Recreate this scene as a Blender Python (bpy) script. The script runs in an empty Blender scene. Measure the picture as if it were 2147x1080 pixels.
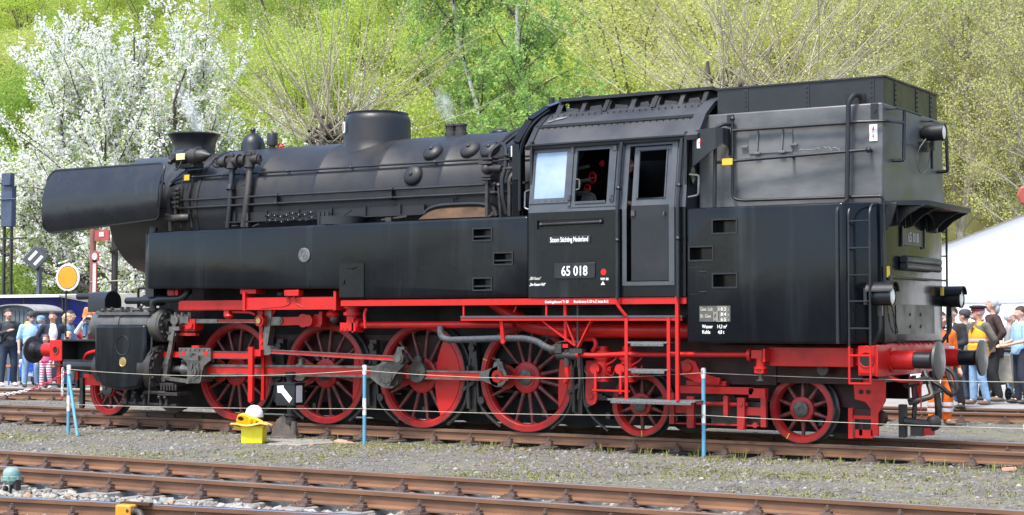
import bpy, bmesh, math, random
import numpy as np
from mathutils import Vector, Matrix, noise as mnoise
random.seed(7)
rng = np.random.default_rng(7)
SC = bpy.context.scene
COL = SC.collection
PI = math.pi

# ------------------------------------------------------------------ camera, sky, sun, exposure
cd = bpy.data.cameras.new('camera')
cam = bpy.data.objects.new('camera', cd)
COL.objects.link(cam)
cam.location = (21.682, -20.304, 1.491)
cam.rotation_euler = (PI / 2 + 0.0394, 0.0, 0.56057)
cd.sensor_width = 36.0
cd.lens = 58.64
cd.clip_start = 0.1
cd.clip_end = 3000.0
SC.camera = cam

SUN_EL = math.radians(62.0)
SUN_DIR = Vector((-0.10, -0.99, 0.0)).normalized()        # horizontal direction towards the sun
world = bpy.data.worlds.new('World')
SC.world = world
world.use_nodes = True
wn = world.node_tree.nodes
wl = world.node_tree.links
wn.clear()
sky = wn.new('ShaderNodeTexSky')
sky.sky_type = 'NISHITA'
sky.sun_disc = False
sky.sun_elevation = SUN_EL
sky.sun_rotation = math.atan2(SUN_DIR.x, SUN_DIR.y)
sky.air_density = 1.0
sky.dust_density = 1.8
sky.ozone_density = 1.0
bg = wn.new('ShaderNodeBackground')
bg.inputs['Strength'].default_value = 0.12
wo = wn.new('ShaderNodeOutputWorld')
wl.new(sky.outputs[0], bg.inputs['Color'])
wl.new(bg.outputs[0], wo.inputs['Surface'])
sd = bpy.data.lights.new('sun', 'SUN')
sd.energy = 1.8
sd.angle = math.radians(12)
sd.color = (1.0, 0.95, 0.87)
sun = bpy.data.objects.new('sun', sd)
COL.objects.link(sun)
sv = Vector((SUN_DIR.x * math.cos(SUN_EL), SUN_DIR.y * math.cos(SUN_EL), math.sin(SUN_EL)))
sun.rotation_euler = sv.to_track_quat('Z', 'Y').to_euler()
sun.location = (0, -30, 40)
SC.view_settings.view_transform = 'Standard'
SC.view_settings.look = 'None'
SC.view_settings.exposure = 1.88
SC.view_settings.gamma = 1.0
SC.view_settings.use_curve_mapping = False
SC.cycles.max_bounces = 6
SC.cycles.transparent_max_bounces = 12
SC.cycles.volume_bounces = 1

# ------------------------------------------------------------------ mesh helpers
class MB:
    """collects faces of one mesh"""
    def __init__(s):
        s.v = []; s.f = []; s.m = []
    def add(s, vs, fs, mi=0):
        o = len(s.v)
        s.v.extend([tuple(p) for p in vs])
        for f in fs:
            s.f.append([i + o for i in f]); s.m.append(mi)
    def box(s, x0, x1, y0, y1, z0, z1, mi=0):
        s.add([(x0,y0,z0),(x1,y0,z0),(x1,y1,z0),(x0,y1,z0),(x0,y0,z1),(x1,y0,z1),(x1,y1,z1),(x0,y1,z1)],
              [(3,2,1,0),(4,5,6,7),(0,1,5,4),(1,2,6,5),(2,3,7,6),(3,0,4,7)], mi)
    def bar(s, p0, p1, w, h, up=(0,0,1), mi=0):
        """rectangular bar from p0 to p1, w across, h along up"""
        p0 = Vector(p0); p1 = Vector(p1); d = (p1 - p0).normalized(); u = Vector(up)
        if abs(d.dot(u)) > .98: u = Vector((0,1,0))
        a = d.cross(u).normalized(); b = a.cross(d).normalized()
        q = [p + a*sx*w/2 + b*sz*h/2 for p in (p0, p1) for sx, sz in ((-1,-1),(1,-1),(1,1),(-1,1))]
        s.add(q, [(3,2,1,0),(4,5,6,7),(0,1,5,4),(1,2,6,5),(2,3,7,6),(3,0,4,7)], mi)
    def prism(s, poly, y0, y1, mi=0, plane='xz'):
        """polygon in a plane extruded along the third axis"""
        n = len(poly)
        if plane == 'xz': P = lambda a, b, t: (a, t, b)
        elif plane == 'xy': P = lambda a, b, t: (a, b, t)
        else: P = lambda a, b, t: (t, a, b)
        vs = [P(a, b, y0) for a, b in poly] + [P(a, b, y1) for a, b in poly]
        area = sum(poly[i][0]*poly[(i+1)%n][1] - poly[(i+1)%n][0]*poly[i][1] for i in range(n))
        fs = [list(range(n)), list(range(2*n-1, n-1, -1))] + [(i, i+n, (i+1)%n+n, (i+1)%n) for i in range(n)]
        flip = (area > 0) != (y1 > y0)
        if plane == 'xz': flip = not flip
        if not flip: fs = [list(reversed(f)) for f in fs]
        s.add(vs, fs, mi)
    def lathe(s, prof, org=(0,0,0), axis=(0,0,1), n=24, mi=0, a0=0.0, a1=None, cap=True):
        """profile of (radius, height) turned about an axis"""
        org = Vector(org); ax = Vector(axis).normalized()
        t = Vector((1,0,0)) if abs(ax.x) < .9 else Vector((0,0,1))
        e1 = (t - ax*t.dot(ax)).normalized(); e2 = ax.cross(e1)
        closed = a1 is None
        span = 2*PI if closed else a1 - a0
        k = n if closed else n + 1
        vs = []
        for r, h in prof:
            for i in range(k):
                a = a0 + span*i/n
                vs.append(org + ax*h + (e1*math.cos(a) + e2*math.sin(a))*r)
        fs = []
        for j in range(len(prof)-1):
            for i in range(n):
                i2 = (i+1) % k
                fs.append((j*k+i, j*k+i2, (j+1)*k+i2, (j+1)*k+i))
        if closed and cap:
            if prof[0][0] > 1e-4: fs.append(list(range(k-1, -1, -1)))
            if prof[-1][0] > 1e-4: fs.append([(len(prof)-1)*k+i for i in range(k)])
        s.add(vs, fs, mi)
    def cyl(s, p0, p1, r0, r1=None, n=14, mi=0):
        p0 = Vector(p0); p1 = Vector(p1); d = p1 - p0
        s.lathe([(r0,0),(r1 if r1 is not None else r0, d.length)], p0, d, n, mi)
    def ball(s, c, r, n=12, mi=0):
        if not hasattr(r, '__len__'): r = (r,r,r)
        m = max(4, n//2); vs = [(c[0],c[1],c[2]-r[2])]; fs = []
        for j in range(1, m):
            t = PI*j/m - PI/2
            for i in range(n):
                a = 2*PI*i/n
                vs.append((c[0]+r[0]*math.cos(t)*math.cos(a), c[1]+r[1]*math.cos(t)*math.sin(a), c[2]+r[2]*math.sin(t)))
        vs.append((c[0],c[1],c[2]+r[2])); top = len(vs)-1
        for i in range(n):
            i2 = (i+1)%n
            fs.append((0, 1+i2, 1+i))
            for j in range(m-2): fs.append((1+j*n+i, 1+j*n+i2, 1+(j+1)*n+i2, 1+(j+1)*n+i))
            fs.append((1+(m-2)*n+i, 1+(m-2)*n+i2, top))
        s.add(vs, fs, mi)
    def tube(s, path, r, n=8, fil=0.0, mi=0, closed=False, cap=True):
        """round bar along a polyline, corners rounded by fil; r may be a list"""
        P = [Vector(p) for p in path]
        if fil > 0:
            Q = [P[0]]
            for i in range(1, len(P)-1):
                a = P[i-1]-P[i]; b = P[i+1]-P[i]
                f = min(fil, a.length*.48, b.length*.48)
                A = P[i]+a.normalized()*f; B = P[i]+b.normalized()*f
                for k in range(5):
                    t = k/4
                    Q.append(A*(1-t)**2 + P[i]*2*t*(1-t) + B*t*t)
            Q.append(P[-1]); P = Q
        m = len(P)
        R = list(r) if hasattr(r, '__len__') else [r]*m
        d = (P[1]-P[0]).normalized()
        u = Vector((0,0,1)) if abs(d.z) < .9 else Vector((1,0,0))
        u = (u - d*u.dot(d)).normalized()
        vs = []
        for i in range(m):
            if closed: t = P[(i+1)%m]-P[i-1]
            elif i == 0: t = P[1]-P[0]
            elif i == m-1: t = P[-1]-P[-2]
            else: t = P[i+1]-P[i-1]
            t = t.normalized() if t.length > 1e-9 else d
            u = (u - t*u.dot(t))
            u = u.normalized() if u.length > 1e-6 else t.orthogonal().normalized()
            w = t.cross(u)
            for k in range(n):
                a = 2*PI*k/n
                vs.append(P[i] + (u*math.cos(a)+w*math.sin(a))*R[i])
        fs = []
        for i in range(m if closed else m-1):
            j = (i+1)%m
            for k in range(n):
                k2 = (k+1)%n
                fs.append((i*n+k, i*n+k2, j*n+k2, j*n+k))
        if cap and not closed:
            fs.append(list(range(n-1,-1,-1))); fs.append([(m-1)*n+k for k in range(n)])
        s.add(vs, fs, mi)
    def ring(s, c, axis, R, r, n=20, k=6, mi=0):
        ax = Vector(axis).normalized(); e1 = ax.orthogonal().normalized(); e2 = ax.cross(e1); c = Vector(c)
        s.tube([c + (e1*math.cos(2*PI*i/n)+e2*math.sin(2*PI*i/n))*R for i in range(n)], r, k, closed=True, mi=mi)
    def panel(s, x0, x1, z0, z1, holes, yf, t, mi=0, zcuts=(), swap=False):
        """upright plate in x,z with rectangular openings; yf(z) is its outer face, t its thickness"""
        eps = 1e-6
        xs = sorted({x0, x1, *[h[0] for h in holes], *[h[1] for h in holes]})
        zs = sorted({z0, z1, *zcuts, *[h[2] for h in holes], *[h[3] for h in holes]})
        def solid(i, j):
            if i < 0 or j < 0 or i >= len(xs)-1 or j >= len(zs)-1: return False
            cx = (xs[i]+xs[i+1])/2; cz = (zs[j]+zs[j+1])/2
            return not any(h[0]-eps < cx < h[1]+eps and h[2]-eps < cz < h[3]+eps for h in holes)
        def P(x, z, k):
            y = yf(z) + (t if k else 0)
            return (x, y, z)
        for i in range(len(xs)-1):
            for j in range(len(zs)-1):
                if not solid(i, j): continue
                a,b,c,d = xs[i], xs[i+1], zs[j], zs[j+1]
                s.add([P(a,c,0),P(b,c,0),P(b,d,0),P(a,d,0)], [(0,1,2,3)], mi)
                s.add([P(a,c,1),P(b,c,1),P(b,d,1),P(a,d,1)], [(3,2,1,0)], mi)
                for ni, nj, q in ((i-1,j,((a,d),(a,c))),(i+1,j,((b,c),(b,d))),(i,j-1,((a,c),(b,c))),(i,j+1,((b,d),(a,d)))):
                    if not solid(ni, nj):
                        (xa,za),(xb,zb) = q
                        s.add([P(xa,za,0),P(xa,za,1),P(xb,zb,1),P(xb,zb,0)], [(0,1,2,3)], mi)
    def xf(s, M):
        s.v = [tuple(M @ Vector(p)) for p in s.v]; return s
    def build(s, name, mats, parent=None, bevel=0.0, ang=38, local=False, smooth=True):
        me = bpy.data.meshes.new(name)
        V = s.v
        if parent is not None and not local:
            o = wloc(parent); V = [(p[0]-o[0], p[1]-o[1], p[2]-o[2]) for p in V]
        me.from_pydata(V, [], s.f)
        if not isinstance(mats, (list, tuple)): mats = [mats]
        for m in mats: me.materials.append(m)
        if len(mats) > 1: me.polygons.foreach_set('material_index', s.m)
        me.update()
        if smooth:
            me.polygons.foreach_set('use_smooth', [True]*len(me.polygons))
            me.set_sharp_from_angle(angle=math.radians(ang))
        ob = bpy.data.objects.new(name, me)
        COL.objects.link(ob)
        if parent is not None: ob.parent = parent
        if bevel > 0:
            bm = ob.modifiers.new('bevel', 'BEVEL'); bm.width = bevel; bm.segments = 2; bm.limit_method = 'ANGLE'
            bm.angle_limit = math.radians(40); bm.harden_normals = False
        return ob

def wloc(o):
    x = Vector((0,0,0))
    while o is not None:
        x = x + o.location; o = o.parent
    return x

def raw(name, V, F, mats, parent=None, midx=None, smooth=False):
    """fast mesh from numpy quads or tris"""
    me = bpy.data.meshes.new(name)
    V = np.asarray(V, np.float32); F = np.asarray(F, np.int32)
    k = F.shape[1]
    me.vertices.add(len(V)); me.vertices.foreach_set('co', V.ravel())
    me.loops.add(F.size); me.loops.foreach_set('vertex_index', F.ravel())
    me.polygons.add(len(F)); me.polygons.foreach_set('loop_start', np.arange(0, F.size, k, dtype=np.int32))
    if not isinstance(mats, (list, tuple)): mats = [mats]
    for m in mats: me.materials.append(m)
    if midx is not None: me.polygons.foreach_set('material_index', np.asarray(midx, np.int32))
    me.update(calc_edges=True); me.validate()
    if smooth: me.polygons.foreach_set('use_smooth', [True]*len(me.polygons))
    ob = bpy.data.objects.new(name, me); COL.objects.link(ob)
    if parent is not None: ob.parent = parent
    return ob

def tag(o, label=None, cat=None, group=None, kind=None):
    if label: o['label'] = label
    if cat: o['category'] = cat
    if group: o['group'] = group
    if kind: o['kind'] = kind
    return o

def empty(name, loc, label=None, cat=None, group=None, rz=0.0):
    o = bpy.data.objects.new(name, None); COL.objects.link(o)
    o.empty_display_size = .2
    o.location = loc; o.rotation_euler = (0,0,rz)
    return tag(o, label, cat, group)

def copy_tree(o, parent=None):
    c = o.copy(); COL.objects.link(c)
    if parent is not None: c.parent = parent
    for ch in list(o.children): copy_tree(ch, c)
    return c

def cut_boxes(ob, boxes):
    """cuts recesses into a mesh object and stores the result"""
    b = MB()
    for q in boxes: b.box(*q)
    o = Vector(wloc(ob))
    c = b.xf(Matrix.Translation(-o + ob.location*0)).build('recess_tool', ob.data.materials[0], smooth=False)
    c.location = (0,0,0)
    c.location = o
    md = ob.modifiers.new('cut', 'BOOLEAN'); md.operation = 'DIFFERENCE'; md.object = c; md.solver = 'EXACT'
    bpy.context.view_layer.update()
    ev = ob.evaluated_get(bpy.context.evaluated_depsgraph_get())
    me = bpy.data.meshes.new_from_object(ev)
    ob.modifiers.clear(); old = ob.data; ob.data = me
    bpy.data.objects.remove(c); bpy.data.meshes.remove(old)
    me.polygons.foreach_set('use_smooth', [True]*len(me.polygons))
    me.set_sharp_from_angle(angle=math.radians(30))

def text(name, s, size, loc, rot, m, parent, sx=1.0, align='LEFT', ext=0.0015):
    cu = bpy.data.curves.new('lettering', 'FONT'); cu.body = s; cu.size = size; cu.extrude = ext
    cu.align_x = align; cu.resolution_u = 3; cu.offset = size*.012
    t = bpy.data.objects.new('lettering', cu); COL.objects.link(t)
    bpy.context.view_layer.update()
    me = bpy.data.meshes.new_from_object(t.evaluated_get(bpy.context.evaluated_depsgraph_get()))
    bpy.data.objects.remove(t); bpy.data.curves.remove(cu)
    me.materials.clear(); me.materials.append(m)
    ob = bpy.data.objects.new(name, me); COL.objects.link(ob); ob.parent = parent
    ob.location = Vector(loc) - wloc(parent); ob.rotation_euler = rot; ob.scale = (sx, 1, 1)
    return ob

# ------------------------------------------------------------------ materials
MATS = {}
def mat(name, col, rough=.5, metal=0.0, col2=None, scale=3.0, st=(1,1,1), fac=(.35,.7), bump=0.0, bscale=40.0,
        coat=0.0, rv=.1, col3=None, scale3=1.0, fac3=(.5,.7), spec=.5, st3=(1,1,1), detail=5.0, trans=0.0, sheen=0.0):
    m = bpy.data.materials.new(name); m.use_nodes = True; MATS[name] = m
    nt = m.node_tree; N = nt.nodes; L = nt.links
    b = N['Principled BSDF']
    tc = N.new('ShaderNodeTexCoord')
    def nz(sc, stv, det, f):
        mp = N.new('ShaderNodeMapping'); mp.inputs['Scale'].default_value = stv
        L.new(tc.outputs['Object'], mp.inputs['Vector'])
        n = N.new('ShaderNodeTexNoise'); n.inputs['Scale'].default_value = sc; n.inputs['Detail'].default_value = det
        n.inputs['Roughness'].default_value = .6
        L.new(mp.outputs[0], n.inputs['Vector'])
        r = N.new('ShaderNodeMapRange'); r.inputs[1].default_value = f[0]; r.inputs[2].default_value = f[1]
        L.new(n.outputs[0], r.inputs[0])
        return r.outputs[0]
    c = tuple(col) + (1,)
    out = None
    f1 = nz(scale, st, detail, fac)
    mx = N.new('ShaderNodeMix'); mx.data_type = 'RGBA'
    mx.inputs['A'].default_value = c
    mx.inputs['B'].default_value = (tuple(col2) if col2 else tuple(x*.7 for x in col)) + (1,)
    L.new(f1, mx.inputs['Factor']); out = mx.outputs['Result']
    if col3:
        f3 = nz(scale3, st3, detail, fac3)
        m3 = N.new('ShaderNodeMix'); m3.data_type = 'RGBA'
        m3.inputs['B'].default_value = tuple(col3) + (1,)
        L.new(f3, m3.inputs['Factor']); L.new(out, m3.inputs['A']); out = m3.outputs['Result']
    L.new(out, b.inputs['Base Color'])
    mr = N.new('ShaderNodeMapRange'); mr.inputs[3].default_value = max(.03, rough-rv); mr.inputs[4].default_value = min(1, rough+rv)
    L.new(f1, mr.inputs[0]); L.new(mr.outputs[0], b.inputs['Roughness'])
    b.inputs['Metallic'].default_value = metal
    b.inputs['Coat Weight'].default_value = coat
    b.inputs['Specular IOR Level'].default_value = spec
    b.inputs['Coat Roughness'].default_value = .15
    if sheen: b.inputs['Sheen Weight'].default_value = sheen
    if bump:
        n = N.new('ShaderNodeTexNoise'); n.inputs['Scale'].default_value = bscale; n.inputs['Detail'].default_value = 4
        L.new(tc.outputs['Object'], n.inputs['Vector'])
        bp = N.new('ShaderNodeBump'); bp.inputs['Strength'].default_value = bump; bp.inputs['Distance'].default_value = .02
        L.new(n.outputs[0], bp.inputs['Height']); L.new(bp.outputs[0], b.inputs['Normal'])
    return m

def leafmat(name, c1, c2, tr=.45, c3=None):
    """leaf: diffuse plus translucent, colour varied leaf by leaf"""
    m = bpy.data.materials.new(name); m.use_nodes = True; MATS[name] = m
    nt = m.node_tree; N = nt.nodes; L = nt.links
    N.remove(N['Principled BSDF'])
    g = N.new('ShaderNodeNewGeometry'); oi = N.new('ShaderNodeObjectInfo')
    mx = N.new('ShaderNodeMix'); mx.data_type = 'RGBA'
    mx.inputs['A'].default_value = tuple(c1)+(1,); mx.inputs['B'].default_value = tuple(c2)+(1,)
    L.new(g.outputs['Random Per Island'], mx.inputs['Factor'])
    out = mx.outputs['Result']
    m2 = N.new('ShaderNodeMix'); m2.data_type = 'RGBA'
    m2.inputs['B'].default_value = tuple(c3 if c3 else c2)+(1,)
    mr = N.new('ShaderNodeMapRange'); mr.inputs[4].default_value = .75 if c3 else 0.0
    L.new(oi.outputs['Random'], mr.inputs[0]); L.new(mr.outputs[0], m2.inputs['Factor']); L.new(out, m2.inputs['A'])
    out = m2.outputs['Result']
    d = N.new('ShaderNodeBsdfDiffuse'); t = N.new('ShaderNodeBsdfTranslucent'); s = N.new('ShaderNodeMixShader')
    s.inputs[0].default_value = tr
    L.new(out, d.inputs[0]); L.new(out, t.inputs[0]); L.new(d.outputs[0], s.inputs[1]); L.new(t.outputs[0], s.inputs[2])
    L.new(s.outputs[0], N['Material Output'].inputs['Surface'])
    return m

BLK = mat('black gloss paint', (.0032,.0046,.0064), .22, col2=(.0065,.0085,.011), scale=.9, st=(1.2,1.2,.5), fac=(.38,.75), rv=.09, spec=.23,
          col3=(.021,.025,.030), scale3=1.0, st3=(3.2,3.2,.22), fac3=(.54,.82), bump=.35, bscale=1.4)
DEFL = mat('deflector satin black', (.012,.014,.018), .30, spec=.35, col2=(.017,.019,.024), scale=2.2, fac=(.4,.7), bump=.12, bscale=2.2,
           col3=(.034,.037,.043), scale3=2.6, st3=(2,2,.8), fac3=(.62,.9))
BLK2 = mat('black satin paint', (.008,.009,.011), .42, spec=.4, col2=(.018,.019,.021), scale=3, fac=(.35,.75), bump=.06, bscale=60)
BOIL = mat('sooty boiler black', (.012,.0125,.015), .47, spec=.32, col2=(.019,.0188,.0195), scale=3.2, st=(1.2,1,1), fac=(.35,.7), bump=.05, bscale=9,
           col3=(.030,.028,.025), scale3=3, st3=(5,3,.6), fac3=(.62,.95))
SMOKEBOX = mat('greasy smokebox black', (.013,.0125,.012), .48, spec=.4, col2=(.045,.041,.035), scale=2.4, st=(5,2,.45), fac=(.45,.8), bump=.05, bscale=14)
DUSTY = mat('wiped dusty black', (.045,.047,.052), .42, spec=.4, col2=(.165,.165,.162), scale=1.3, st=(.7,1,1.6), fac=(.30,.74), bump=.04, bscale=6,
            col3=(.034,.035,.039), scale3=.8, st3=(.8,.8,1.6), fac3=(.46,.85))
ROOF = mat('roof grey black', (.022,.023,.027), .5, spec=.4, col2=(.042,.043,.046), scale=2.0, fac=(.35,.75), bump=.05, bscale=12)
WINFR = mat('cab grey frame', (.045,.051,.060), .42, spec=.4, col2=(.070,.076,.084), scale=3, bump=.03)
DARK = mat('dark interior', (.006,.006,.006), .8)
IRON = mat('dark iron', (.022,.021,.021), .5, metal=.3, col2=(.055,.045,.038), scale=9, bump=.1, bscale=60)
RED = mat('signal red paint', (.50,.010,.008), .40, col2=(.37,.011,.010), scale=4, fac=(.35,.75), spec=.35, bump=.02, bscale=20,
          col3=(.12,.010,.009), scale3=3.5, fac3=(.55,.85))
REDW = mat('wheel red paint', (.37,.015,.015), .45, spec=.35, col2=(.25,.016,.016), scale=6, fac=(.35,.75), col3=(.07,.016,.014), scale3=5, fac3=(.5,.85), bump=.03)
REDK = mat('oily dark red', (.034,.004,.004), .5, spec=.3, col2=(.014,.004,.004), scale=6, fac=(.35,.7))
GREASE = mat('greasy spoke brown', (.19,.026,.024), .45, col2=(.06,.018,.016), scale=10, fac=(.3,.65))
STEEL = mat('oily bright steel', (.20,.19,.175), .38, metal=.75, col2=(.085,.078,.07), scale=8, bump=.04)
STEELD = mat('oily dark steel', (.10,.095,.088), .42, metal=.6, col2=(.05,.045,.04), scale=12, bump=.08)
TYRE = mat('tyre steel', (.05,.05,.052), .4, metal=.6, col2=(.09,.09,.09), scale=5)
WHITE = mat('white paint', (.80,.80,.78), .45, col2=(.74,.74,.72), scale=6)
CREAM = mat('old white lettering', (.62,.60,.50), .5)
YEL = mat('yellow paint', (.62,.42,.02), .45, col2=(.50,.33,.02), scale=6)
LEMON = mat('lemon yellow paint', (.78,.66,.012), .5, col2=(.66,.54,.012), scale=5, fac=(.4,.75), bump=.05, col3=(.35,.33,.05), scale3=9, fac3=(.66,.9))
BRASS = mat('brass plate', (.50,.36,.14), .4, metal=.7)
GLASSW = mat('glass with painted reflection', (.16,.24,.34), .14, col2=(.31,.38,.46), scale=1.6, st=(1,1,1.5), fac=(.3,.7), bump=.05, bscale=3, spec=.8)  # pale blue patches painted in for the reflection on the pane
LENS = mat('lamp lens glass', (.86,.80,.70), .35, col2=(.78,.72,.62), coat=.3)
RUSTY = mat('rust brown rail', (.17,.080,.040), .7, col2=(.095,.046,.026), scale=3, st=(.6,.6,3), fac=(.35,.7), bump=.1, bscale=60,
            col3=(.22,.11,.055), scale3=1.3, st3=(.8,1,4), fac3=(.5,.8))
RAILTOP = mat('worn rail head', (.22,.20,.19), .38, metal=.5, col2=(.19,.12,.085), scale=1.2, st=(.5,3,1), fac=(.42,.6))
RAILBLUE = mat('polished rail head', (.42,.45,.52), .22, metal=.9, col2=(.36,.38,.44), scale=2)
CONC = mat('sleeper concrete', (.24,.225,.20), .85, col2=(.16,.145,.125), scale=5, bump=.25, bscale=40)
WOODS = mat('old sleeper wood', (.055,.043,.034), .85, col2=(.10,.08,.062), scale=4, st=(.5,6,6), bump=.3, bscale=30)
TEAL = mat('pale teal enamel', (.19,.30,.27), .4, col2=(.14,.23,.21), scale=4)
ORANGE = mat('hazard orange yellow', (.62,.26,.015), .45, col2=(.52,.21,.015), scale=5)
BLUEP = mat('post blue paint', (.10,.30,.42), .5, col2=(.075,.23,.34), scale=8)
ROPE = mat('pale rope', (.46,.43,.34), .8)
RUSTIN = mat('rusty tank lid', (.075,.032,.007), .8, col2=(.03,.015,.006), scale=4, fac=(.35,.65), bump=.2)
# ------------------------------------------------------------------ ground, pavement, hillside
def ground_mat():
    m = mat('cinder and gravel ground', (.135,.125,.108), .95, col2=(.065,.06,.052), scale=4, fac=(.3,.7), bump=.6, bscale=55,
            col3=(.135,.13,.062), scale3=.7, fac3=(.47,.72), detail=9, rv=.03)
    nt = m.node_tree; N = nt.nodes; L = nt.links
    b = N['Principled BSDF']
    src = b.inputs['Base Color'].links[0].from_socket
    tc = N.new('ShaderNodeTexCoord'); v = N.new('ShaderNodeTexVoronoi'); v.inputs['Scale'].default_value = 38
    L.new(tc.outputs['Object'], v.inputs['Vector'])
    mx = N.new('ShaderNodeMix'); mx.data_type = 'RGBA'; mx.blend_type = 'MULTIPLY'; mx.inputs['Factor'].default_value = .75
    hs = N.new('ShaderNodeHueSaturation'); hs.inputs['Saturation'].default_value = .12; hs.inputs['Value'].default_value = 1.5
    L.new(v.outputs['Color'], hs.inputs['Color'])
    L.new(src, mx.inputs['A']); L.new(hs.outputs[0], mx.inputs['B']); L.new(mx.outputs['Result'], b.inputs['Base Color'])
    return m
GROUND = ground_mat()
GZ = -0.18
def gz(x, y):
    """ground height"""
    h = GZ + .018*mnoise.noise(Vector((x*.6, y*.6, 0))) + .008*mnoise.noise(Vector((x*2.6, y*2.6, 3)))
    if -8.9 < y < -6.2: h -= .05 * min(1, (y+8.9)/.3, (-6.2-y)/.3)
    if -1.2 < y < 1.2: h -= .03
    return h
def build_ground():
    xs = np.concatenate([np.linspace(-900,-30,12), np.arange(-28,26,.3), np.linspace(28,900,12)])
    ys = np.concatenate([np.linspace(-900,-14,10), np.arange(-13,8,.22), np.linspace(9,900,14)])
    V = np.zeros((len(ys), len(xs), 3), np.float32)
    for j, y in enumerate(ys):
        for i, x in enumerate(xs):
            near = -29 < x < 27 and -13.5 < y < 8.5
            V[j,i] = (x, y, gz(x,y) if near else GZ-.02)
    nx, ny = len(xs), len(ys)
    idx = np.arange(nx*ny).reshape(ny, nx)
    F = np.stack([idx[:-1,:-1], idx[:-1,1:], idx[1:,1:], idx[1:,:-1]], -1).reshape(-1,4)
    tag(raw('ground', V.reshape(-1,3), F, GROUND, smooth=True), kind='structure')
build_ground()

HILLM = mat('hillside litter', (.16,.15,.05), .95, col2=(.10,.13,.03), scale=.4, bump=.5, bscale=6)
def hz(x, y):
    t = max(0.0, y - 21 - .10*(x+10))
    return -.3 + .46*t*min(1, t/16+.12) + 1.2*mnoise.noise(Vector((x*.05, y*.05, 0)))*min(1, t/10)
def build_hill():
    xs = np.arange(-200, 121, 5.0); ys = np.arange(12, 150, 4.0)
    V = np.array([[(x, y, hz(x,y)) for x in xs] for y in ys], np.float32)
    nx, ny = len(xs), len(ys)
    idx = np.arange(nx*ny).reshape(ny, nx)
    F = np.stack([idx[:-1,:-1], idx[:-1,1:], idx[1:,1:], idx[1:,:-1]], -1).reshape(-1,4)
    tag(raw('hillside', V.reshape(-1,3), F, HILLM, smooth=True), kind='structure')
build_hill()

PAVE = mat('grey platform paving', (.27,.255,.235), .9, col2=(.20,.19,.175), scale=2.5, bump=.3, bscale=50)
b = MB()
b.prism([(-70,1.2),(-70,16.5),(45,16.5),(45,14.4)], GZ-.1, -.005, plane='xy')
RA = math.atan2(7.5-4.8, 13.0+7.35)          # direction of the track behind the engine
b = MB()
def rear(x, d):
    """point beside the rear track: distance d behind its near rail"""
    return (x - d*math.sin(RA), 4.8 + (x+7.35)*math.tan(RA) + d*math.cos(RA))
b.prism([rear(-60,1.72), rear(40,1.72), (40,24), (-60,24)], GZ-.1, .0, plane='xy')
o = b.build('pavement', PAVE, bevel=.02); tag(o, kind='structure')

# ------------------------------------------------------------------ tracks
RP = [(-.062,-.15),(-.062,-.138),(-.012,-.120),(-.009,-.050),(-.033,-.040),(-.035,-.006),(-.026,0),(.026,0),(.035,-.006),(.033,-.040),(.009,-.050),(.012,-.120),(.062,-.138),(.062,-.15)]
def rail_part(root, y, x0, x1, head):
    b = MB(); n = len(RP); seg = max(2, int((x1-x0)/6))
    vs = []
    for k in range(seg+1):
        x = x0 + (x1-x0)*k/seg
        vs += [(x, y+p, z) for p, z in RP]
    for k in range(seg):
        for i in range(n):
            j = (i+1) % n
            b.add([vs[k*n+i], vs[k*n+j], vs[(k+1)*n+j], vs[(k+1)*n+i]], [(3,2,1,0)], 1 if i in (5,6,7) else 0)
    return b.build('rail', [RUSTY, head], root, local=True, ang=50)
def fastening_mesh():
    b = MB()
    b.box(-.085,.085,-.19,.19,-.168,-.152)
    for s in (-1,1):
        b.box(-.055,.055, min(s*.068,s*.13), max(s*.068,s*.13), -.153,-.118)
        b.box(-.032,.032, min(s*.040,s*.10), max(s*.040,s*.10), -.119,-.098)
        b.cyl((0,s*.082,-.100),(0,s*.082,-.045), .013, n=6)
        b.cyl((0,s*.082,-.088),(0,s*.082,-.064), .026, n=6)
        b.cyl((.064,s*.155,-.155),(.064,s*.155,-.128), .018, n=6)
        b.cyl((-.064,s*.155,-.155),(-.064,s*.155,-.128), .018, n=6)
    return b
FASTM = mat('rusty bolts', (.12,.072,.055), .8, col2=(.075,.05,.042), scale=14, bump=.3, bscale=80)
FAST = None
def track(label, loc, rz, x0, x1, rails, head, fx0, fx1, sleeper, smat):
    global FAST
    root = empty('railway_track', loc, label, 'railway track', rz=rz)
    for y in rails: rail_part(root, y, x0, x1, head)
    k = 0; x = fx0; sm = None
    while x < fx1:
        xx = x + random.uniform(-.03,.03)
        for y in rails:
            if FAST is None:
                f = fastening_mesh().build('rail_fastening', FASTM, root, local=True, ang=20); FAST = f
            else:
                f = bpy.data.objects.new('rail_fastening', FAST.data); COL.objects.link(f); f.parent = root
            f.location = (xx, y, 0); f.rotation_euler = (0,0,random.uniform(-.03,.03))
        ya, yb = min(rails)-.52, max(rails)+.52
        if sm is None:
            bb = MB(); bb.prism([(-.16,-.40),(-.12,-.169),(.12,-.169),(.16,-.40)], ya, yb)
            s_ = bb.build('sleeper', smat, root, local=True, bevel=.012); sm = s_
        else:
            s_ = sm.copy(); COL.objects.link(s_); s_.parent = root
        s_.location = (xx, 0, random.uniform(-.006,.0))
        x += sleeper
    return root
track('the rusty track under the black and red steam engine', (0,0,0), 0, -70, 60, (-.7525,.7525), RAILTOP, -4, 20, .64, WOODS)
track('brown rusty track running across the foreground in front of the engine, both rails in view', (0,-7.55,0), 0, -60, 60, (-.7525,.7525), RAILTOP, -2.5, 21, .63, CONC)
CA = math.atan2(.52, 3.33)
track('nearest track with one blue shining rail at the bottom left corner', (11.9,-10.14,0), CA, -40, 40, (0,-1.505), RAILBLUE, -4, 6, .63, CONC)
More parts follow.
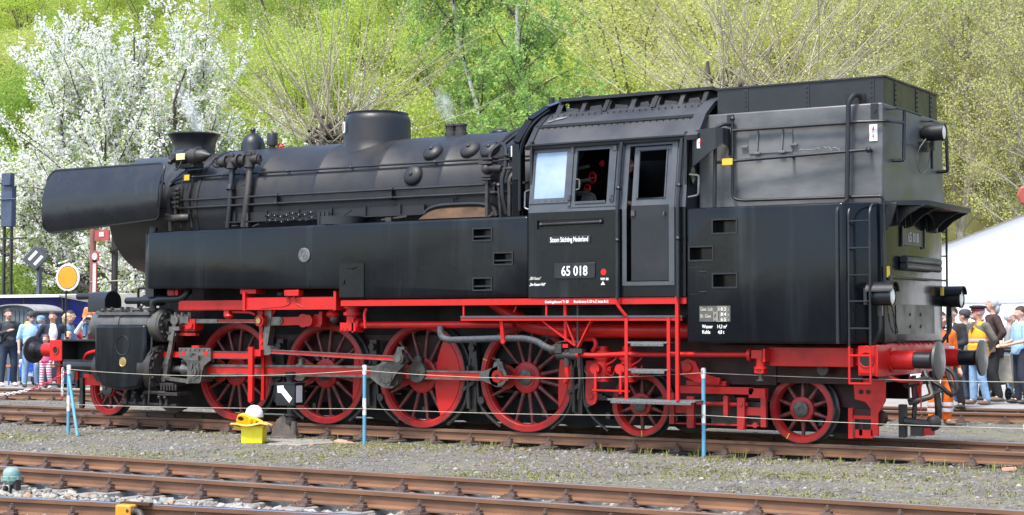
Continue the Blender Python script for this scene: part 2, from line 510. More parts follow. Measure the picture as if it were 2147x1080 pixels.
track('track behind the engine along the edge of the crowded pavement', (-7.35,4.8,0), RA, -60, 60, (0,1.505), RAILTOP, -9, 26, .66, WOODS)

# ------------------------------------------------------------------ loose stones, gravel, weeds
def island_mat(name, cols, rough=.9):
    m = bpy.data.materials.new(name); m.use_nodes = True
    N = m.node_tree.nodes; L = m.node_tree.links; b = N['Principled BSDF']
    g = N.new('ShaderNodeNewGeometry'); oi = N.new('ShaderNodeObjectInfo')
    ad = N.new('ShaderNodeMath'); ad.operation = 'ADD'; fr = N.new('ShaderNodeMath'); fr.operation = 'FRACT'
    L.new(g.outputs['Random Per Island'], ad.inputs[0]); L.new(oi.outputs['Random'], ad.inputs[1]); L.new(ad.outputs[0], fr.inputs[0])
    r = N.new('ShaderNodeValToRGB'); r.color_ramp.interpolation = 'LINEAR'
    e = r.color_ramp.elements
    e[0].position = 0; e[0].color = tuple(cols[0])+(1,)
    e[1].position = 1; e[1].color = tuple(cols[-1])+(1,)
    for i, c in enumerate(cols[1:-1]):
        q = e.new((i+1)/(len(cols)-1)); q.color = tuple(c)+(1,)
    L.new(fr.outputs[0], r.inputs[0]); L.new(r.outputs[0], b.inputs['Base Color'])
    b.inputs['Roughness'].default_value = rough
    return m
GRAV = island_mat('mixed gravel', [(.085,.08,.072),(.16,.15,.135),(.115,.11,.10),(.20,.185,.16),(.075,.07,.064),(.24,.23,.205),(.12,.11,.10),(.19,.13,.085)])
BALL = island_mat('pale limestone ballast', [(.27,.26,.23),(.17,.165,.15),(.33,.31,.28),(.21,.19,.16),(.12,.115,.105),(.31,.285,.24),(.24,.23,.215),(.27,.17,.10)])
CIND = island_mat('dark cinder ballast', [(.022,.02,.018),(.045,.04,.035),(.03,.027,.025),(.06,.055,.05)])  # cinder tones deepened to add to the shade under the engine
OCT = np.array([(1,0,0),(0,1,0),(-1,0,0),(0,-1,0),(0,0,1),(0,0,-1)], float)
OCTF = np.array([(0,1,4),(1,2,4),(2,3,4),(3,0,4),(1,0,5),(2,1,5),(3,2,5),(0,3,5)])
def pebbles(name, pts, sizes, m, flat=.6, jit=.35):
    n = len(pts)
    V = OCT[None]*(1+rng.uniform(-jit,jit,(n,6,3)))
    V = V + rng.uniform(-.25,.25,(n,6,3))
    a = rng.uniform(0,2*PI,n); c, s = np.cos(a), np.sin(a)
    x = V[...,0]*c[:,None]-V[...,1]*s[:,None]; y = V[...,0]*s[:,None]+V[...,1]*c[:,None]
    sx = sizes[:,None]*rng.uniform(.8,1.4,(n,1))
    W = np.stack([x*sx, y*sizes[:,None], V[...,2]*sizes[:,None]*flat], -1) + pts[:,None]
    F = (np.arange(n)[:,None,None]*6 + OCTF[None]).reshape(-1,3)
    return tag(raw(name, W.reshape(-1,3), F, m), kind='stuff')
def scat(n, x0, x1, y0, y1, dz=0.0):
    x = rng.uniform(x0,x1,n); y = rng.uniform(y0,y1,n)
    return np.array([(a,b,gz(a,b)+dz) for a,b in zip(x,y)])
P = scat(24000, -3, 19, -6.25, -.95); pebbles('gravel', P, rng.gamma(2.0,.0058,len(P))+.004, GRAV, .55)
P = scat(110, 0, 18, -6.2, -1.0, .004); pebbles('gravel', P, rng.uniform(.02,.05,len(P)), BALL, .5)
P = scat(9000, -4, 20, -8.95, -6.15, .0); pebbles('track_ballast', P, rng.uniform(.015,.045,len(P)), BALL, .75)
b = MB(); b.box(-4,14.95,-.70,.70,GZ-.2,GZ+.012); tag(b.build('oily_shaded_trackbed', mat('oily cinders with painted shade',(.018,.016,.014),.8,col2=(.035,.031,.027),scale=6,bump=.5)),kind='structure')  # oil stain painted darker to carry the shade under the engine
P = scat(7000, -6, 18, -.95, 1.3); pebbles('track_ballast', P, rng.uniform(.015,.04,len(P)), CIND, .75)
P = scat(9000, -14, 24, 1.3, 9.5); pebbles('gravel', P, rng.gamma(2.0,.007,len(P))+.006, GRAV, .6)
# pale ballast between the two nearest tracks: the biggest stones one by one
def nearest_y(x): return -10.14 + (x-11.9)*math.tan(CA)
bed = []
for k in range(9000):
    x = random.uniform(4, 17); y = random.uniform(-11.8, -8.85)
    bed.append((x, y, GZ + .02 + .012*mnoise.noise(Vector((x*2,y*2,7)))))
bed = np.array(bed); sz = rng.uniform(.018,.045,len(bed))
vis = (bed[:,1] > -10.14+(bed[:,0]-11.9)*math.tan(CA)+.10) & (bed[:,0] > 8) & (bed[:,0] < 14.0) & (bed[:,1] < -8.55)
order = np.argsort(-(sz*vis))[:300]
mask = np.ones(len(bed), bool); mask[order] = False
xs_, ys_ = np.meshgrid(np.linspace(3,18,40), np.linspace(-12,-8.8,12))
Vb = np.stack([xs_.ravel(), ys_.ravel(), np.full(xs_.size, GZ+.012)], -1)
ib = np.arange(xs_.size).reshape(xs_.shape)
bedo = raw('ballast_bed', Vb, np.stack([ib[:-1,:-1],ib[:-1,1:],ib[1:,1:],ib[1:,:-1]],-1).reshape(-1,4), mat('ballast dust',(.28,.265,.24),.95,col2=(.18,.17,.155),scale=20,bump=.5))
tag(bedo, kind='structure')
ob_ = pebbles('small_stones', bed[mask], sz[mask], BALL, .75); ob_.parent = bedo
stone_meshes = []
for k in range(8):
    bmh = bmesh.new(); bmesh.ops.create_icosphere(bmh, subdivisions=1, radius=1)
    for v in bmh.verts:
        v.co *= 1 + random.uniform(-.28,.25); v.co.z *= .7; v.co.x *= 1.2
    me = bpy.data.meshes.new('stone'); bmh.to_mesh(me); bmh.free(); me.materials.append(BALL); stone_meshes.append(me)
for i in order:
    s_ = bpy.data.objects.new('stone', random.choice(stone_meshes)); COL.objects.link(s_); s_.parent = bedo
    s_.location = bed[i] + np.array((0,0,.012)); k = sz[i]*1.1; s_.scale = (k,k,k)
    s_.rotation_euler = (random.uniform(-.4,.4), random.uniform(-.4,.4), random.uniform(0,6.3))

WEED = leafmat('weed green', (.17,.19,.06), (.30,.28,.12), .35)
def blades(name, pts, h, w, m, spread=.5, per=4):
    V = []; F = []
    for (x,y,z), hh in zip(pts, h):
        for k in range(per):
            a = random.uniform(0,6.28); t = random.uniform(.1,spread); ww = w*random.uniform(.6,1.3); hk = hh*random.uniform(.5,1.1)
            dx, dy = math.cos(a), math.sin(a); px, py = -dy, dx
            o = len(V)
            bx, by = x+dx*hh*.15, y+dy*hh*.15
            V += [(bx-px*ww,by-py*ww,z-.01),(bx+px*ww,by+py*ww,z-.01),
                  (bx+dx*hk*t+px*ww*.9,by+dy*hk*t+py*ww*.9,z+hk*.6),(bx+dx*hk*t-px*ww*.9,by+dy*hk*t-py*ww*.9,z+hk*.6),
                  (bx+dx*hk*t*2.1,by+dy*hk*t*2.1,z+hk)]
            F += [(o,o+1,o+2),(o,o+2,o+3),(o+3,o+2,o+4)]
    return tag(raw(name, np.array(V), np.array(F), m), kind='stuff')
pts = []
while len(pts) < 5200:
    x = random.uniform(-2,18.5); y = random.uniform(-6.2,-1.0)
    d = mnoise.noise(Vector((x*.55,y*.8,11)))
    dens = max(0, d*1.5+.10+.02*(x-6))
    if random.random() < dens: pts.append((x,y,gz(x,y)))
blades('grass', pts, [random.uniform(.012,.04) for _ in pts], .006, WEED, 1.2, 4)
pts = []
for k in range(230):
    x = random.uniform(4,18.5); y = random.uniform(-1.7,-.93)
    if mnoise.noise(Vector((x*1.3,2,5))) + (x-9)*.05 > -.1: pts.append((x,y,gz(x,y)))
blades('tall_weeds', pts, [random.uniform(.03,.15) for _ in pts], .0045, WEED, .35, 4)
# ------------------------------------------------------------------ the engine
L = empty('steam_locomotive', (7.7,0,0), 'large black steam tank engine with red wheels and frame, numbered 65 018', 'locomotive')
def islands(b):
    """clusters of faces that stand apart from each other in one mesh"""
    par = list(range(len(b.v)))
    def find(i):
        while par[i] != i: par[i] = par[par[i]]; i = par[i]
        return i
    for f in b.f:
        r = find(f[0])
        for i in f[1:]:
            q = find(i)
            if q != r: par[q] = r
    comp = {}
    for k, f in enumerate(b.f): comp.setdefault(find(f[0]), []).append(k)
    C = list(comp.values()); A = np.array(b.v)
    lo = [A[[i for k in c for i in b.f[k]]].min(0) for c in C]; hi = [A[[i for k in c for i in b.f[k]]].max(0) for c in C]
    grp = list(range(len(C)))
    def fg(i):
        while grp[i] != i: i = grp[i]
        return i
    for i in range(len(C)):
        for j in range(i):
            gap = np.maximum(0, np.maximum(lo[i]-hi[j], lo[j]-hi[i]))
            if np.linalg.norm(gap) < .035:
                a, c = fg(i), fg(j)
                if a != c: grp[a] = c
    out = {}
    for i in range(len(C)): out.setdefault(fg(i), []).extend(C[i])
    return list(out.values())
WHOLE = ('chain',)
def part(name, b, m, parent=None, bevel=0.0, label=None, ang=38):
    cl = islands(b) if name not in WHOLE else [range(len(b.f))]
    first = None
    for faces in cl:
        if len(cl) == 1: q = b
        else:
            q = MB(); mp = {}
            for k in faces:
                nf = []
                for i in b.f[k]:
                    if i not in mp: mp[i] = len(q.v); q.v.append(b.v[i])
                    nf.append(mp[i])
                q.f.append(nf); q.m.append(b.m[k])
        o = q.build(name, m, parent or L, bevel=bevel, ang=ang)
        if label: o['label'] = label
        first = first or o
    return first
ZC, RB = 3.28, .97
def ys(z, r=RB): return -math.sqrt(max(0, r*r-(z-ZC)**2))
def surf(x, z, r=RB): return (x, ys(z, r), z)

# ---- boiler and smokebox
b = MB()
prof = [(RB-.01,2.05)]
for xb in (4.92,6.05,7.18,8.32,9.40):
    prof += [(RB,xb-.03),(RB,xb-.03),(RB+.004,xb-.02),(RB+.004,xb+.02),(RB,xb+.03)]
prof += [(RB,10.2)]
b.lathe([(RB,3.72)]+prof[1:], (0,0,ZC), (1,0,0), 64)
boiler = part('boiler', b, BOIL, ang=60)
b = MB()
b.lathe([(0,1.62),(.30,1.64),(.62,1.70),(.78,1.76),(.80,1.80),(.93,1.80),(RB-.01,1.84),(RB-.01,3.70),(RB+.012,3.70),(RB+.012,3.76)], (0,0,ZC), (1,0,0), 56)
smokebox = part('smokebox', b, SMOKEBOX, ang=50)
b = MB(); b.prism([(-.50,1.15),(.50,1.15),(.40,2.0),(.75,2.75),(-.75,2.75),(-.40,2.0)], 2.45, 3.6, plane='yz'); part('saddle', b, SMOKEBOX, smokebox)
b = MB(); b.lathe([(.52,.70),(.44,.78),(.37,.90),(.345,1.0),(.345,1.10),(.36,1.18),(.40,1.255),(.432,1.285),(.432,1.305),(.40,1.31),(.33,1.25),(.30,.9)], (2.78,0,ZC), (0,0,1), 40, cap=False)
part('chimney', b, BLK2, smokebox)
b = MB(); b.lathe([(.60,.74),(.535,.86),(.512,.95),(.508,1.26),(.49,1.33),(.44,1.38),(.30,1.40),(0,1.405)], (6.52,0,ZC), (0,0,1), 44)
b.tube([(6.52+.46*math.cos(a),.46*math.sin(a),ZC+1.385) for a in np.linspace(0,2*PI,26)[:-1]], .012, 5, closed=True)
part('steam_dome', b, BOIL, boiler, ang=50)
b = MB(); b.bar((6.235,-.455,4.36),(6.235,-.455,4.52),.075,.006,up=(-.5,-.85,0)); dp = part('warning_plate', b, WHITE, boiler); b = MB(); b.bar((6.232,-.460,4.39),(6.232,-.460,4.49),.025,.004,up=(-.5,-.85,0)); part('red_flash', b, RED, boiler); b = MB(); b.tube([(6.235,-.455,4.52),(6.24,-.45,4.60)],.006,5); part('plate_hook', b, BLK2, boiler)
b = MB(); b.lathe([(.22,.90),(.195,.96),(.19,1.06),(.16,1.16),(.09,1.225),(.04,1.24),(.035,1.28),(.045,1.30),(.03,1.33),(0,1.34)], (4.05,0,ZC), (0,0,1), 24)
part('bell', b, BLK2, boiler)
b = MB(); b.lathe([(.12,.94),(.12,.98),(.05,.99),(.05,1.03),(.085,1.03),(.085,1.20),(.07,1.225),(.02,1.23),(.02,1.25),(0,1.25)], (4.45,0,ZC), (0,0,1), 16)
part('snifting_valve', b, BLK2, boiler)
b = MB(); b.ring((4.66,-.05,4.27),(0,1,.2),.055,.012); b.bar((4.6,-.05,4.27),(4.72,-.05,4.27),.012,.012); b.cyl((4.66,.1,4.2),(4.66,-.05,4.27),.012)
part('red_handwheel', b, RED, boiler)
for x in (7.88, 8.05):
    b = MB(); b.lathe([(.10,.94),(.10,1.02),(.085,1.03),(.085,1.11),(.10,1.11),(.10,1.135),(.07,1.15),(0,1.155)], (x,0,ZC), (0,0,1), 16); part('safety_valve', b, IRON, boiler)
b = MB(); b.ball((8.72,.0,4.26),(.14,.1,.05)); part('top_cover', b, BLK2, boiler)
# wash-out covers
for x, z in ((7.85,3.60),(8.05,3.94),(8.69,3.94),(9.04,3.92)):
    a = math.atan2(z-ZC, ys(z)); nrm = Vector((0, math.cos(a), math.sin(a)))
    b = MB(); b.lathe([(.155,-.02),(.155,.02),(.135,.05),(.08,.075),(.03,.08),(.03,.10),(.012,.105),(0,.105)], Vector(surf(x,z)), nrm, 22)
    part('washout_cover', b, BOIL, boiler, ang=60)
# hand rails and rods along the boiler
def stand(b, x, z, out, r=.012):
    p = Vector(surf(x,z,RB-.01)); q = Vector((x, ys(z)-out, z)); b.cyl(p, q, r, n=6); b.ball(q, .026, 8)
b = MB(); y = ys(3.78)-.06
b.tube([(3.10,-.88,3.66),(3.25,y,3.76),(3.45,y,3.78),(9.85,y,3.78)], .017, 8, .08)
for x in (3.6,4.6,5.5,6.7,8.2,9.5): stand(b, x, 3.78, .06)
part('boiler_handrail', b, BLK2, boiler)
b = MB()
for z, y in ((3.405,-1.045),(3.285,-1.055)):
    b.cyl((3.45,y,z),(9.85,y,z),.019,n=8)
for x in (5.42,7.55,9.3):
    b.bar((x,-.96,3.345),(x,-1.06,3.345),.03,.17); b.cyl((x-.04,-1.05,3.405),(x+.04,-1.05,3.405),.03,n=8); b.cyl((x-.04,-1.055,3.285),(x+.04,-1.055,3.285),.03,n=8)
part('regulator_rod', b, BLK2, boiler)
# ledge along the boiler foot, chain, filler rim
b = MB(); b.bar((4.4,-1.0,3.10),(8.1,-1.0,3.10),.02,.15); b.bar((4.4,-1.03,3.03),(8.1,-1.03,3.03),.08,.016)
for x in np.arange(4.6,8.1,.62): b.bar((x,-1.03,3.0),(x,-1.03,3.2),.016,.02)
part('ledge', b, BOIL, boiler)
b = MB()
for k in range(16):
    x = 5.25+k*.058; z = 3.10+.018*math.sin(k*.9)+.02*(k/16)
    b.ring((x,-1.06,z),(0,1,.6*(-1)**k),.026,.007,10,5); b.ring((x+.02,-1.06,z-.075),(0,1,.6*(-1)**k),.026,.007,10,5)
part('chain', b, BLK2, boiler)
b = MB(); b.lathe([(.33,-.02),(.33,.10),(.30,.10),(.30,0),(0,0)], (6.75,-1.15,2.93), (0,0,1), 26); b.tube([(6.75,-1.2,3.02),(7.0,-1.25,3.12)],.012,6); part('water_filler', b, BLK2, boiler)
for x in (6.28,6.36,6.44):
    b = MB(); b.bar((x,-1.1,2.93),(x,-1.1,3.13-.03*(x-6.28)),.045,.02); part('bracket', b, BLK2, boiler)
b = MB(); b.tube([(5.1,-1.2,2.94),(5.25,-1.25,2.97)],.014,6); b.ring((4.75,-1.2,2.96),(0,0,1),.05,.01); b.tube([(7.5,-1.2,2.96),(7.75,-1.2,2.98),(7.9,-1.15,3.0)],.016,6,.05); b.box(7.6,7.7,-1.25,-1.18,2.93,2.99); part('loose_tool', b, IRON, boiler)
# open tank lid, rusty inside
b = MB()
pr = []
for i in range(25):
    t = i/24; x = 8.08+1.24*t; h = .19*max(0.0,1-abs(2*t-1)**4)**.5
    pr.append((x, h))
vs = []
for x, h in pr: vs += [(x,-1.12,2.955),(x,-.98,2.955+h),(x,-.93,2.975+h)]
n3 = len(pr)
b.add(vs, [(i*3+0,(i+1)*3+0,(i+1)*3+1,i*3+1) for i in range(n3-1)], 1)
b.add([(p[0],p[1]+.012,p[2]+.004) for p in vs], [(i*3+1,(i+1)*3+1,(i+1)*3+0,i*3+0) for i in range(n3-1)], 0)
b.tube([(x,-1.0+.0*h,2.965+h) for x,h in pr], .034, 7, mi=0)
b.tube([(8.6,-1.0,3.16),(8.62,-1.02,3.24),(8.66,-1.02,3.24)],.014,6,mi=0); b.bar((8.5,-1.02,2.99),(8.55,-1.02,3.02),.05,.02,mi=1)
part('tank_lid', b, [BLK2, RUSTIN], boiler)
# turbo generator beside the chimney
b = MB(); g0 = Vector((3.20,-.93,4.10)); gx = Vector((1,0,0))
b.lathe([(.03,-.06),(.05,-.04),(.05,0),(.085,.01),(.085,.13),(.115,.14),(.115,.30),(.095,.31),(.095,.40),(.12,.41),(.12,.55),(.105,.56),(.09,.66),(.03,.76),(.02,.80),(0,.80)], g0, gx, 22)
b.box(3.28,3.66,-.95,-.72,3.93,4.02); b.cyl((3.3,-.93,4.1),(3.3,-1.05,4.1),.05,n=10); b.ball((3.22,-1.0,4.03),.05,8); b.bar((3.7,-.93,4.2),(3.76,-.93,4.23),.1,.04)
b.tube([(3.5,-1.05,4.02),(3.48,-1.07,3.93),(3.42,-1.07,3.88),(3.34,-1.05,3.92),(3.33,-1.03,4.0)],.014,6,.05)
gen = part('generator', b, IRON, smokebox)
b = MB(); b.box(3.40,3.58,-1.068,-1.05,4.04,4.14); part('pale_cover', b, mat('pale yellow enamel',(.72,.68,.32),.4), gen, bevel=.006)
b = MB(); b.box(3.49,3.60,-.985,-.965,3.72,3.81); part('yellow_tag', b, YEL, smokebox, bevel=.004)
b = MB(); b.tube([(3.60,-.90,3.74),(3.58,-.985,3.5),(3.60,-.99,3.3),(3.67,-.98,2.98)],.018,7,.1); b.tube([(3.38,-.8,3.95),(3.40,-.93,3.7),(3.44,-.99,3.4),(3.44,-.99,2.98)],.010,6,.1); b.tube([(3.1,-.86,3.72),(3.36,-.78,3.92)],.010,6)
part('hose', b, BLK2, smokebox)
# feed valves with two hand wheels and down pipes
b = MB()
b.cyl((4.22,-.95,3.965),(4.98,-.93,3.99),.075,n=14)
for x in (4.36,4.60,4.74): b.cyl((x-.015,-.95,3.975),(x+.015,-.95,3.975),.11,n=12)
for x in (4.45,4.80): b.cyl((x,-.95,3.86),(x,-.93,4.06),.085,n=12); b.cyl((x,-.93,4.05),(x,-.93,4.075),.10,n=8)
for k,x in enumerate((4.40,4.50,4.76,4.86,4.93)): b.cyl((x,-.98,4.0),(x,-.98,4.10),.013,n=6)
for x, e in ((4.16,-1),(5.02,1)):
    b.ring((x,-.97,3.97),(1,.5*e,0),.075,.011,16,6); b.bar((x,-.97,3.9),(x,-.97,4.04),.014,.014); b.bar((x-.03,-1.03,3.97),(x+.03,-.91,3.97),.014,.014); b.cyl((x,-.97,3.97),(4.3 if e<0 else 4.95,-.95,3.97),.014,n=6)
feed = part('feed_valve', b, IRON, boiler)
b = MB(); b.tube([(4.45,-.93,3.9),(4.47,-.99,3.6),(4.50,-1.03,3.35),(4.46,-1.04,2.95)],.045,10,.15); b.cyl((4.475,-1.0,3.60),(4.48,-1.02,3.53),.065,n=8); part('feed_pipe', b, BLK2, boiler)
b = MB(); b.tube([(4.80,-.93,3.9),(4.84,-1.0,3.6),(4.85,-1.04,3.4),(4.78,-1.04,2.95)],.055,10,.15); b.bar((4.70,-1.0,3.6),(4.84,-1.02,3.63),.03,.03); b.bar((4.86,-1.06,2.95),(4.86,-1.06,3.16),.05,.02); part('feed_pipe', b, IRON, boiler)
# stack of valves at the front ends of the rods
b = MB()
for z in (3.56,3.50,3.43,3.36,3.29): b.cyl((3.36,-1.03,z),(3.36,-1.03,z+.04),.07 if z in (3.5,3.36) else .05,n=8); b.cyl((3.33,-1.05,z+.02),(3.46,-1.05,z+.02),.025,n=6)
b.cyl((3.36,-1.02,3.1),(3.36,-1.03,3.6),.035,n=8); b.bar((3.22,-.98,3.30),(3.30,-1.0,3.30),.16,.34)
b.tube([(3.20,-1.05,3.16),(3.35,-1.08,3.12),(3.55,-1.08,3.13),(3.62,-1.02,3.13)],.065,10,.08); b.cyl((3.3,-1.07,2.93),(3.3,-1.07,3.1),.035,n=8)
part('valve_stack', b, IRON, smokebox)
# smoke deflector: curved sheet with rolled rim
def rrect(x0,x1,z0,z1,r,k=6,skew=0.0):
    out = []
    for cx,cz,a in ((x1-r,z1-r,0),(x0+r,z1-r,90),(x0+r,z0+r,180),(x1-r,z0+r,270)):
        for i in range(k+1):
            t = math.radians(a+90*i/k); out.append((cx+r*math.cos(t), cz+r*math.sin(t)))
    return [(x+skew*(z-z0), z) for x, z in out]
def deflector(sgn):
    poly = rrect(.72,3.30,2.96,3.99,.15,6,.06)
    rise = lambda x, z: z + .062*(x-.72)*(3.99-z)/1.03
    def yy(z): return -(1.38 - .45*max(0,(z-3.46))**1.7 - .9*max(0,(3.24-z))**1.6)*sgn*-1*-1
    bmx = bmesh.new()
    zs = np.linspace(2.96,3.99,15)
    # fill by horizontal strips between outline crossings
    def span(z):
        xs = []
        for i in range(len(poly)):
            (xa,za),(xb,zb) = poly[i], poly[(i+1)%len(poly)]
            if (za-z)*(zb-z) <= 0 and abs(za-zb) > 1e-9: xs.append(xa+(xb-xa)*(z-za)/(zb-za))
        return min(xs), max(xs)
    b = MB(); rows = []
    for z in zs:
        zz = min(max(z,2.9605),3.9895); a, c = span(zz)
        rows.append([(a+(c-a)*t, zz) for t in np.linspace(0,1,9)])
    for off, fl in ((0,False),(.012,True)):
        vs = [(x, yy(z)+(off if sgn>0 else -off), rise(x,z)) for r in rows for x,z in r]
        fs = []
        for j in range(len(rows)-1):
            for i in range(8):
                q = (j*9+i, j*9+i+1, (j+1)*9+i+1, (j+1)*9+i); fs.append(q if (fl != (sgn>0)) else tuple(reversed(q)))
        b.add(vs, fs)
    o = part('smoke_deflector', b, DEFL, ang=80)
    b = MB(); b.tube([(x, yy(z)+.004*sgn, rise(x,z)) for x,z in poly], .02, 6, closed=True); part('rim', b, BLK2, o)
    b = MB()
    for x,z in ((1.3,3.75),(1.32,3.35),(2.2,3.75),(2.22,3.35),(3.0,3.75),(3.0,3.35)): b.cyl((x,yy(z)-.008*sgn,z),(x,yy(z)+.01*sgn,z),.012,n=6); b.bar((x,yy(z)+.01*sgn,z),(x,-.90*sgn if x>1.8 else yy(z)+.12*sgn,z-.05),.02,.03)
    part('stay', b, BLK2, o)
deflector(1); deflector(-1)
# ---- frame, bottom works
b = MB()
for s in (-1,1): b.box(1.0,14.6,s*.56-.025,s*.56+.025,.52,1.32)
for x in (1.6,3.5,5.3,7.05,8.8,10.6,12.6,14.2): b.box(x-.03,x+.03,-.53,.53,.55,1.25)
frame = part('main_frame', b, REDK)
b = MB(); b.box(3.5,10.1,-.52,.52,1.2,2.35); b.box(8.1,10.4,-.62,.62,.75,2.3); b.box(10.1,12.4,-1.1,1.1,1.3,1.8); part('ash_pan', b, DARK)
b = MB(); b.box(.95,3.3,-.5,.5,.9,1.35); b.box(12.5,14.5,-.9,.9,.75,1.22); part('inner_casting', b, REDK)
b = MB(); b.box(1.15,3.72,-.40,.40,.14,.85); part('dark_front_blocker', b, DARK)  # added dark block hiding lit far wheels and ground behind the front axle
b = MB(); b.box(3.7,10.95,-.40,.40,.10,.75); b.box(10.95,14.2,-.38,.38,.12,.70); part('underframe_blocker', b, DARK)  # added dark blocks, roughly the brake gear, shutting out bright ground between the wheels
for x in (5.31,7.06,8.80,10.55,12.55):
    b = MB()
    for k in range(5): b.box(x-.42+.06*k,x+.42-.06*k,-.69,-.60,.46+.022*k,.48+.022*k)
    b.box(x-.05,x+.05,-.70,-.59,.42,.62); part('leaf_spring', b, IRON)
for x in np.arange(3.9,14,1.0): 
    b = MB(); b.box(x-.03,x+.03,-.72,.72,.22,.30); part('brake_beam', b, IRON)
# side tanks
for s in (-1,1):
    b = MB()
    ya, yb = (-1.5,-.80) if s < 0 else (.80,1.5)
    b.prism([(3.21,2.02),(6.95,1.98),(6.95,1.83),(10.13,1.83),(10.13,2.92),(3.21,2.895)], ya, yb)
    o = part('side_tank', b, BLK, bevel=.055 if s>0 else 0)
    if s < 0:
        bm_ = o.modifiers.new('bevel','BEVEL'); bm_.width = .05; bm_.segments = 3; bm_.limit_method='ANGLE'; bm_.angle_limit = math.radians(40)
        bpy.context.view_layer.update()
        me = bpy.data.meshes.new_from_object(o.evaluated_get(bpy.context.evaluated_depsgraph_get())); o.modifiers.clear(); o.data = me
        steps = [(9.27,9.55,2.615,2.76),(9.60,9.88,2.285,2.425),(9.27,9.55,1.945,2.09)]
        cut_boxes(o, [(x0,x1,-1.6,-1.36,z0,z1) for x0,x1,z0,z1 in steps])
        for x0,x1,z0,z1 in steps:
            b = MB(); b.panel(x0-.02,x1+.02,z0-.02,z1+.02,[(x0,x1,z0,z1)],lambda z:-1.512,.012)
            b.bar((x0,-1.47,z0+.045),(x1,-1.47,z0+.045),.06,.02); part('step_pocket', b, BLK2, o)
        b = MB(); b.box(6.98,7.42,-1.512,-1.499,1.86,2.34); b.box(7.02,7.08,-1.53,-1.51,2.05,2.10); b.tube([(7.12,-1.52,2.27),(7.22,-1.52,2.27),(7.22,-1.52,2.25),(7.30,-1.52,2.29)],.006,5); part('access_plate', b, BLK, o, bevel=.004)
        b = MB(); b.lathe([(.105,0),(.105,.014),(.09,.018),(.088,.012),(0,.012)],(6.34,-1.50,2.475),(0,-1,0),26)
        b.ring((6.34,-1.515,2.475),(0,1,0),.062,.005,22,5)
        for k in range(6):
            a = k*PI/3; b.bar((6.34,-1.514,2.475),(6.34+.045*math.cos(a),-1.514,2.475+.045*math.sin(a)),.008,.006)
        part('round_emblem', b, mat('grey cast badge',(.20,.20,.20),.5,metal=.4,col2=(.07,.07,.07),scale=60), o, ang=20)
b = MB(); b.prism([(3.05,1.9),(3.22,1.9),(3.22,2.45),(3.14,2.45)], -1.35,-.95); part('tank_gusset', b, BLK2)
# pipes in front of the tank
b = MB(); b.tube([(2.93,-1.05,3.0),(2.93,-1.15,2.45),(3.3,-1.2,2.42)],.065,12,.14); part('steam_pipe', b, BLK2)
b = MB(); b.tube([(2.75,-1.0,2.9),(2.75,-1.0,1.75)],.035,8); b.tube([(2.45,-.9,1.72),(2.45,-.9,2.05),(2.9,-.95,2.05),(3.2,-.95,2.05)],.022,7,.05); b.tube([(2.95,-.9,2.9),(2.95,-.9,1.8)],.012,6)
b.ring((2.62,-1.0,1.83),(.3,1,0),.075,.012); b.bar((2.55,-1.0,1.83),(2.69,-1.0,1.83),.012,.012)
part('front_pipework', b, BLK2)
b = MB(); b.tube([(2.3,-1.0,1.85),(3.2,-1.1,1.85)],.055,10); b.tube([(2.9,-1.2,1.85),(3.3,-1.25,1.85)],.09,12); b.tube([(3.16,-1.3,1.66),(3.16,-1.3,1.83),(3.3,-1.3,1.86),(3.75,-1.3,1.87),(3.83,-1.28,1.92),(3.84,-1.25,2.0)],.055,10,.07); b.cyl((3.16,-1.3,1.68),(3.16,-1.3,1.73),.09,n=12); part('exhaust_pipe', b, BLK2)
# ---- cylinders
b = MB()
CYF = [(2.02,.62),(2.20,.47),(2.62,.42),(3.05,.46),(3.18,.66),(3.18,1.46),(3.05,1.60),(2.14,1.60),(2.02,1.48)]
b.prism([(2.06,.72),(2.22,.50),(2.62,.44),(3.02,.48),(3.16,.72),(3.16,1.47),(2.06,1.47)], -1.47,-.75)
cyl = part('cylinder_block', b, BLK, bevel=.05)
b = MB(); b.cyl((1.98,-1.15,1.46),(3.14,-1.15,1.46),.27,n=32); b.lathe([(.12,-.18),(.20,-.15),(.25,-.08),(.26,0),(.26,.1)],(1.98,-1.15,1.46),(1,0,0),28)
b.box(2.04,3.2,-1.42,-.9,1.62,1.665); b.cyl((2.45,-1.15,1.46),(2.55,-1.15,1.46),.285,n=32)
vch = part('valve_chest', b, mat('grey sooty casing',(.055,.055,.055),.5,col2=(.09,.085,.08),scale=5,bump=.08), cyl)
b = MB(); b.lathe([(.235,0),(.265,.02),(.265,.20),(.24,.22),(.24,.24),(0,.24)],(3.12,-1.15,1.46),(1,0,0),30); part('valve_cover', b, mat('brushed casing',(.12,.112,.10),.45,metal=.4,col2=(.07,.066,.06),scale=4,bump=.05), cyl)
b = MB()
for k in range(12):
    a = 2*PI*k/12; y, z = -1.15+.20*math.cos(a), 1.46+.20*math.sin(a); b.cyl((3.35,y,z),(3.42,y,z),.024,n=6)
b.cyl((3.35,-1.15,1.46),(3.44,-1.15,1.46),.13,n=16); b.cyl((3.35,-1.15,1.46),(3.7,-1.15,1.46),.032,n=8); b.tube([(3.4,-1.25,1.35),(3.5,-1.3,1.32),(3.6,-1.25,1.40)],.02,6,.04); b.box(3.40,3.5,-1.27,-1.22,1.52,1.56)
part('valve_stuffing_box', b, IRON, cyl)
b = MB()
for x in np.arange(2.12,3.2,.17):
    b.cyl((x,-1.36,1.66),(x,-1.36,1.70),.022,n=6)
for x in (2.12,2.28,2.5,2.62,2.9): b.cyl((x,-1.30,1.66),(x,-1.30,1.75),.028,n=6); b.bar((x-.05,-1.38,1.69),(x+.06,-1.30,1.68),.03,.03)
b.box(2.42,2.60,-1.4,-1.25,1.6,1.69)
part('bolt', b, IRON, cyl)
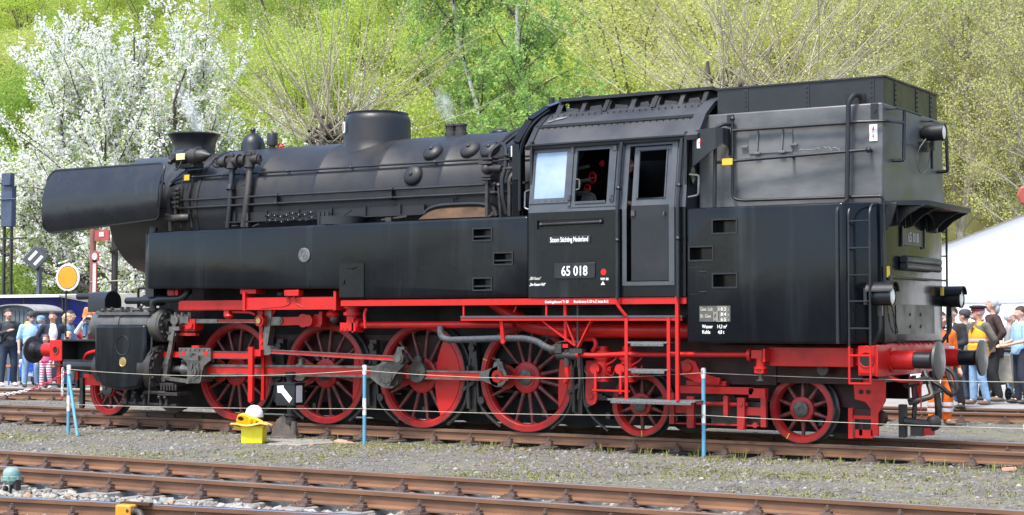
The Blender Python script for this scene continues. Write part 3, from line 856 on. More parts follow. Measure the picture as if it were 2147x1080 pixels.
b = MB(); b.ring((2.69,-1.473,1.145),(0,1,0),.15,.008,28,5); b.v = [(2.69+(p[0]-2.69)*.95,p[1],p[2]) for p in b.v]; part('inspection_ring', b, BLK2, cyl)
b = MB(); b.lathe([(.075,0),(.075,.008),(.066,.012),(.062,.008),(0,.008)],(2.70,-1.472,.885),(0,-1,0),24); b.bar((2.65,-1.482,.885),(2.75,-1.482,.885),.012,.006); b.bar((2.67,-1.482,.91),(2.73,-1.482,.91),.01,.006); b.bar((2.67,-1.482,.86),(2.73,-1.482,.86),.01,.006); part('maker_plate', b, BRASS, cyl)
b = MB(); b.cyl((3.0,-1.12,.80),(3.26,-1.12,.80),.36,n=36); b.cyl((3.26,-1.12,.80),(3.30,-1.12,.80),.30,n=30); b.cyl((3.30,-1.12,.80),(3.42,-1.12,.80),.13,n=20)
for k in range(14):
    a = 2*PI*k/14; b.cyl((3.26,-1.12+.33*math.cos(a),.80+.33*math.sin(a)),(3.31,-1.12+.33*math.cos(a),.80+.33*math.sin(a)),.022,n=6)
part('cylinder_cover', b, IRON, cyl)
b = MB(); b.tube([(3.22,-1.38,1.28),(3.24,-1.4,1.1),(3.20,-1.42,.95),(3.26,-1.44,.8),(3.24,-1.44,.5),(3.22,-1.44,.25)],.014,6,.06); b.tube([(3.0,-1.3,.42),(3.45,-1.3,.42)],.03,8); b.tube([(2.4,-1.2,.24),(3.6,-1.2,.22)],.035,8)
for x in (2.55,2.75,2.95,3.3,3.42): b.cyl((x,-1.25,.22),(x,-1.25,.42),.03,n=8); b.ball((x,-1.28,.35),.04,8)
for k in range(6): b.bar((3.36+.06*k,-1.3,.55),(3.36+.06*k,-1.3,.46),.03,.03)
b.box(3.3,3.7,-1.32,-1.0,.38,.43); b.box(3.3,3.6,-1.3,-1.0,.52,.57)
part('drain_cocks', b, IRON, cyl)
b = MB(); b.cyl((1.12,-1.12,.80),(2.05,-1.12,.80),.085,n=16); b.cyl((1.86,-1.12,.80),(2.1,-1.12,.80),.22,.34,n=28); b.ball((1.12,-1.12,.80),.085,12); part('piston_rod_cover', b, BLK2, cyl)
# the other cylinder
b = MB(); b.prism([(2.06,.72),(2.22,.50),(2.62,.44),(3.02,.48),(3.16,.72),(3.16,1.47),(2.06,1.47)], .75,1.47); b.cyl((1.9,1.15,1.46),(3.36,1.15,1.46),.27,n=24); part('cylinder_block', b, BLK, bevel=.03)
# smoke box front box and lubricator
half = [(-1.15,1.67),(-.81,1.67)]+[(-.98+.17*math.cos(a),1.83+.17*math.sin(a)) for a in np.linspace(0,PI,13)]
b = MB(); b.prism(half, 1.58, 1.95, plane='yz'); b.prism([(-.98+(y+.98)*1.08,1.67+(z-1.67)*1.04) for y,z in half], 1.95, 1.975, plane='yz')
for k in range(9):
    a = PI*k/8; b.cyl((1.97,-.98+.15*math.cos(a),1.83+.15*math.sin(a)),(1.985,-.98+.15*math.cos(a),1.83+.15*math.sin(a)),.012,n=6)
part('pump_box', b, BLK2)
b = MB(); b.tube([(1.1,-.9,1.93),(1.75,-.95,1.93),(1.85,-.95,1.85),(1.88,-.95,1.6)],.055,10,.1); part('front_handrail', b, BLK2)
# ---- front buffer beam and buffers
b = MB(); b.box(.62,.90,-1.05,1.05,.88,1.215)
fb = part('front_buffer_beam', b, RED)
cut_boxes(fb, [(.66,.86,-1.5,-1.0,.97,1.12)]) if False else None
b = MB()
b.panel(.62,.90,.88,1.215,[],lambda z:-1.062,.01); b.lathe([(.072,0),(.072,.012),(.055,.012),(.055,-.002)],(.76,-1.062,1.05),(0,-1,0),24,cap=False); part('end_plate', b, RED, fb)
b = MB(); b.cyl((.76,-1.055,1.05),(.76,-1.064,1.05),.058,n=24); part('end_opening', b, DARK, fb)
b = MB(); b.box(.9,2.05,-1.06,1.06,1.20,1.225); b.box(.9,1.9,-1.04,-1.01,.86,.90); o = part('front_platform', b, BLK2)
b = MB(); b.prism([(1.45,.58),(2.05,.58),(2.05,1.18),(1.75,1.12),(1.45,.9)], -.80,-.74); part('front_frame_plate', b, REDK)
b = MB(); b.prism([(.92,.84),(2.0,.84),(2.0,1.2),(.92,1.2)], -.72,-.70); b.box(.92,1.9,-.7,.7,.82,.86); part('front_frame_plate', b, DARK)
b = MB(); b.tube([(1.30,-.95,.88),(1.45,-1.05,1.0),(1.7,-1.05,1.05),(2.0,-1.05,1.05)],.03,8,.1); b.box(1.2,1.95,-.86,-.80,.48,.66); b.box(.93,1.0,-.80,-.76,.56,.86); part('guard_iron', b, RED)
b = MB()
for x in (1.5,1.58): b.cyl((x,-.87,.57),(x,-.85,.57),.025,n=8)
b.box(1.15,1.22,-.9,-.84,.12,.60); b.tube([(1.18,-.88,.2),(1.18,-.88,.1)],.04,8); part('sand_pipe', b, IRON)
def buffer(x, y, d, plate):
    r = MB(); r.lathe([(.15,0),(.15,.03),(.115,.035),(.115,.30)],(x,y,1.05),(d,0,0),28)
    for k in range(4):
        a = PI/4+k*PI/2; r.cyl((x,y+.135*math.cos(a),1.05+.135*math.sin(a)),(x+d*.05,y+.135*math.cos(a),1.05+.135*math.sin(a)),.018,n=6)
    s_ = part('buffer_shank', r, RED)
    r = MB(); r.lathe([(.098,.28),(.098,.50),(.15,.565)],(x,y,1.05),(d,0,0),28); part('buffer_plunger', r, BLK2, s_)
    r = MB(); r.lathe([(.20,.565),(.228,.572),(.228,.60),(.15,.612),(0,.618)],(x,y,1.05),(d,0,0),36); part('buffer_head', r, plate, s_)
BUFF = mat('buffer plate black', (.045,.047,.05), .38, metal=.3, col2=(.075,.075,.078), scale=6)
for y in (-.875,.875): buffer(.62,y,-1,BUFF); buffer(14.86,y,1,BUFF)
b = MB(); b.tube([(.92,-1.0,1.23),(.92,-1.0,2.0)],.014,6); b.ball((.92,-1.0,2.0),.035,8); b.lathe([(.06,0),(.03,.04)],(.92,-1.0,1.23),(0,0,1),10); part('lamp_iron', b, BLK2)
b = MB(); b.box(.56,.62,-.45,-.40,.40,.9); b.tube([(.45,-.3,1.0),(.4,-.3,.7),(.42,-.35,.5)],.04,8,.08); b.tube([(.45,.0,1.0),(.3,.0,.95),(.28,.0,.7)],.035,8,.06); b.box(.62,1.0,-1.04,-.7,.80,.815); part('coupling', b, IRON)
b = MB(); b.box(.70,.78,-.98,-.92,.50,.88); part('front_step_bracket', b, RED)
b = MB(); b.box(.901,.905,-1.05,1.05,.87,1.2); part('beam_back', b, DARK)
b = MB(); b.box(.52,.98,-1.1,-.85,.47,.50); part('front_step', b, BLK2)
# ---- wheels
def wheel(name, x, r, nsp, hub, rimw, cw=None, pin=None, parent=None, axle=.11, far=False):
    """wheel on the near side with its centre at (x, r); cw = (mid angle, half angle, inner, outer)"""
    s = -1 if not far else 1
    root = bpy.data.objects.new(name, None); COL.objects.link(root); root.parent = L; root.location = (x-7.7, s*.755, r)
    Y = lambda d: s*d           # local: outward is negative y on the near side
    ax = (0, s, 0)
    def pt(nm, b, m, ang=38): return b.build(nm, m, root, local=True, ang=ang)
    b = MB(); b.lathe([(r-.075,-.07),(r+.028,-.07),(r+.028,-.045),(r+.004,-.03),(r,-.02),(r-.002,.062),(r-.075,.062),(r-.075,-.07)],(0,0,0),ax,72,cap=False); pt('tyre', b, TYRE)
    b = MB(); b.lathe([(r-.012,.058),(r-.012,.068),(r-.078,.072),(r-.084,.055),(r-rimw,.050),(r-rimw-.012,.03),(r-rimw-.012,-.05),(r-.06,-.05)],(0,0,0),ax,72,cap=False); pt('rim', b, REDW)
    r0, r1 = hub*.8, r-rimw
    def spoke_shape(b, a):
        c, d = math.cos(a), math.sin(a)
        w0, w1, t0, t1 = .036, .021, .042, .026
        vs = []
        for rr_, w, t in ((r0,w0,t0),(r1,w1,t1),):
            for q in range(8):
                an = 2*PI*q/8; u, v = w*math.cos(an), t*math.sin(an)
                vs.append((rr_*c-u*d, Y(v), rr_*d+u*c))
        b.add(vs, [(q,(q+1)%8,8+(q+1)%8,8+q) for q in range(8)], 0)
        b.add([(r1*.97*c-.05*d,Y(-.02),r1*.97*d+.05*c),(r1*.97*c+.05*d,Y(-.02),r1*.97*d-.05*c),(r1*.9*c,Y(.018),r1*.9*d),(r1*1.01*c,Y(.025),r1*1.01*d)],[(0,3,2),(3,1,2)],0)
    if far:
        b = MB()
        for k in range(nsp): spoke_shape(b, 2*PI*(k+.5)/nsp)
        pt('spokes', b, GREASE, 60)['kind'] = 'stuff'
    else:
        b = MB(); spoke_shape(b, 0); s0 = pt('spoke', b, GREASE, 60)
        for k in range(nsp):
            o = s0 if k == 0 else s0.copy()
            if k: COL.objects.link(o)
            o.rotation_euler = (0, -2*PI*(k+.5)/nsp, 0)
    b = MB(); b.lathe([(hub,-.06),(hub,.062),(hub-.02,.072),(hub*.66,.072),(hub*.66,.085),(axle,.085)],(0,0,0),ax,40,cap=False)
    if pin is not None:
        px, pz = .33*math.cos(pin), .33*math.sin(pin)
        b.lathe([(.17,-.05),(.17,.055),(.15,.06),(0,.06)],(px,0,pz),ax,26)
        n_ = Vector((-math.sin(pin),0,math.cos(pin)))
        for q in (-1,): 
            A = Vector((0,0,0))+n_*hub*.95; B = Vector((px,0,pz))+n_*.165; C_ = Vector((px,0,pz))-n_*.165; D = -n_*hub*.95
            y0, y1 = Y(-.05), Y(.055)
            b.add([(p.x,y,p.z) for y in (y0,y1) for p in (A,B,C_,D)], [(4,5,6,7),(7,6,5,4),(0,1,5,4),(2,3,7,6)])
    pt('hub', b, REDW)
    b = MB(); b.lathe([(axle,.075),(axle,.10),(axle-.015,.106),(.03,.106),(.03,.09),(0,.09)],(0,0,0),ax,28); pt('axle_end', b, STEELD)
    if cw:
        am, ah, ri, ro = cw
        poly = []
        k = 18
        for i in range(k+1):
            a = am-ah+2*ah*i/k; poly.append((ro*math.cos(a), ro*math.sin(a)))
        e0 = Vector(poly[-1]); e1 = Vector(poly[0]); mid = Vector((math.cos(am),math.sin(am)))*ri
        for i in range(1,8):
            t = i/8; p = e0*(1-t)**2+mid*2*t*(1-t)+e1*t*t; poly.append(tuple(p))
        b = MB(); b.prism(poly, Y(.075), Y(-.04)); pt('counterweight', b, RED, 30)
    return root
XD = [4.44,6.185,7.93,9.68]
for far in (False, True):
    wheel('leading_wheel', 1.725, .425, 10, .13, .10, (1.2,1.1,.1,.31), far=far)
    for i, x in enumerate(XD):
        cw = [( -.1,.62,.56,.665),(-.05,.62,.52,.665),(-.06,.98,.12,.665),(-.05,.62,.50,.665)][i]
        wheel('driving_wheel', x, .75, 15, .215 if i != 2 else .25, .095, cw, PI, far=far)
    wheel('trailing_wheel', 11.44, .425, 10, .155, .085, far=far, axle=.10)
    wheel('trailing_wheel', 13.69, .425, 10, .155, .085, far=far, axle=.10)
b = MB()
for x, r in [(1.725,.425)]+[(x,.75) for x in XD]+[(11.44,.425),(13.69,.425)]: b.cyl((x,-.7,r),(x,.7,r),.09,n=14)
part('axle', b, IRON)
# yellow paint marks on the tyres are built as thin strips
b = MB()
for x, r, a in ((11.44,.425,-1.50),(13.69,.425,-2.05),(9.68,.75,2.80)):
    c, d = math.cos(a), math.sin(a); b.bar((x+(r-.085)*c,-.832,r+(r-.085)*d),(x+(r-.01)*c,-.832,r+(r-.01)*d),.012,.006,up=(0,1,0))
part('tyre_mark', b, YEL)
# brake hangers, brake shoes, sand pipes between the drivers
for x in (5.31,7.06,8.80,10.5):
    b = MB(); b.box(x-.07,x+.05,-.80,-.70,.25,1.25); b.tube([(x-.05,-.84,.30),(x-.05,-.86,.9)],.03,8); b.cyl((x+.16,-.86,.42),(x+.16,-.80,.42),.055,n=12); b.bar((x-.15,-.86,.55),(x+.06,-.86,.68),.02,.05); b.cyl((x,-.86,1.15),(x,-.8,1.15),.05,n=10)
    part('brake_hanger', b, IRON)
    for d in (-1,1):
        b = MB(); b.tube([(x+d*.05,-.80,1.0),(x+d*.10,-.82,.4),(x+d*.22,-.80,.22),(x+d*.44,-.78,.06)],.022,7,.12); part('sand_pipe', b, IRON)
# ---- rods and valve gear
b = MB()
def fluted(b, p0, p1, y, h0, h1, t=.05, lip=.018):
    """rod with red web (material 1) and steel flanges (material 0)"""
    p0 = Vector((p0[0],0,p0[1])); p1 = Vector((p1[0],0,p1[1])); d = (p1-p0).normalized(); n_ = Vector((-d.z,0,d.x))
    def quad(a0,a1,b0,b1,ya,yb,mi):
        vs = [p0+n_*a0,p1+n_*b0,p1+n_*b1,p0+n_*a1]
        b.add([(v.x,ya,v.z) for v in vs]+[(v.x,yb,v.z) for v in vs],[(0,1,2,3),(7,6,5,4),(1,0,4,5),(2,1,5,6),(3,2,6,7),(0,3,7,4)],mi)
    quad(-h0/2,h0/2,-h1/2,h1/2,y,y+t,1)
    quad(h0/2-lip,h0/2,h1/2-lip,h1/2,y-.014,y+t,0); quad(-h0/2,-h0/2+lip,-h1/2,-h1/2+lip,y-.014,y+t,0)
def boss(b, x, z, y0, y1, r, mi=0, n=26): b.cyl((x,y0,z),(x,y1,z),r,n=n,mi=mi)
PZ = .765
PX = [x-.33 for x in XD]
b = MB(); fluted(b,(PX[0],PZ),(PX[2],PZ),-.985,.13,.13)
for i in (0,1,2): boss(b,PX[i],PZ,-1.02,-.92,.13); b.cyl((PX[i],-.97,PZ+.1),(PX[i],-.97,PZ+.20),.05,n=10)
part('coupling_rod', b, [STEEL,RED])
b = MB(); fluted(b,(PX[2]+.1,PZ),(PX[3]-.08,PZ),-.985,.12,.135,.05,.024); boss(b,PX[3],PZ,-1.03,-.92,.145); b.prism([(PX[3]-.10,PZ+.08),(PX[3]+.10,PZ+.08),(PX[3]+.06,PZ+.20),(PX[3]+.03,PZ+.20),(PX[3]+.03,PZ+.24),(PX[3]-.03,PZ+.24),(PX[3]-.03,PZ+.20),(PX[3]-.06,PZ+.20)],-1.02,-.94); b.prism([(PX[3]-.3,PZ-.05),(PX[3],PZ-.14),(PX[3],PZ+.14),(PX[3]-.3,PZ+.05)],-1.03,-.94)
crod = part('coupling_rod', b, [STEEL,RED])
b = MB(); boss(b,PX[3],PZ,-1.05,-1.02,.085); b.bar((PX[3]+.03,-1.045,PZ-.02),(PX[3]+.19,-1.045,PZ-.03),.05,.03,up=(0,1,0)); part('pin_cap', b, RED, crod)
b = MB(); boss(b,PX[3],PZ,-1.06,-1.04,.03); part('pin', b, IRON, crod)
b = MB(); boss(b,7.93+.05,PZ+.04,-1.02,-.92,.15); b.cyl((7.99,-.97,PZ+.14),(7.99,-.97,PZ+.26),.05,n=10); b.box(7.93,8.06,-1.01,-.93,PZ+.14,PZ+.25); boss(b,7.98,PZ+.03,-1.04,-1.0,.05); part('rod_knuckle', b, STEELD)
MRZ = .76
b = MB(); fluted(b,(4.0,MRZ+.02),(7.42,MRZ+.04),-1.13,.165,.165,.06,.032)
b.prism([(7.28,MRZ-.05),(7.40,MRZ-.13),(7.52,MRZ-.19),(7.66,MRZ-.19),(7.76,MRZ-.12),(7.78,MRZ+.10),(7.72,MRZ+.18),(7.66,MRZ+.19),(7.50,MRZ+.18),(7.36,MRZ+.12),(7.28,MRZ+.10)],-1.16,-1.05)
boss(b,7.60,MRZ,-1.18,-1.04,.15)
mrod = part('main_rod', b, [STEEL,RED], ang=25)
b = MB(); b.prism([(7.50,.66),(7.66,.60),(7.80,.80),(7.98,.95),(7.95,1.07),(7.86,1.08),(7.80,1.02),(7.50,.88)],-1.24,-1.18); boss(b,7.88,1.0,-1.32,-1.18,.085); boss(b,7.60,MRZ,-1.25,-1.18,.12); b.prism([(7.82,1.06),(7.94,1.06),(7.93,1.12),(7.98,1.12),(7.98,1.16),(7.86,1.16)],-1.31,-1.24)
for x,z in ((7.52,.70),(7.56,.86),(7.70,.68)): b.cyl((x,-1.26,z),(x,-1.24,z),.02,n=6)
part('return_crank', b, STEELD, ang=25)
b = MB(); fluted(b,(5.52,1.075),(7.86,.995),-1.30,.06,.075,.05,.012); boss(b,5.50,1.08,-1.31,-1.22,.06); boss(b,7.88,1.0,-1.335,-1.29,.055); part('eccentric_rod', b, [STEEL,RED])
# expansion link and its bracket
b = MB()
arc = [(5.34+.10*math.sin(t*1.2)+.02, 1.10+.62*t) for t in np.linspace(0,1,9)]
b.prism([(x-.055,z) for x,z in arc]+[(x+.055,z) for x,z in reversed(arc)],-1.24,-1.12); b.prism([(5.37,1.02),(5.52,1.02),(5.56,1.10),(5.46,1.16),(5.36,1.16)],-1.25,-1.13)
for t in (.25,.42): b.cyl((5.36+.1*math.sin(t*1.2)+.0,-1.246,1.10+.62*t),(5.36+.1*math.sin(t*1.2),-1.24,1.10+.62*t),.026,n=10)
link = part('expansion_link', b, STEEL, ang=25)
b = MB(); boss(b,5.34,1.53,-1.33,-1.2,.085); boss(b,5.34,1.53,-1.345,-1.32,.05); b.prism([(5.18,1.76),(5.62,1.76),(5.5,1.60),(5.42,1.45),(5.28,1.45)],-1.22,-1.19); part('link_bracket', b, RED)
b = MB(); boss(b,5.34,1.53,-1.352,-1.34,.042); part('link_pin', b, BRASS, link)
b = MB(); fluted(b,(3.70,1.525),(5.30,1.52),-1.21,.06,.05,.05,.010); b.box(3.64,4.42,-1.226,-1.15,1.492,1.556); boss(b,3.66,1.525,-1.24,-1.14,.06); part('radius_rod', b, [STEEL,RED])
b = MB(); b.bar((5.62,-1.19,1.52),(6.32,-1.19,1.53),.07,.12); boss(b,6.22,1.53,-1.28,-1.05,.085); boss(b,6.10,1.53,-1.24,-1.1,.10); b.box(6.28,6.40,-1.2,-1.0,1.44,1.62); b.box(6.38,6.44,-1.22,-1.1,1.47,1.66)
part('reversing_arm', b, RED)
b = MB(); b.box(5.47,5.66,-1.23,-1.16,1.46,1.585); boss(b,5.66,1.53,-1.25,-1.14,.055); boss(b,5.66,1.53,-1.265,-1.24,.03); part('lifting_link', b, STEEL)
b = MB(); b.bar((3.60,-1.24,1.56),(3.37,-1.24,.62),.055,.075,up=(1,0,0)); b.bar((3.56,-1.25,1.40),(3.52,-1.25,1.22),.09,.11,up=(1,0,0)); boss(b,3.60,1.54,-1.29,-1.2,.075)
for k in range(6): b.cyl((3.5+.07*k,-1.22,1.57),(3.5+.07*k,-1.22,1.63+.03*(k%2)),.03,n=6)
b.box(3.50,3.86,-1.26,-1.14,1.49,1.60); boss(b,3.37,.63,-1.28,-1.2,.045); boss(b,3.60,1.32,-1.28,-1.2,.03); b.bar((3.44,-1.25,.95),(3.41,-1.25,.85),.06,.09,up=(1,0,0)); b.box(3.5,3.72,-1.3,-1.16,1.38,1.44)
part('combination_lever', b, STEEL, ang=25)
b = MB(); b.bar((3.36,-1.24,.645),(3.92,-1.24,.60),.04,.06); b.bar((3.40,-1.25,.70),(3.46,-1.25,.63),.04,.05); boss(b,3.86,.605,-1.27,-1.2,.04); part('union_link', b, STEEL)
b = MB(); b.box(3.62,3.95,-1.2,-1.08,1.37,1.47); b.box(3.78,3.98,-1.24,-1.05,1.40,1.56); b.box(3.5,3.95,-1.2,-1.1,1.30,1.345); boss(b,3.90,1.46,-1.27,-1.05,.05); part('valve_guide', b, RED)
# crosshead and slide bar
b = MB(); b.box(3.30,5.16,-1.20,-1.02,.965,1.05); sb = part('slide_bar', b, RED)
b = MB(); b.box(4.2,5.10,-1.206,-1.02,1.05,1.066); b.box(4.2,5.10,-1.206,-1.02,.952,.966); part('slide_bar_edge', b, STEELD, sb)
b = MB()
poly = [(3.66,1.115),(4.31,1.115),(4.32,.93),(4.26,.90),(4.18,.84),(4.14,.74),(4.12,.60),(4.08,.575),(3.86,.575),(3.84,.60),(3.84,.85),(3.80,.93),(3.68,.96)]
b.prism(poly,-1.25,-1.21); b.prism([(3.82,.6),(4.13,.6),(4.13,.93),(3.82,.93)],-1.22,-.98)
boss(b,3.99,.76,-1.28,-1.24,.12); boss(b,3.99,.76,-1.31,-1.27,.085); boss(b,3.99,.76,-1.32,-1.30,.04)
b.box(3.80,4.10,-1.29,-1.24,.925,1.0); b.cyl((3.95,-1.28,.99),(3.95,-1.28,1.03),.03,n=8); b.bar((3.99,-1.32,.78),(4.01,-1.32,.88),.02,.02)
for x in np.linspace(3.70,4.27,7): b.cyl((x,-1.265,1.085),(x,-1.25,1.085),.018,n=6)
for x,z in ((3.90,.66),(4.07,.66),(3.90,.85),(4.07,.87)): b.cyl((x,-1.262,z),(x,-1.25,z),.022,n=6)
ch_ = part('crosshead', b, STEEL, ang=25)
b = MB()
for x in (3.76,4.22): b.cyl((x,-1.252,1.03),(x,-1.246,1.03),.042,n=18)
part('crosshead_opening', b, RED, ch_)
b = MB(); b.box(3.9,4.05,-1.22,-1.1,1.115,1.15); part('oil_box', b, RED, ch_)
b = MB(); b.cyl((3.30,-1.12,.78),(3.84,-1.12,.78),.055,n=16); b.lathe([(.075,0),(.105,.02),(.105,.09),(.08,.12),(.08,.2)],(3.64,-1.12,.78),(1,0,0),20); b.tube([(3.66,-1.16,.9),(3.74,-1.18,.92),(3.8,-1.16,.9)],.03,8,.03); part('piston_rod', b, STEEL)
# hangers in front of the wheels
b = MB(); b.bar((5.17,-1.30,.33),(5.17,-1.30,1.14),.085,.05,up=(0,1,0)); b.box(5.14,5.34,-1.29,-1.0,1.0,1.10); b.bar((5.31,-1.22,1.0),(5.30,-1.22,1.70),.07,.05,up=(0,1,0)); b.cyl((5.17,-1.33,.34),(5.17,-1.28,.34),.03,n=8); b.bar((5.28,-1.15,.35),(5.28,-1.15,1.0),.05,.05)
for z in (1.2,1.3): b.cyl((5.32,-1.26,z),(5.32,-1.24,z),.02,n=6)
part('slide_bar_hanger', b, RED)
b = MB(); b.box(3.72,5.12,-1.32,-1.26,1.70,1.835); b.box(3.72,5.12,-1.32,-1.18,1.69,1.705); part('gear_beam', b, RED)
b = MB(); b.box(5.15,6.84,-1.42,-1.36,1.70,1.87); b.box(5.12,5.17,-1.45,-1.2,1.68,1.95); b.box(6.83,6.875,-1.45,-1.2,1.68,1.95); b.box(5.05,5.35,-1.42,-1.2,1.93,1.99); b.box(5.15,6.84,-1.44,-1.2,1.69,1.702); o = part('gear_beam', b, RED)
b = MB(); b.box(5.94,6.21,-1.48,-1.36,1.885,1.975); b.cyl((5.98,-1.44,1.86),(5.98,-1.44,1.885),.02,n=8); b.cyl((6.1,-1.44,1.86),(6.1,-1.44,1.885),.02,n=8); part('red_box', b, RED, o, bevel=.008)
b = MB(); b.tube([(5.98,-1.44,1.87),(6.02,-1.43,1.78),(5.9,-1.425,1.74),(5.45,-1.425,1.715)],.006,5,.04); b.tube([(6.1,-1.44,1.87),(6.12,-1.43,1.78),(6.25,-1.425,1.72)],.006,5,.04); part('cable', b, RED, o)
b = MB(); b.box(4.62,4.72,-1.3,-1.2,1.60,1.70); b.ball((4.68,-1.25,1.60),(.08,.08,.05)); b.tube([(4.75,-1.25,1.66),(5.1,-1.25,1.655),(5.2,-1.25,1.62)],.02,7,.05); b.ball((6.70,-1.3,1.62),(.1,.1,.06)); b.box(6.66,6.76,-1.34,-1.26,1.64,1.72); part('oil_pot', b, RED)
b = MB(); b.ball((5.62,-1.15,1.92),.08); b.cyl((5.62,-1.1,1.85),(5.66,-1.1,1.98),.05,n=8); b.ball((6.73,-1.3,1.55),.07,10); b.box(3.35,3.7,-1.2,-1.0,1.94,2.02); part('small_valve', b, IRON)
b = MB(); b.box(3.42,3.55,-1.25,-1.15,1.92,2.0); b.box(3.62,3.68,-1.3,-1.2,1.90,2.0); part('red_bracket', b, RED)
# running board strip, pipes and catwalk
b = MB(); b.box(6.99,12.44,-1.485,-1.40,1.735,1.815); b.box(6.99,12.44,-1.44,-1.0,1.80,1.822); strip = part('running_board', b, RED)
b = MB(); b.lathe([(.09,0),(.09,.12),(.13,.125),(.13,.17),(.10,.17),(.10,.22),(.13,.225),(.13,.25)],(7.02,-1.25,1.48),(0,0,1),20); b.box(6.88,7.16,-1.36,-1.14,1.38,1.50); b.cyl((7.12,-1.25,1.46),(7.18,-1.25,1.46),.10,n=14)
for x in (6.92,7.0,7.08): b.cyl((x,-1.37,1.41),(x,-1.36,1.41),.02,n=6)
b.box(7.09,7.12,-1.36,-1.14,1.36,1.56)
part('flanged_valve', b, RED)
b = MB(); b.cyl((7.16,-1.25,1.465),(9.75,-1.25,1.475),.048,n=14); b.tube([(7.38,-1.42,1.42),(7.36,-1.42,1.62),(7.40,-1.42,1.70)],.022,7,.04); part('red_pipe', b, RED)
b = MB(); b.tube([(9.2,-.9,1.80),(9.55,-.98,1.62),(9.85,-1.05,1.46),(10.4,-1.08,1.40),(12.6,-1.08,1.40)],.105,16,.25); part('large_red_pipe', b, RED)
b = MB(); b.box(9.05,12.38,-1.5,-1.18,1.565,1.59); cat_ = part('catwalk', b, mat('chequer plate',(.045,.047,.05),.5,col2=(.075,.078,.082),scale=70,fac=(.45,.55),bump=.4,bscale=120))
b = MB(); b.box(9.05,12.38,-1.49,-1.47,1.525,1.563); part('catwalk_edge', b, RED, cat_)
b = MB()
for x,z0,z1 in ((9.08,1.59,1.75),(10.39,1.59,1.75)): b.box(x-.012,x+.012,-1.47,-1.45,z0,z1)
b.bar((9.68,-1.45,1.54),(9.69,-1.42,1.24),.05,.03,up=(0,1,0)); b.cyl((9.69,-1.44,1.25),(9.69,-1.40,1.25),.035,n=8); part('catwalk_hanger', b, RED, cat_)
b = MB()
b.bar((10.30,-1.42,1.53),(10.79,-1.40,1.20),.06,.02); b.bar((10.67,-1.42,1.53),(10.80,-1.40,1.20),.07,.02); b.bar((11.05,-1.42,1.53),(10.84,-1.40,1.18),.06,.02); part('stay', b, RED)
b = MB(); b.tube([(10.65,-1.42,1.75),(10.65,-1.40,1.25)],.026,8); b.tube([(10.65,-1.38,1.1),(10.65,-1.37,.85),(10.66,-1.36,.76),(10.6,-1.33,.72)],.035,8,.04); b.tube([(10.6,-1.34,.76),(9.5,-1.10,.775)],.010,6); b.bar((9.9,-1.42,1.72),(9.86,-1.42,1.64),.02,.012); b.box(10.61,10.69,-1.42,-1.34,1.17,1.22); part('red_pipe', b, RED)
b = MB(); b.tube([(10.83,-1.4,1.75),(10.83,-1.4,1.15)],.018,8); b.tube([(10.84,-1.38,1.0),(10.84,-1.36,.7),(10.78,-1.3,.5)],.022,8,.05); part('thin_pipe', b, IRON)
b = MB(); b.tube([(8.60,-1.32,1.45),(8.61,-1.33,1.30),(8.75,-1.35,1.26),(9.65,-1.37,1.29),(10.0,-1.37,1.29),(10.2,-1.37,1.25),(10.34,-1.37,1.16),(10.5,-1.37,1.15)],.045,12,.08); part('lagged_pipe', b, mat('lagged pipe grey',(.06,.065,.075),.75,col2=(.035,.037,.042),scale=25,bump=.5,bscale=60))
b = MB(); b.cyl((10.40,-1.37,1.14),(10.56,-1.37,1.14),.065,n=14); b.box(10.50,10.60,-1.44,-1.3,1.10,1.22); b.cyl((10.5,-1.37,1.07),(10.82,-1.37,1.07),.055,n=12); b.cyl((10.65,-1.37,.93),(10.65,-1.37,1.15),.045,n=12); b.box(10.7,10.9,-1.42,-1.32,1.10,1.16); b.tube([(10.45,-1.38,1.2),(10.6,-1.4,1.26),(10.9,-1.4,1.24)],.012,6,.05); b.cyl((10.83,-1.37,.93),(10.83,-1.37,1.1),.03,n=8); part('pipe_junction', b, IRON)
b = MB(); b.tube([(10.78,-1.35,1.08),(11.05,-1.35,1.07),(11.4,-1.33,1.09),(13.24,-1.3,1.105)],.033,10,.2); b.cyl((10.80,-1.35,1.08),(10.84,-1.35,1.08),.075,n=12); part('heating_pipe', b, RED)
b = MB(); b.cyl((13.20,-1.3,1.105),(13.24,-1.3,1.105),.085,n=12); b.box(13.26,13.40,-1.36,-1.24,1.06,1.16); b.cyl((13.36,-1.3,.95),(13.36,-1.3,1.15),.06,n=12); b.cyl((13.36,-1.3,.93),(13.36,-1.3,.96),.085,n=12); b.box(13.42,13.45,-1.38,-1.22,1.02,1.18); b.box(13.30,13.42,-1.36,-1.24,.88,.93); part('shut_off_valve', b, RED)
b = MB(); b.cyl((13.36,-1.3,.80),(13.36,-1.3,.90),.03,n=8); b.cyl((13.36,-1.3,.785),(13.36,-1.3,.80),.06,n=12); part('valve_stem', b, STEELD)
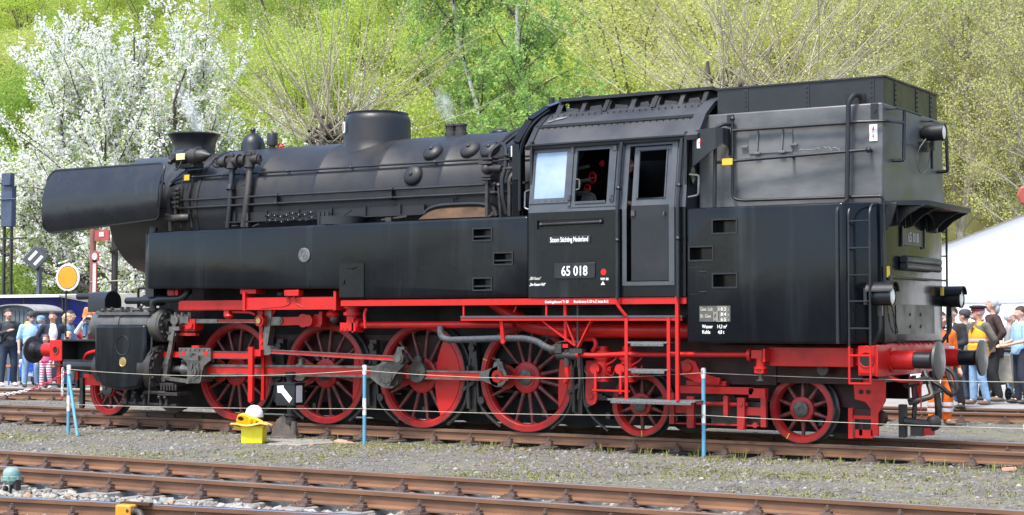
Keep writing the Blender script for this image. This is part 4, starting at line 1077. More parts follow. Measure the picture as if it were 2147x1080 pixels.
# small red compressor group and swinging plate
b = MB(); b.prism([(10.79,1.0),(10.95,1.0),(10.96,.52),(10.93,.44),(10.87,.41),(10.81,.44),(10.78,.52)],-1.12,-1.08); b.cyl((10.87,-1.14,.53),(10.87,-1.10,.53),.03,n=8); part('swing_plate', b, REDW)
for x in (11.05,11.42):
    b = MB(); b.cyl((x,-1.12,1.02),(x,-1.12,1.13),.12,n=18); b.cyl((x,-1.12,1.13),(x,-1.12,1.19),.075,n=14); b.cyl((x,-1.12,.76),(x,-1.12,1.02),.10,n=16); b.cyl((x-.03,-1.30,.90),(x-.03,-1.12,.90),.07,n=14); b.cyl((x-.14,-1.12,.88),(x+.14,-1.12,.88),.05,n=10); b.cyl((x,-1.12,.73),(x,-1.12,.76),.12,n=16)
    b.bar((x-.01,-1.31,.88),(x-.01,-1.31,.58),.035,.015,up=(0,1,0)); b.tube([(x+.1,-1.2,.95),(x+.2,-1.2,1.0),(x+.25,-1.2,1.05)],.012,6,.03); b.tube([(x+.1,-1.2,.84),(x+.18,-1.2,.8),(x+.25,-1.2,.95)],.012,6,.03)
    part('brake_valve', b, RED)
b = MB(); b.tube([(11.0,-1.31,.62),(11.6,-1.4,.62)],.014,6); b.tube([(10.82,-1.2,1.28),(11.0,-1.25,1.28),(11.02,-1.25,1.2),(10.96,-1.25,1.12)],.03,8,.05); part('valve_rod', b, RED)
b = MB(); b.tube([(10.9,-1.3,.96),(10.86,-1.3,.88),(10.92,-1.3,.82)],.008,5,.04); b.cyl((11.22,-1.0,1.27),(12.0,-1.0,1.3),.0,.0,n=6) if False else None; part('thin_cable', b, IRON)
# cab steps
b = MB()
for x0,z1 in ((11.60,1.56),(12.20,1.56)): b.bar((x0,-1.5,.50),(x0,-1.5,z1),.045,.02,up=(0,1,0))
b.bar((12.335,-1.52,.52),(12.335,-1.52,1.83),.045,.045); b.tube([(12.22,-1.5,1.12),(12.33,-1.52,1.12)],.012,6)
b.tube([(11.49,-1.55,1.82),(11.49,-1.55,1.74),(11.54,-1.53,1.66),(11.60,-1.5,1.58)],.022,8,.05)
st = part('cab_steps', b, RED)
TREAD = mat('worn step tread', (.10,.10,.10), .5, metal=.3, col2=(.17,.17,.165), scale=60, fac=(.45,.6), bump=.4, bscale=110)
for x0,x1,z,dp in ((11.62,12.19,1.245,.26),(11.63,12.20,.90,.28),(11.33,12.57,.515,.34)):
    b = MB(); b.box(x0,x1,-1.52,-1.52+dp,z-.012,z+.012); b.box(x0+.05,x1-.05,-1.53,-1.515,z-.045,z-.005); part('step_tread', b, TREAD, st, bevel=.004)
# trailing truck
b = MB(); b.prism([(12.10,.69),(13.12,.69),(13.15,.66),(13.12,.60),(12.10,.60)],-1.04,-.96); b.box(13.08,13.30,-1.04,-.94,.56,.68); b.box(12.20,12.75,-1.0,-.9,.70,.76); part('truck_beam', b, RED)
b = MB()
for x in (12.28,12.98): b.bar((x,-1.03,.16),(x,-1.03,.56),.10,.06,up=(0,1,0)); b.cyl((x,-1.07,.20),(x,-1.0,.20),.045,n=12); b.cyl((x,-1.07,.48),(x,-1.0,.48),.03,n=10)
b.box(11.98,12.28,-1.0,-.94,.34,.44); b.box(12.98,13.27,-1.0,-.94,.34,.44); b.bar((12.78,-1.05,.32),(12.78,-1.05,.58),.06,.06); b.cyl((12.35,-1.0,.47),(13.05,-1.0,.47),.03,n=10)
b.bar((13.27,-1.0,.2),(13.27,-1.0,.6),.07,.06); b.bar((12.0,-1.0,.2),(12.0,-1.0,.6),.07,.06); b.cyl((13.15,-1.02,.22),(13.15,-.98,.22),.035,n=10); b.tube([(12.0,-1.0,.21),(13.2,-1.0,.21)],.012,6)
part('spring_hanger', b, REDW)
b = MB(); b.prism([(12.15,1.0),(12.26,1.04),(12.36,1.0),(12.42,.86),(12.70,.80),(12.68,.72),(12.38,.74),(12.18,.82)],-1.06,-1.0); b.cyl((12.25,-1.09,.93),(12.25,-1.05,.93),.06,n=14); part('compensating_lever', b, RED)
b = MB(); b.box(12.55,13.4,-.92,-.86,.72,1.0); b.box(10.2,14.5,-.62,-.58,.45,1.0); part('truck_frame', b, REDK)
b = MB(); b.box(12.5,13.2,-.9,-.5,.2,.5); b.box(11.9,13.3,-.5,.5,.25,.6); part('truck_casting', b, IRON)
def NOISE(k): return mnoise.noise(Vector((k*1.7,.3,.9)))*2
# ---- cab
def yc(z): return -1.5 if z <= 2.95 else -1.5 + .13*(z-2.95)/.91
WA = (10.18,10.69,3.12,3.77); WB = (10.83,11.31,3.05,3.75); DR = (11.60,12.22,2.0,3.76); PK = (10.27,11.28,2.73,2.845)
cab = bpy.data.objects.new('cab', None); COL.objects.link(cab); cab.parent = L
b = MB(); b.panel(10.135,12.44,1.83,2.95,[(DR[0],DR[1],DR[2],2.95),PK],yc,.03)
b.box(10.25,11.30,-1.47,-1.44,2.71,2.87)
part('cab_side', b, BLK, cab)
b = MB(); b.panel(10.135,12.44,2.95,3.86,[WA,WB,(DR[0],DR[1],2.95,DR[3])],yc,.03); part('cab_side', b, WINFR, cab)
b = MB()
b.panel(10.135,12.44,1.83,3.86,[],lambda z:-yc(z)-.03,.03); b.box(12.41,12.44,-1.46,1.46,1.83,3.9); b.box(10.135,10.165,-1.46,1.46,1.85,3.9); b.box(10.14,12.44,-1.46,1.46,1.86,1.90)
part('cab_wall', b, BLK2, cab)
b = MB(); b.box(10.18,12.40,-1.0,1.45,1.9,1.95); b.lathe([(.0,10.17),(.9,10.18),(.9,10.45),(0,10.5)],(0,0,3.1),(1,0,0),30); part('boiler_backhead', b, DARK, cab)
b = MB()
for x,y,z,r in ((10.80,-.95,3.43,.07),(10.72,-.95,3.28,.06),(10.92,-.9,3.62,.035)): b.ring((x,y,z),(.4,1,0),r,.013,16,6); b.bar((x-.05,y,z),(x+.05,y,z),.013,.013); b.cyl((x,y,z),(x-.1,y+.2,z),.012,n=6)
b.cyl((10.52,-1.1,3.0),(10.52,-1.1,3.12),.02,n=8); b.ball((10.52,-1.1,3.13),.03,8); b.tube([(10.5,-1.1,3.06),(10.62,-1.1,3.07)],.02,6)
part('cab_handwheels', b, RED, cab)
b = MB(); b.cyl((10.4,-1.0,3.53),(10.78,-1.0,3.58),.022,n=8); b.cyl((10.4,-1.0,3.36),(10.8,-1.0,3.40),.025,n=8); b.cyl((10.4,-1.0,3.22),(10.78,-1.0,3.24),.02,n=8); b.ball((10.6,-1.0,3.35),.06,8); b.cyl((10.75,-.95,3.13),(10.75,-1.0,3.13),.10,n=20); b.tube([(10.6,-1.0,3.2),(10.85,-1.0,3.22),(10.9,-1.0,3.05)],.012,6,.06)
part('cab_fittings', b, mat('dull cab pipework',(.16,.155,.15),.45,metal=.4), cab)
# fixed window, sliding frame, grab handles
b = MB(); b.panel(10.14,10.74,3.07,3.82,[(10.195,10.675,3.135,3.755)],lambda z:yc(z)-.014,.012)
for k in range(6):
    b.cyl((10.20+.095*k,yc(3.79)-.02,3.79),(10.20+.095*k,yc(3.79)-.01,3.79),.008,n=6); b.cyl((10.20+.095*k,yc(3.1)-.02,3.1),(10.20+.095*k,yc(3.1)-.01,3.1),.008,n=6)
wf = part('cab_window', b, WINFR, cab)
b = MB(); b.panel(10.19,10.68,3.13,3.76,[],lambda z:yc(z)+.004,.006); part('pane', b, GLASSW, wf)
b = MB(); b.panel(10.78,11.47,3.0,3.82,[WB],lambda z:yc(z)-.010,.010); b.bar((10.76,-1.50,3.02),(10.76,-1.395,3.80),.04,.03,up=(0,1,0)); b.cyl((10.76,-1.505,3.1),(10.76,-1.505,3.16),.03,n=8); b.cyl((10.76,-1.40,3.72),(10.76,-1.40,3.80),.03,n=8); b.cyl((11.40,-1.41,3.72),(11.40,-1.41,3.78),.028,n=8); b.cyl((11.38,-1.5,3.08),(11.38,-1.5,3.14),.028,n=8); b.bar((11.40,-1.505,3.06),(11.41,-1.405,3.78),.035,.02,up=(0,1,0)); b.bar((10.84,-1.495,3.06),(11.30,-1.495,3.06),.03,.03)
wf2 = part('cab_window', b, WINFR, cab)
b = MB(); b.tube([(10.85,-1.47,3.37),(10.90,-1.47,3.36),(10.90,-1.48,3.24),(10.85,-1.48,3.23)],.010,6,.015); part('handle', b, STEEL, wf2)
b = MB(); b.tube([(10.12,-1.44,3.26),(10.06,-1.46,3.24),(10.06,-1.47,3.02),(10.12,-1.47,3.0)],.014,6,.02); b.tube([(12.46,-1.42,3.36),(12.60,-1.44,3.34),(12.60,-1.46,3.09),(12.46,-1.46,3.07)],.014,6,.03); part('grab_handle', b, STEEL, cab)
b = MB(); b.cyl((10.32,-1.485,2.79),(11.22,-1.485,2.80),.022,n=10); b.ball((10.32,-1.485,2.79),.032,8); b.ball((11.22,-1.485,2.80),.032,8); part('grab_bar', b, BLK2, cab)
# door, slightly ajar, with an open window
b = MB(); b.panel(11.66,12.21,2.03,2.99,[],lambda z:-1.475,.02); part('cab_door', b, BLK2, cab)
b = MB(); b.panel(11.66,12.21,2.99,3.75,[(11.735,12.13,3.08,3.70)],lambda z:yc(z)+.03,.02); b.tube([(11.735,yc(3.08)+.025,3.08),(12.13,yc(3.08)+.025,3.08),(12.13,yc(3.7)+.025,3.70),(11.735,yc(3.7)+.025,3.70)],.014,6,closed=True); d_ = part('cab_door', b, WINFR, cab)
b = MB(); b.box(11.67,11.72,-1.50,-1.47,2.86,2.93); b.tube([(12.14,-1.50,2.9),(12.14,-1.51,2.85)],.012,6); part('door_lock', b, STEELD, d_)
b = MB(); b.panel(11.55,12.29,1.97,3.83,[(11.61,12.215,2.02,3.765)],lambda z:yc(z)-.012,.011,zcuts=(2.95,)); part('door_frame', b, WINFR, cab)
b = MB()
for x0 in (11.50,12.36):
    b.tube([(x0,-1.555,1.80),(x0,-1.555,2.95),(x0+.005,-1.435,3.82)],.024,10,.1)
    for z,y in ((2.55,-1.555),(3.22,-1.52)): b.ball((x0,y,z),.036,8); b.cyl((x0,y,z),(x0,y+.06,z),.018,n=6)
part('cab_handrail', b, BLK2, cab)
# roof with raised ventilator
HP = [(1.455,3.83),(1.40,3.88),(1.21,4.12),(.95,4.30),(.72,4.385),(.36,4.44)]
prof = [(-y,z) for y,z in HP]+[(0,4.46)]+[(y,z) for y,z in reversed(HP)]
inner = [(y*.97,z-.04) for y,z in prof]
b = MB()
def sheet(b, x0, x1, prof, t=.03):
    n = len(prof); vs = [(x,y,z) for x in (x0,x1) for y,z in prof]+[(x,y*.985,z-t) for x in (x0,x1) for y,z in prof]
    fs = []
    for i in range(n-1):
        fs.append((i,i+1,n+i+1,n+i)); fs.append((2*n+i,3*n+i,3*n+i+1,2*n+i+1))
        fs.append((i,2*n+i,2*n+i+1,i+1)); fs.append((n+i,n+i+1,3*n+i+1,3*n+i))
    fs.append((0,n,3*n,2*n)); fs.append((n-1,3*n-1,4*n-1,2*n-1)) if False else fs.append((n-1,2*n+n-1,3*n+n-1,n+n-1))
    b.add(vs, fs)
sheet(b, 10.10, 12.46, prof)
roof = part('cab_roof', b, ROOF, cab)
b = MB()
b.box(10.10,12.46,-1.47,-1.44,3.845,3.865); b.bar((10.08,-1.22,4.125),(12.48,-1.22,4.125),.03,.035); b.bar((10.08,1.22,4.125),(12.48,1.22,4.125),.03,.035)
for k in range(24): b.cyl((10.2+k*.095,-1.245,4.085),(10.2+k*.095,-1.23,4.095),.008,n=5); b.cyl((10.2+k*.095,-1.0,4.275),(10.2+k*.095,-.985,4.295),.008,n=5)
part('roof_rib', b, BLK2, roof)
big = [(y*1.03,z+.025) for y,z in prof]; big[0] = (big[0][0],3.55); big[-1] = (big[-1][0],3.55)
b = MB(); sheet(b, 12.44, 12.60, [(y*1.02,z+.02) for y,z in prof], .06); part('roof_end', b, ROOF, roof)
b = MB(); sheet(b, 10.06, 10.14, [(y*1.01,z+.012) for y,z in prof], .05); part('roof_end', b, BLK2, roof)
for s in (-1,1):
    b = MB()
    holes = [(10.28,10.58,.022,.178),(10.64,10.93,.022,.178),(11.02,11.33,.022,.178),(11.40,11.64,.022,.178),(11.76,12.05,.022,.178),(12.11,12.38,.022,.178)]
    b.panel(10.20,12.44,0,.2,holes,lambda t: (-.93+.75*t),.02)
    for h in holes:      # rounded corners
        for cx,cz,sx,sz in ((h[0],h[2],1,1),(h[1],h[2],-1,1),(h[0],h[3],1,-1),(h[1],h[3],-1,-1)):
            yq = -.93+.75*cz; b.add([(cx,yq+.004,cz),(cx+.045*sx,yq+.004,cz),(cx,yq+.004+.75*.045*sz,cz+.045*sz)],[(0,1,2),(2,1,0)])
    b.v = [(p[0], p[1]*(1 if s<0 else -1), 4.305+p[2]) for p in b.v]
    if s > 0: b.f = [list(reversed(f)) for f in b.f]
    v_ = part('roof_ventilator', b, BLK2, roof)
    b = MB()
    for x in (10.97,11.70,12.42): b.add([(x-.03,s*(.935),4.305),(x-.03,s*.79,4.495),(x-.03,s*.95,4.315),(x+.03,s*.935,4.305),(x+.03,s*.79,4.495),(x+.03,s*.95,4.315)],[(0,1,4,3),(0,2,1),(3,4,5),(1,2,5,4),(2,0,3,5)]); b.add([(x-.03,s*.95,4.315),(x+.03,s*.95,4.315),(x+.03,s*.815,4.49),(x-.03,s*.815,4.49)],[(0,1,2,3),(3,2,1,0)])
    part('fin', b, ROOF, v_)
    b = MB()
    for k,h in enumerate(holes): b.prism([(h[0]+.02,4.315),(h[1]-.05,4.325),(h[1]-.08,4.39+.03*(k%2)),(h[0]+.05,4.41)], s*.80, s*.78)
    part('flap', b, ROOF, v_)
b = MB(); b.box(10.3,12.40,-.70,.70,4.28,4.50); part('ventilator_core', b, DARK, roof)
b = MB(); b.box(10.22,12.50,-.84,.84,4.498,4.54); b.box(11.3,11.9,-.6,.6,4.54,4.555); b.cyl((10.45,-.5,4.5),(10.45,-.5,4.60),.06,n=12); b.cyl((10.22,-.82,4.5),(10.22,-.82,4.57),.02,n=6); part('ventilator_top', b, BLK2, roof)
b = MB(); b.tube([(9.9,-.5,4.2),(9.9,-.5,4.62)],.045,10); part('whistle', b, BLK2, roof)
# paint scuff on the roof edge
b = MB(); b.prism([(10.20,-1.12),(10.34,-1.06),(10.47,-1.03),(10.42,-1.07),(10.30,-1.10),(10.24,-1.14)], 0, .003, plane='xy')
b.v = [(x,y,4.12+.695*(y+1.21)+.022) for x,y,z in b.v]; part('scuff', b, mat('bare scuffed paint',(.42,.43,.45),.7), roof)
# duct and hoses in front of the cab
b = MB(); pts = [(9.80,-1.19,2.95),(9.82,-1.24,3.42),(9.82,-1.24,3.90),(9.93,-1.08,4.20),(10.06,-.86,4.37),(10.14,-.6,4.47)]
for p,q in zip(pts[:-1],pts[1:]): b.bar(p,q,.16,.11,up=(1,0,0))
b.tube([(9.88,-1.30,3.0),(9.88,-1.30,3.88),(9.98,-1.14,4.2),(10.1,-.9,4.38)],.025,8,.15); b.bar((9.7,-1.28,3.38),(9.95,-1.28,3.38),.02,.03); b.tube([(9.82,-1.15,2.93),(9.82,-1.18,3.2)],.075,12)
duct = part('cab_duct', b, BLK)
b = MB(); b.box(9.745,9.825,-1.315,-1.305,3.74,3.88); q_ = part('warning_plate', b, WHITE, duct)
def bolt_sign(px, y, pz, s, parent):
    b = MB(); z = [(.0,.5),(.22,.5),(.05,.1),(.25,.1),(-.15,-.5),(-.02,-.02),(-.22,-.02)]
    b.prism([(px+a*s*.7,pz+c*s*.8) for a,c in z], y, y-.003); part('red_flash', b, RED, parent)
bolt_sign(9.785,-1.316,3.81,.12,q_)
b = MB(); b.tube([(9.24,-1.06,3.70),(9.24,-1.04,3.86),(9.34,-.92,3.98),(9.47,-1.02,3.92),(9.52,-1.08,3.75),(9.52,-1.1,3.6),(9.49,-1.14,3.48),(9.50,-1.14,3.2),(9.54,-1.1,2.98)],.032,9,.09); b.tube([(9.30,-.94,3.96),(9.40,-.72,4.14),(9.62,-.45,4.27),(9.95,-.3,4.33),(10.15,-.3,4.42)],.04,9,.15); b.tube([(9.36,-.9,3.96),(9.46,-.72,4.12),(9.7,-.45,4.26),(10.1,-.35,4.38)],.03,9,.15); part('steam_hose', b, BLK2)
b = MB(); b.ball((9.20,-1.06,3.62),.085,12); b.box(9.10,9.32,-1.14,-.98,3.68,3.71); b.box(9.10,9.32,-1.14,-.98,3.74,3.77); b.box(9.12,9.30,-1.14,-1.0,3.50,3.52); b.box(9.12,9.30,-1.14,-1.0,3.46,3.48); b.cyl((9.24,-1.08,3.62),(9.48,-1.12,3.60),.05,n=10); b.cyl((9.4,-1.1,3.6),(9.75,-1.15,3.60),.018,n=8); b.cyl((9.21,-1.08,3.48),(9.22,-1.1,2.95),.03,n=8); b.box(9.43,9.6,-1.12,-1.03,3.78,3.80); b.box(9.43,9.6,-1.12,-1.03,3.72,3.74); b.cyl((9.42,-1.06,2.95),(9.41,-1.1,3.36),.022,n=8); b.ball((9.41,-1.1,3.38),.035,8); b.tube([(9.62,-1.15,2.95),(9.62,-1.15,3.5),(9.7,-1.0,3.6)],.03,8,.1); b.tube([(9.68,-1.1,2.95),(9.68,-1.1,3.2)],.05,8)
part('injector_valve', b, IRON)
# plates and lettering on the cab side
P0 = (PI/2,0,0)
b = MB(); b.box(10.45,11.08,-1.512,-1.499,2.53,2.63); o = part('name_plate', b, BLK2, cab, bevel=.003)
text('lettering','Stoom Stichting Nederland',.092,(10.765,-1.5135,2.553),P0,WHITE,o,.57,'CENTER')
b = MB(); b.box(10.54,11.15,-1.514,-1.499,2.075,2.275)
for x in (10.56,11.13):
    for z in (2.095,2.255): b.cyl((x,-1.52,z),(x,-1.513,z),.010,n=6)
o = part('number_plate', b, BLK2, cab, bevel=.003)
text('lettering','65 018',.178,(10.845,-1.5155,2.112),P0,WHITE,o,.80,'CENTER',.003)
b = MB(); b.cyl((11.27,-1.503,2.15),(11.27,-1.50,2.15),.042,n=22); part('red_dot', b, RED, cab)
text('lettering','WM 80',.045,(11.285,-1.502,2.045),P0,WHITE,cab,.85,'CENTER')
b = MB(); b.prism([(11.23,1.985),(11.29,1.985),(11.26,2.03)],-1.503,-1.5); part('white_triangle', b, WHITE, cab)
text('lettering','„BD Essen“',.052,(10.15,-1.502,2.065),P0,CREAM,cab,.75)
text('lettering','„Bw Essen-Hbf“',.052,(10.15,-1.502,1.985),P0,WHITE,cab,.75)
text('lettering','Gestängebauart Tr 50',.052,(10.38,-1.488,1.755),P0,WHITE,strip,.78)
text('lettering','Knorrbremse K-GP m.Z. letzte Br.U.',.052,(10.82,-1.488,1.755),P0,WHITE,strip,.66)
# ---- bunker
b = MB()
b.prism([(12.45,-1.5),(14.50,-1.5),(14.87,-1.12),(14.87,1.12),(14.50,1.5),(12.45,1.5)],1.245,2.93,plane='xy')
tank = part('bunker_tank', b, BLK)
bm_ = tank.modifiers.new('bevel','BEVEL'); bm_.width = .035; bm_.segments = 3; bm_.limit_method='ANGLE'; bm_.angle_limit = math.radians(40)
bpy.context.view_layer.update()
me = bpy.data.meshes.new_from_object(tank.evaluated_get(bpy.context.evaluated_depsgraph_get())); tank.modifiers.clear(); tank.data = me
steps = [(12.82,13.13,2.61,2.765),(12.50,12.81,2.28,2.435),(12.82,13.13,1.94,2.095)]
cut_boxes(tank, [(x0,x1,-1.6,-1.34,z0,z1) for x0,x1,z0,z1 in steps])
for x0,x1,z0,z1 in steps:
    b = MB(); b.panel(x0-.018,x1+.018,z0-.018,z1+.018,[(x0,x1,z0,z1)],lambda z:-1.510,.010); part('step_pocket', b, BLK2, tank)
b = MB(); b.tube([(12.5,-1.502,2.18),(12.68,-1.502,2.18),(12.68,-1.502,1.85),(12.5,-1.502,1.85)],.004,4); b.tube([(12.63,-1.505,2.13),(12.73,-1.505,2.13)],.006,4); b.tube([(12.63,-1.505,1.88),(12.73,-1.505,1.88)],.006,4); part('small_hatch', b, BLK2, tank)
b = MB(); b.box(12.63,13.05,-1.508,-1.499,1.51,1.705); o = part('weight_plate', b, mat('grey data plate',(.055,.055,.056),.5,col2=(.09,.09,.088),scale=8), tank, bevel=.002)
OLD = mat('aged yellowish lettering',(.45,.41,.28),.6)
text('lettering','Gew. Lok:',.062,(12.645,-1.51,1.645),P0,OLD,o,.68)
text('lettering','Br. Gew.',.062,(12.645,-1.51,1.56),P0,OLD,o,.68)
text('lettering','P',.05,(12.835,-1.51,1.595),P0,OLD,o,.8); text('lettering','G',.05,(12.835,-1.51,1.528),P0,OLD,o,.8)
text('lettering','1',.06,(12.885,-1.511,1.645),P0,WHITE,o,.9)
for i,(a,c) in enumerate((('0','2'),('8','4'),('6','5'))):
    text('lettering',a,.06,(12.925,-1.511,1.645-.063*i),P0,WHITE,o,.85); text('lettering',c,.06,(12.968,-1.511,1.645-.063*i),P0,WHITE,o,.85); text('lettering','t',.05,(13.02,-1.511,1.645-.063*i),P0,OLD,o,.85)
b = MB()
for x in (12.825,12.868,12.876,12.915,12.958,13.005): b.box(x-.002,x+.002,-1.511,-1.507,1.512 if x>12.83 else 1.515,1.70 if x>12.87 else 1.64)
for z in (1.514,1.698): b.box(12.876,13.005,-1.511,-1.507,z-.002,z+.002)
part('plate_lines', b, OLD, o)
text('lettering','Wasser',.062,(12.665,-1.502,1.43),P0,WHITE,tank,.75); text('lettering','14,3 m³',.062,(12.865,-1.502,1.43),P0,WHITE,tank,.72)
text('lettering','Kohle',.062,(12.665,-1.502,1.362),P0,WHITE,tank,.75); text('lettering','4,8 t',.062,(12.88,-1.502,1.362),P0,WHITE,tank,.75)
# upper bunker, coal boards
b = MB(); b.box(12.46,14.88,-1.15,1.15,2.90,4.13)
ub = part('coal_bunker', b, DUSTY, bevel=.018)
b = MB()
for s in (-1,1): b.box(12.66,14.85,s*1.0-.01,s*1.0+.01,4.12,4.47)
b.box(14.83,14.85,-1.0,1.0,4.12,4.47); b.box(12.66,12.68,-1.0,1.0,4.12,4.47); b.box(12.68,14.83,-.99,.99,4.30,4.32)
for s in (-1,1): b.bar((12.65,s*1.012,4.465),(14.87,s*1.012,4.465),.03,.02)
b.bar((14.862,-1.02,4.465),(14.862,1.02,4.465),.03,.02)
cb = part('coal_board', b, BLK2)
b = MB()
for x in (13.05,13.87,14.70):
    b.box(x-.035,x+.035,-1.018,-1.009,4.13,4.44)
    for k in range(5): b.cyl((x,-1.028,4.16+.06*k),(x,-1.016,4.16+.06*k),.010,n=6)
for y in (-.6,.2,.75):
    b.box(14.849,14.858,y-.035,y+.035,4.13,4.44)
    for k in range(5): b.cyl((14.855,y,4.16+.06*k),(14.868,y,4.16+.06*k),.010,n=6)
part('rivet_strip', b, BLK2, cb)
b = MB(); b.box(14.37,14.62,-1.03,-1.008,4.13,4.27); part('notch_frame', b, DARK, cb)
coal = []
b = MB(); b.box(14.86,14.875,-1.13,1.13,2.94,4.10); rp = part('bunker_back', b, BLK2, ub)
b = MB(); b.box(13.16,13.74,-1.168,-1.149,3.60,3.88)
for x in (13.27,13.60): b.bar((x,-1.18,3.60),(x+.02,-1.18,3.88),.02,.02,up=(0,1,0)); b.cyl((x-.03,-1.19,3.60),(x+.05,-1.19,3.60),.018,n=6)
for x,z in ((13.1,3.69),(13.76,3.68)): b.cyl((x-.04,-1.18,z),(x+.05,-1.18,z),.016,n=6)
part('bunker_hatch', b, DUSTY, ub)
b = MB(); b.box(14.74,14.83,-1.166,-1.149,3.92,4.12); b.cyl((14.79,-1.18,4.03),(14.79,-1.16,4.03),.02,n=8); b.box(12.86,12.95,-1.166,-1.149,3.98,4.11); part('lifting_eye', b, BLK2, ub)
b = MB(); b.box(14.72,14.82,-1.162,-1.150,3.67,3.87); q_ = part('warning_plate', b, WHITE, ub, bevel=.002); bolt_sign(14.77,-1.163,3.81,.09,q_); bolt_sign(14.77,-1.163,3.72,.07,q_)
b = MB()
b.tube([(12.95,-1.16,3.98),(12.86,-1.30,3.98),(12.78,-1.33,3.93),(12.76,-1.33,2.93)],.024,8,.06)
b.cyl((12.77,-1.33,3.50),(14.72,-1.25,3.56),.02,n=8); b.ball((14.74,-1.25,3.56),.04,8); b.cyl((13.75,-1.29,3.53),(13.75,-1.15,3.53),.018,n=6); b.cyl((14.74,-1.25,3.56),(14.74,-1.15,3.56),.02,n=6)
b.tube([(12.96,-1.22,4.06),(12.96,-1.22,3.05),(13.08,-1.22,3.02),(14.88,-1.20,3.005),(14.90,-1.18,2.95),(14.90,-1.17,1.7)],.02,8,.07)
b.tube([(12.97,-1.22,3.90),(14.45,-1.22,3.90),(14.60,-1.28,3.90),(14.95,-1.18,3.90),(15.0,-.7,3.92)],.02,8,.06); b.ball((12.96,-1.22,4.05),.035,8)
b.tube([(14.47,-1.26,2.9),(14.50,-1.26,4.15),(14.56,-1.2,4.25),(14.60,-1.1,4.22),(14.60,-1.05,4.05)],.030,9,.06)
b.tube([(14.44,-1.515,1.25),(14.44,-1.515,2.85),(14.47,-1.26,2.97)],.022,8,.05)
part('bunker_handrail', b, BLK2, ub)
b = MB(); b.box(12.88,13.02,-1.36,-1.345,3.46,3.54); part('yellow_tag', b, YEL, ub)
b = MB()
pz = [(13.80+.022*k, -1.152, 3.615+.010*NOISE(k)) for k in range(14)]; b.tube(pz,.003,4)
pz = [(14.14+.02*k, -1.152, 3.625+.022*NOISE(k*.7+9)-.004*k) for k in range(12)]; b.tube(pz,.003,4)
part('chalk_scribble', b, mat('chalk',(.32,.32,.31),.9), ub)
# wind deflector and corner window
b = MB()
plan = [(12.50,-1.415),(12.62,-1.45),(12.74,-1.475),(12.84,-1.46),(12.91,-1.40),(12.94,-1.31),(12.93,-1.22),(12.88,-1.16)]
lowz = [3.45,3.52,3.60,3.67,3.73,3.70,3.64,3.60]; topz = [3.90,3.915,3.92,3.925,3.925,3.92,3.92,3.91]
for k in range(7):
    q = [(plan[k][0],plan[k][1],topz[k]),(plan[k][0],plan[k][1],lowz[k]),(plan[k+1][0],plan[k+1][1],lowz[k+1]),(plan[k+1][0],plan[k+1][1],topz[k+1])]
    b.add(q,[(0,1,2,3)]); b.add([(x-.006,y+.010,z) for x,y,z in q],[(3,2,1,0)])
b.tube([(p[0],p[1],z) for p,z in zip(plan,lowz)],.008,5)
wd = part('wind_deflector', b, BLK2, cab)
b = MB(); b.box(12.58,12.67,-1.452,-1.44,3.68,3.80); b.v=[(x,y+ .02*(x-12.55),z) for x,y,z in b.v]; q_ = part('warning_plate', b, WHITE, wd); bolt_sign(12.625,-1.453,3.74,.10,q_)
b = MB(); oval = [(-1.31+.07*math.cos(a), 3.36+.12*math.sin(a)) for a in np.linspace(0,2*PI,25)[:-1]]
b.prism(oval,12.452,12.458,plane='yz'); part('corner_window', b, mat('greenish corner glass',(.10,.13,.06),.1,col2=(.45,.5,.35),scale=14,fac=(.45,.6)), cab)
b = MB(); b.tube([(12.462,y,z) for y,z in oval],.010,5,closed=True); part('window_rim', b, BLK2, cab)
# ladders
b0 = None
for s in (-1,1):
    b = MB()
    for x in (14.56,14.82): b.tube([(x,s*1.46,1.22),(x,s*1.46,2.80),(x,s*1.38,2.90),(x,s*1.22,2.90)],.015,7,.06)
    for z in (1.43,1.75,2.06,2.38,2.70): b.cyl((14.56,s*1.46,z),(14.82,s*1.46,z),.011,n=6)
    o = part('ladder', b, BLK2, tank)
    b = MB()
    for x in (14.56,14.82): b.tube([(x,s*1.46,1.22),(x,s*1.46,.78)],.015,7)
    for z in (1.11,.78): b.cyl((14.55,s*1.46,z),(14.83,s*1.46,z),.013,n=6)
    part('lower_rungs', b, RED, o)
# rear face
b = MB(); b.prism([(14.875,-1.08),(15.30,-.80),(15.32,-.76),(15.32,.90),(14.875,1.08)],2.90,2.965,plane='xy')
for y0,y1 in ((-.85,-.32),(-.32,.59),(.59,.95)):
    pts = [(y0+(y1-y0)*i/10, 2.69+.20*(1-(2*i/10-1)**2)**.5) for i in range(11)]
    b.prism(pts+[(y1,2.92),(y0,2.92)],14.93,14.95,plane='yz')
for y in (-.82,-.32,.59,.93): b.prism([(14.875,2.66),(14.95,2.68),(15.08,2.80),(15.28,2.905),(14.875,2.905)],y-.012,y+.012)
b.prism([(14.875,2.93),(14.875,2.60),(14.90,2.62),(15.0,2.85),(15.02,2.93)],-1.06,-1.03)
part('rear_shelf', b, BLK2, tank, bevel=.006)
b = MB(); b.box(14.87,14.885,-.50,.34,2.455,2.655); b.box(14.88,14.90,-.52,-.48,2.43,2.68); b.box(14.88,14.90,.32,.36,2.43,2.68); o = part('number_plate', b, BLK2, tank)
text('lettering','65 018',.17,(14.887,-.08,2.50),(PI/2,0,PI/2),mat('grey lettering',(.42,.42,.41),.5),o,.85,'CENTER')
b = MB()
for z in (2.19,2.27): b.cyl((14.93,-.57,z),(14.93,.77,z),.05,n=12)
b.tube([(14.95,-1.1,2.04),(14.97,.95,2.04)],.014,7); b.box(14.87,14.96,-1.12,-1.08,2.0,2.06); part('rear_rail', b, BLK2, tank)
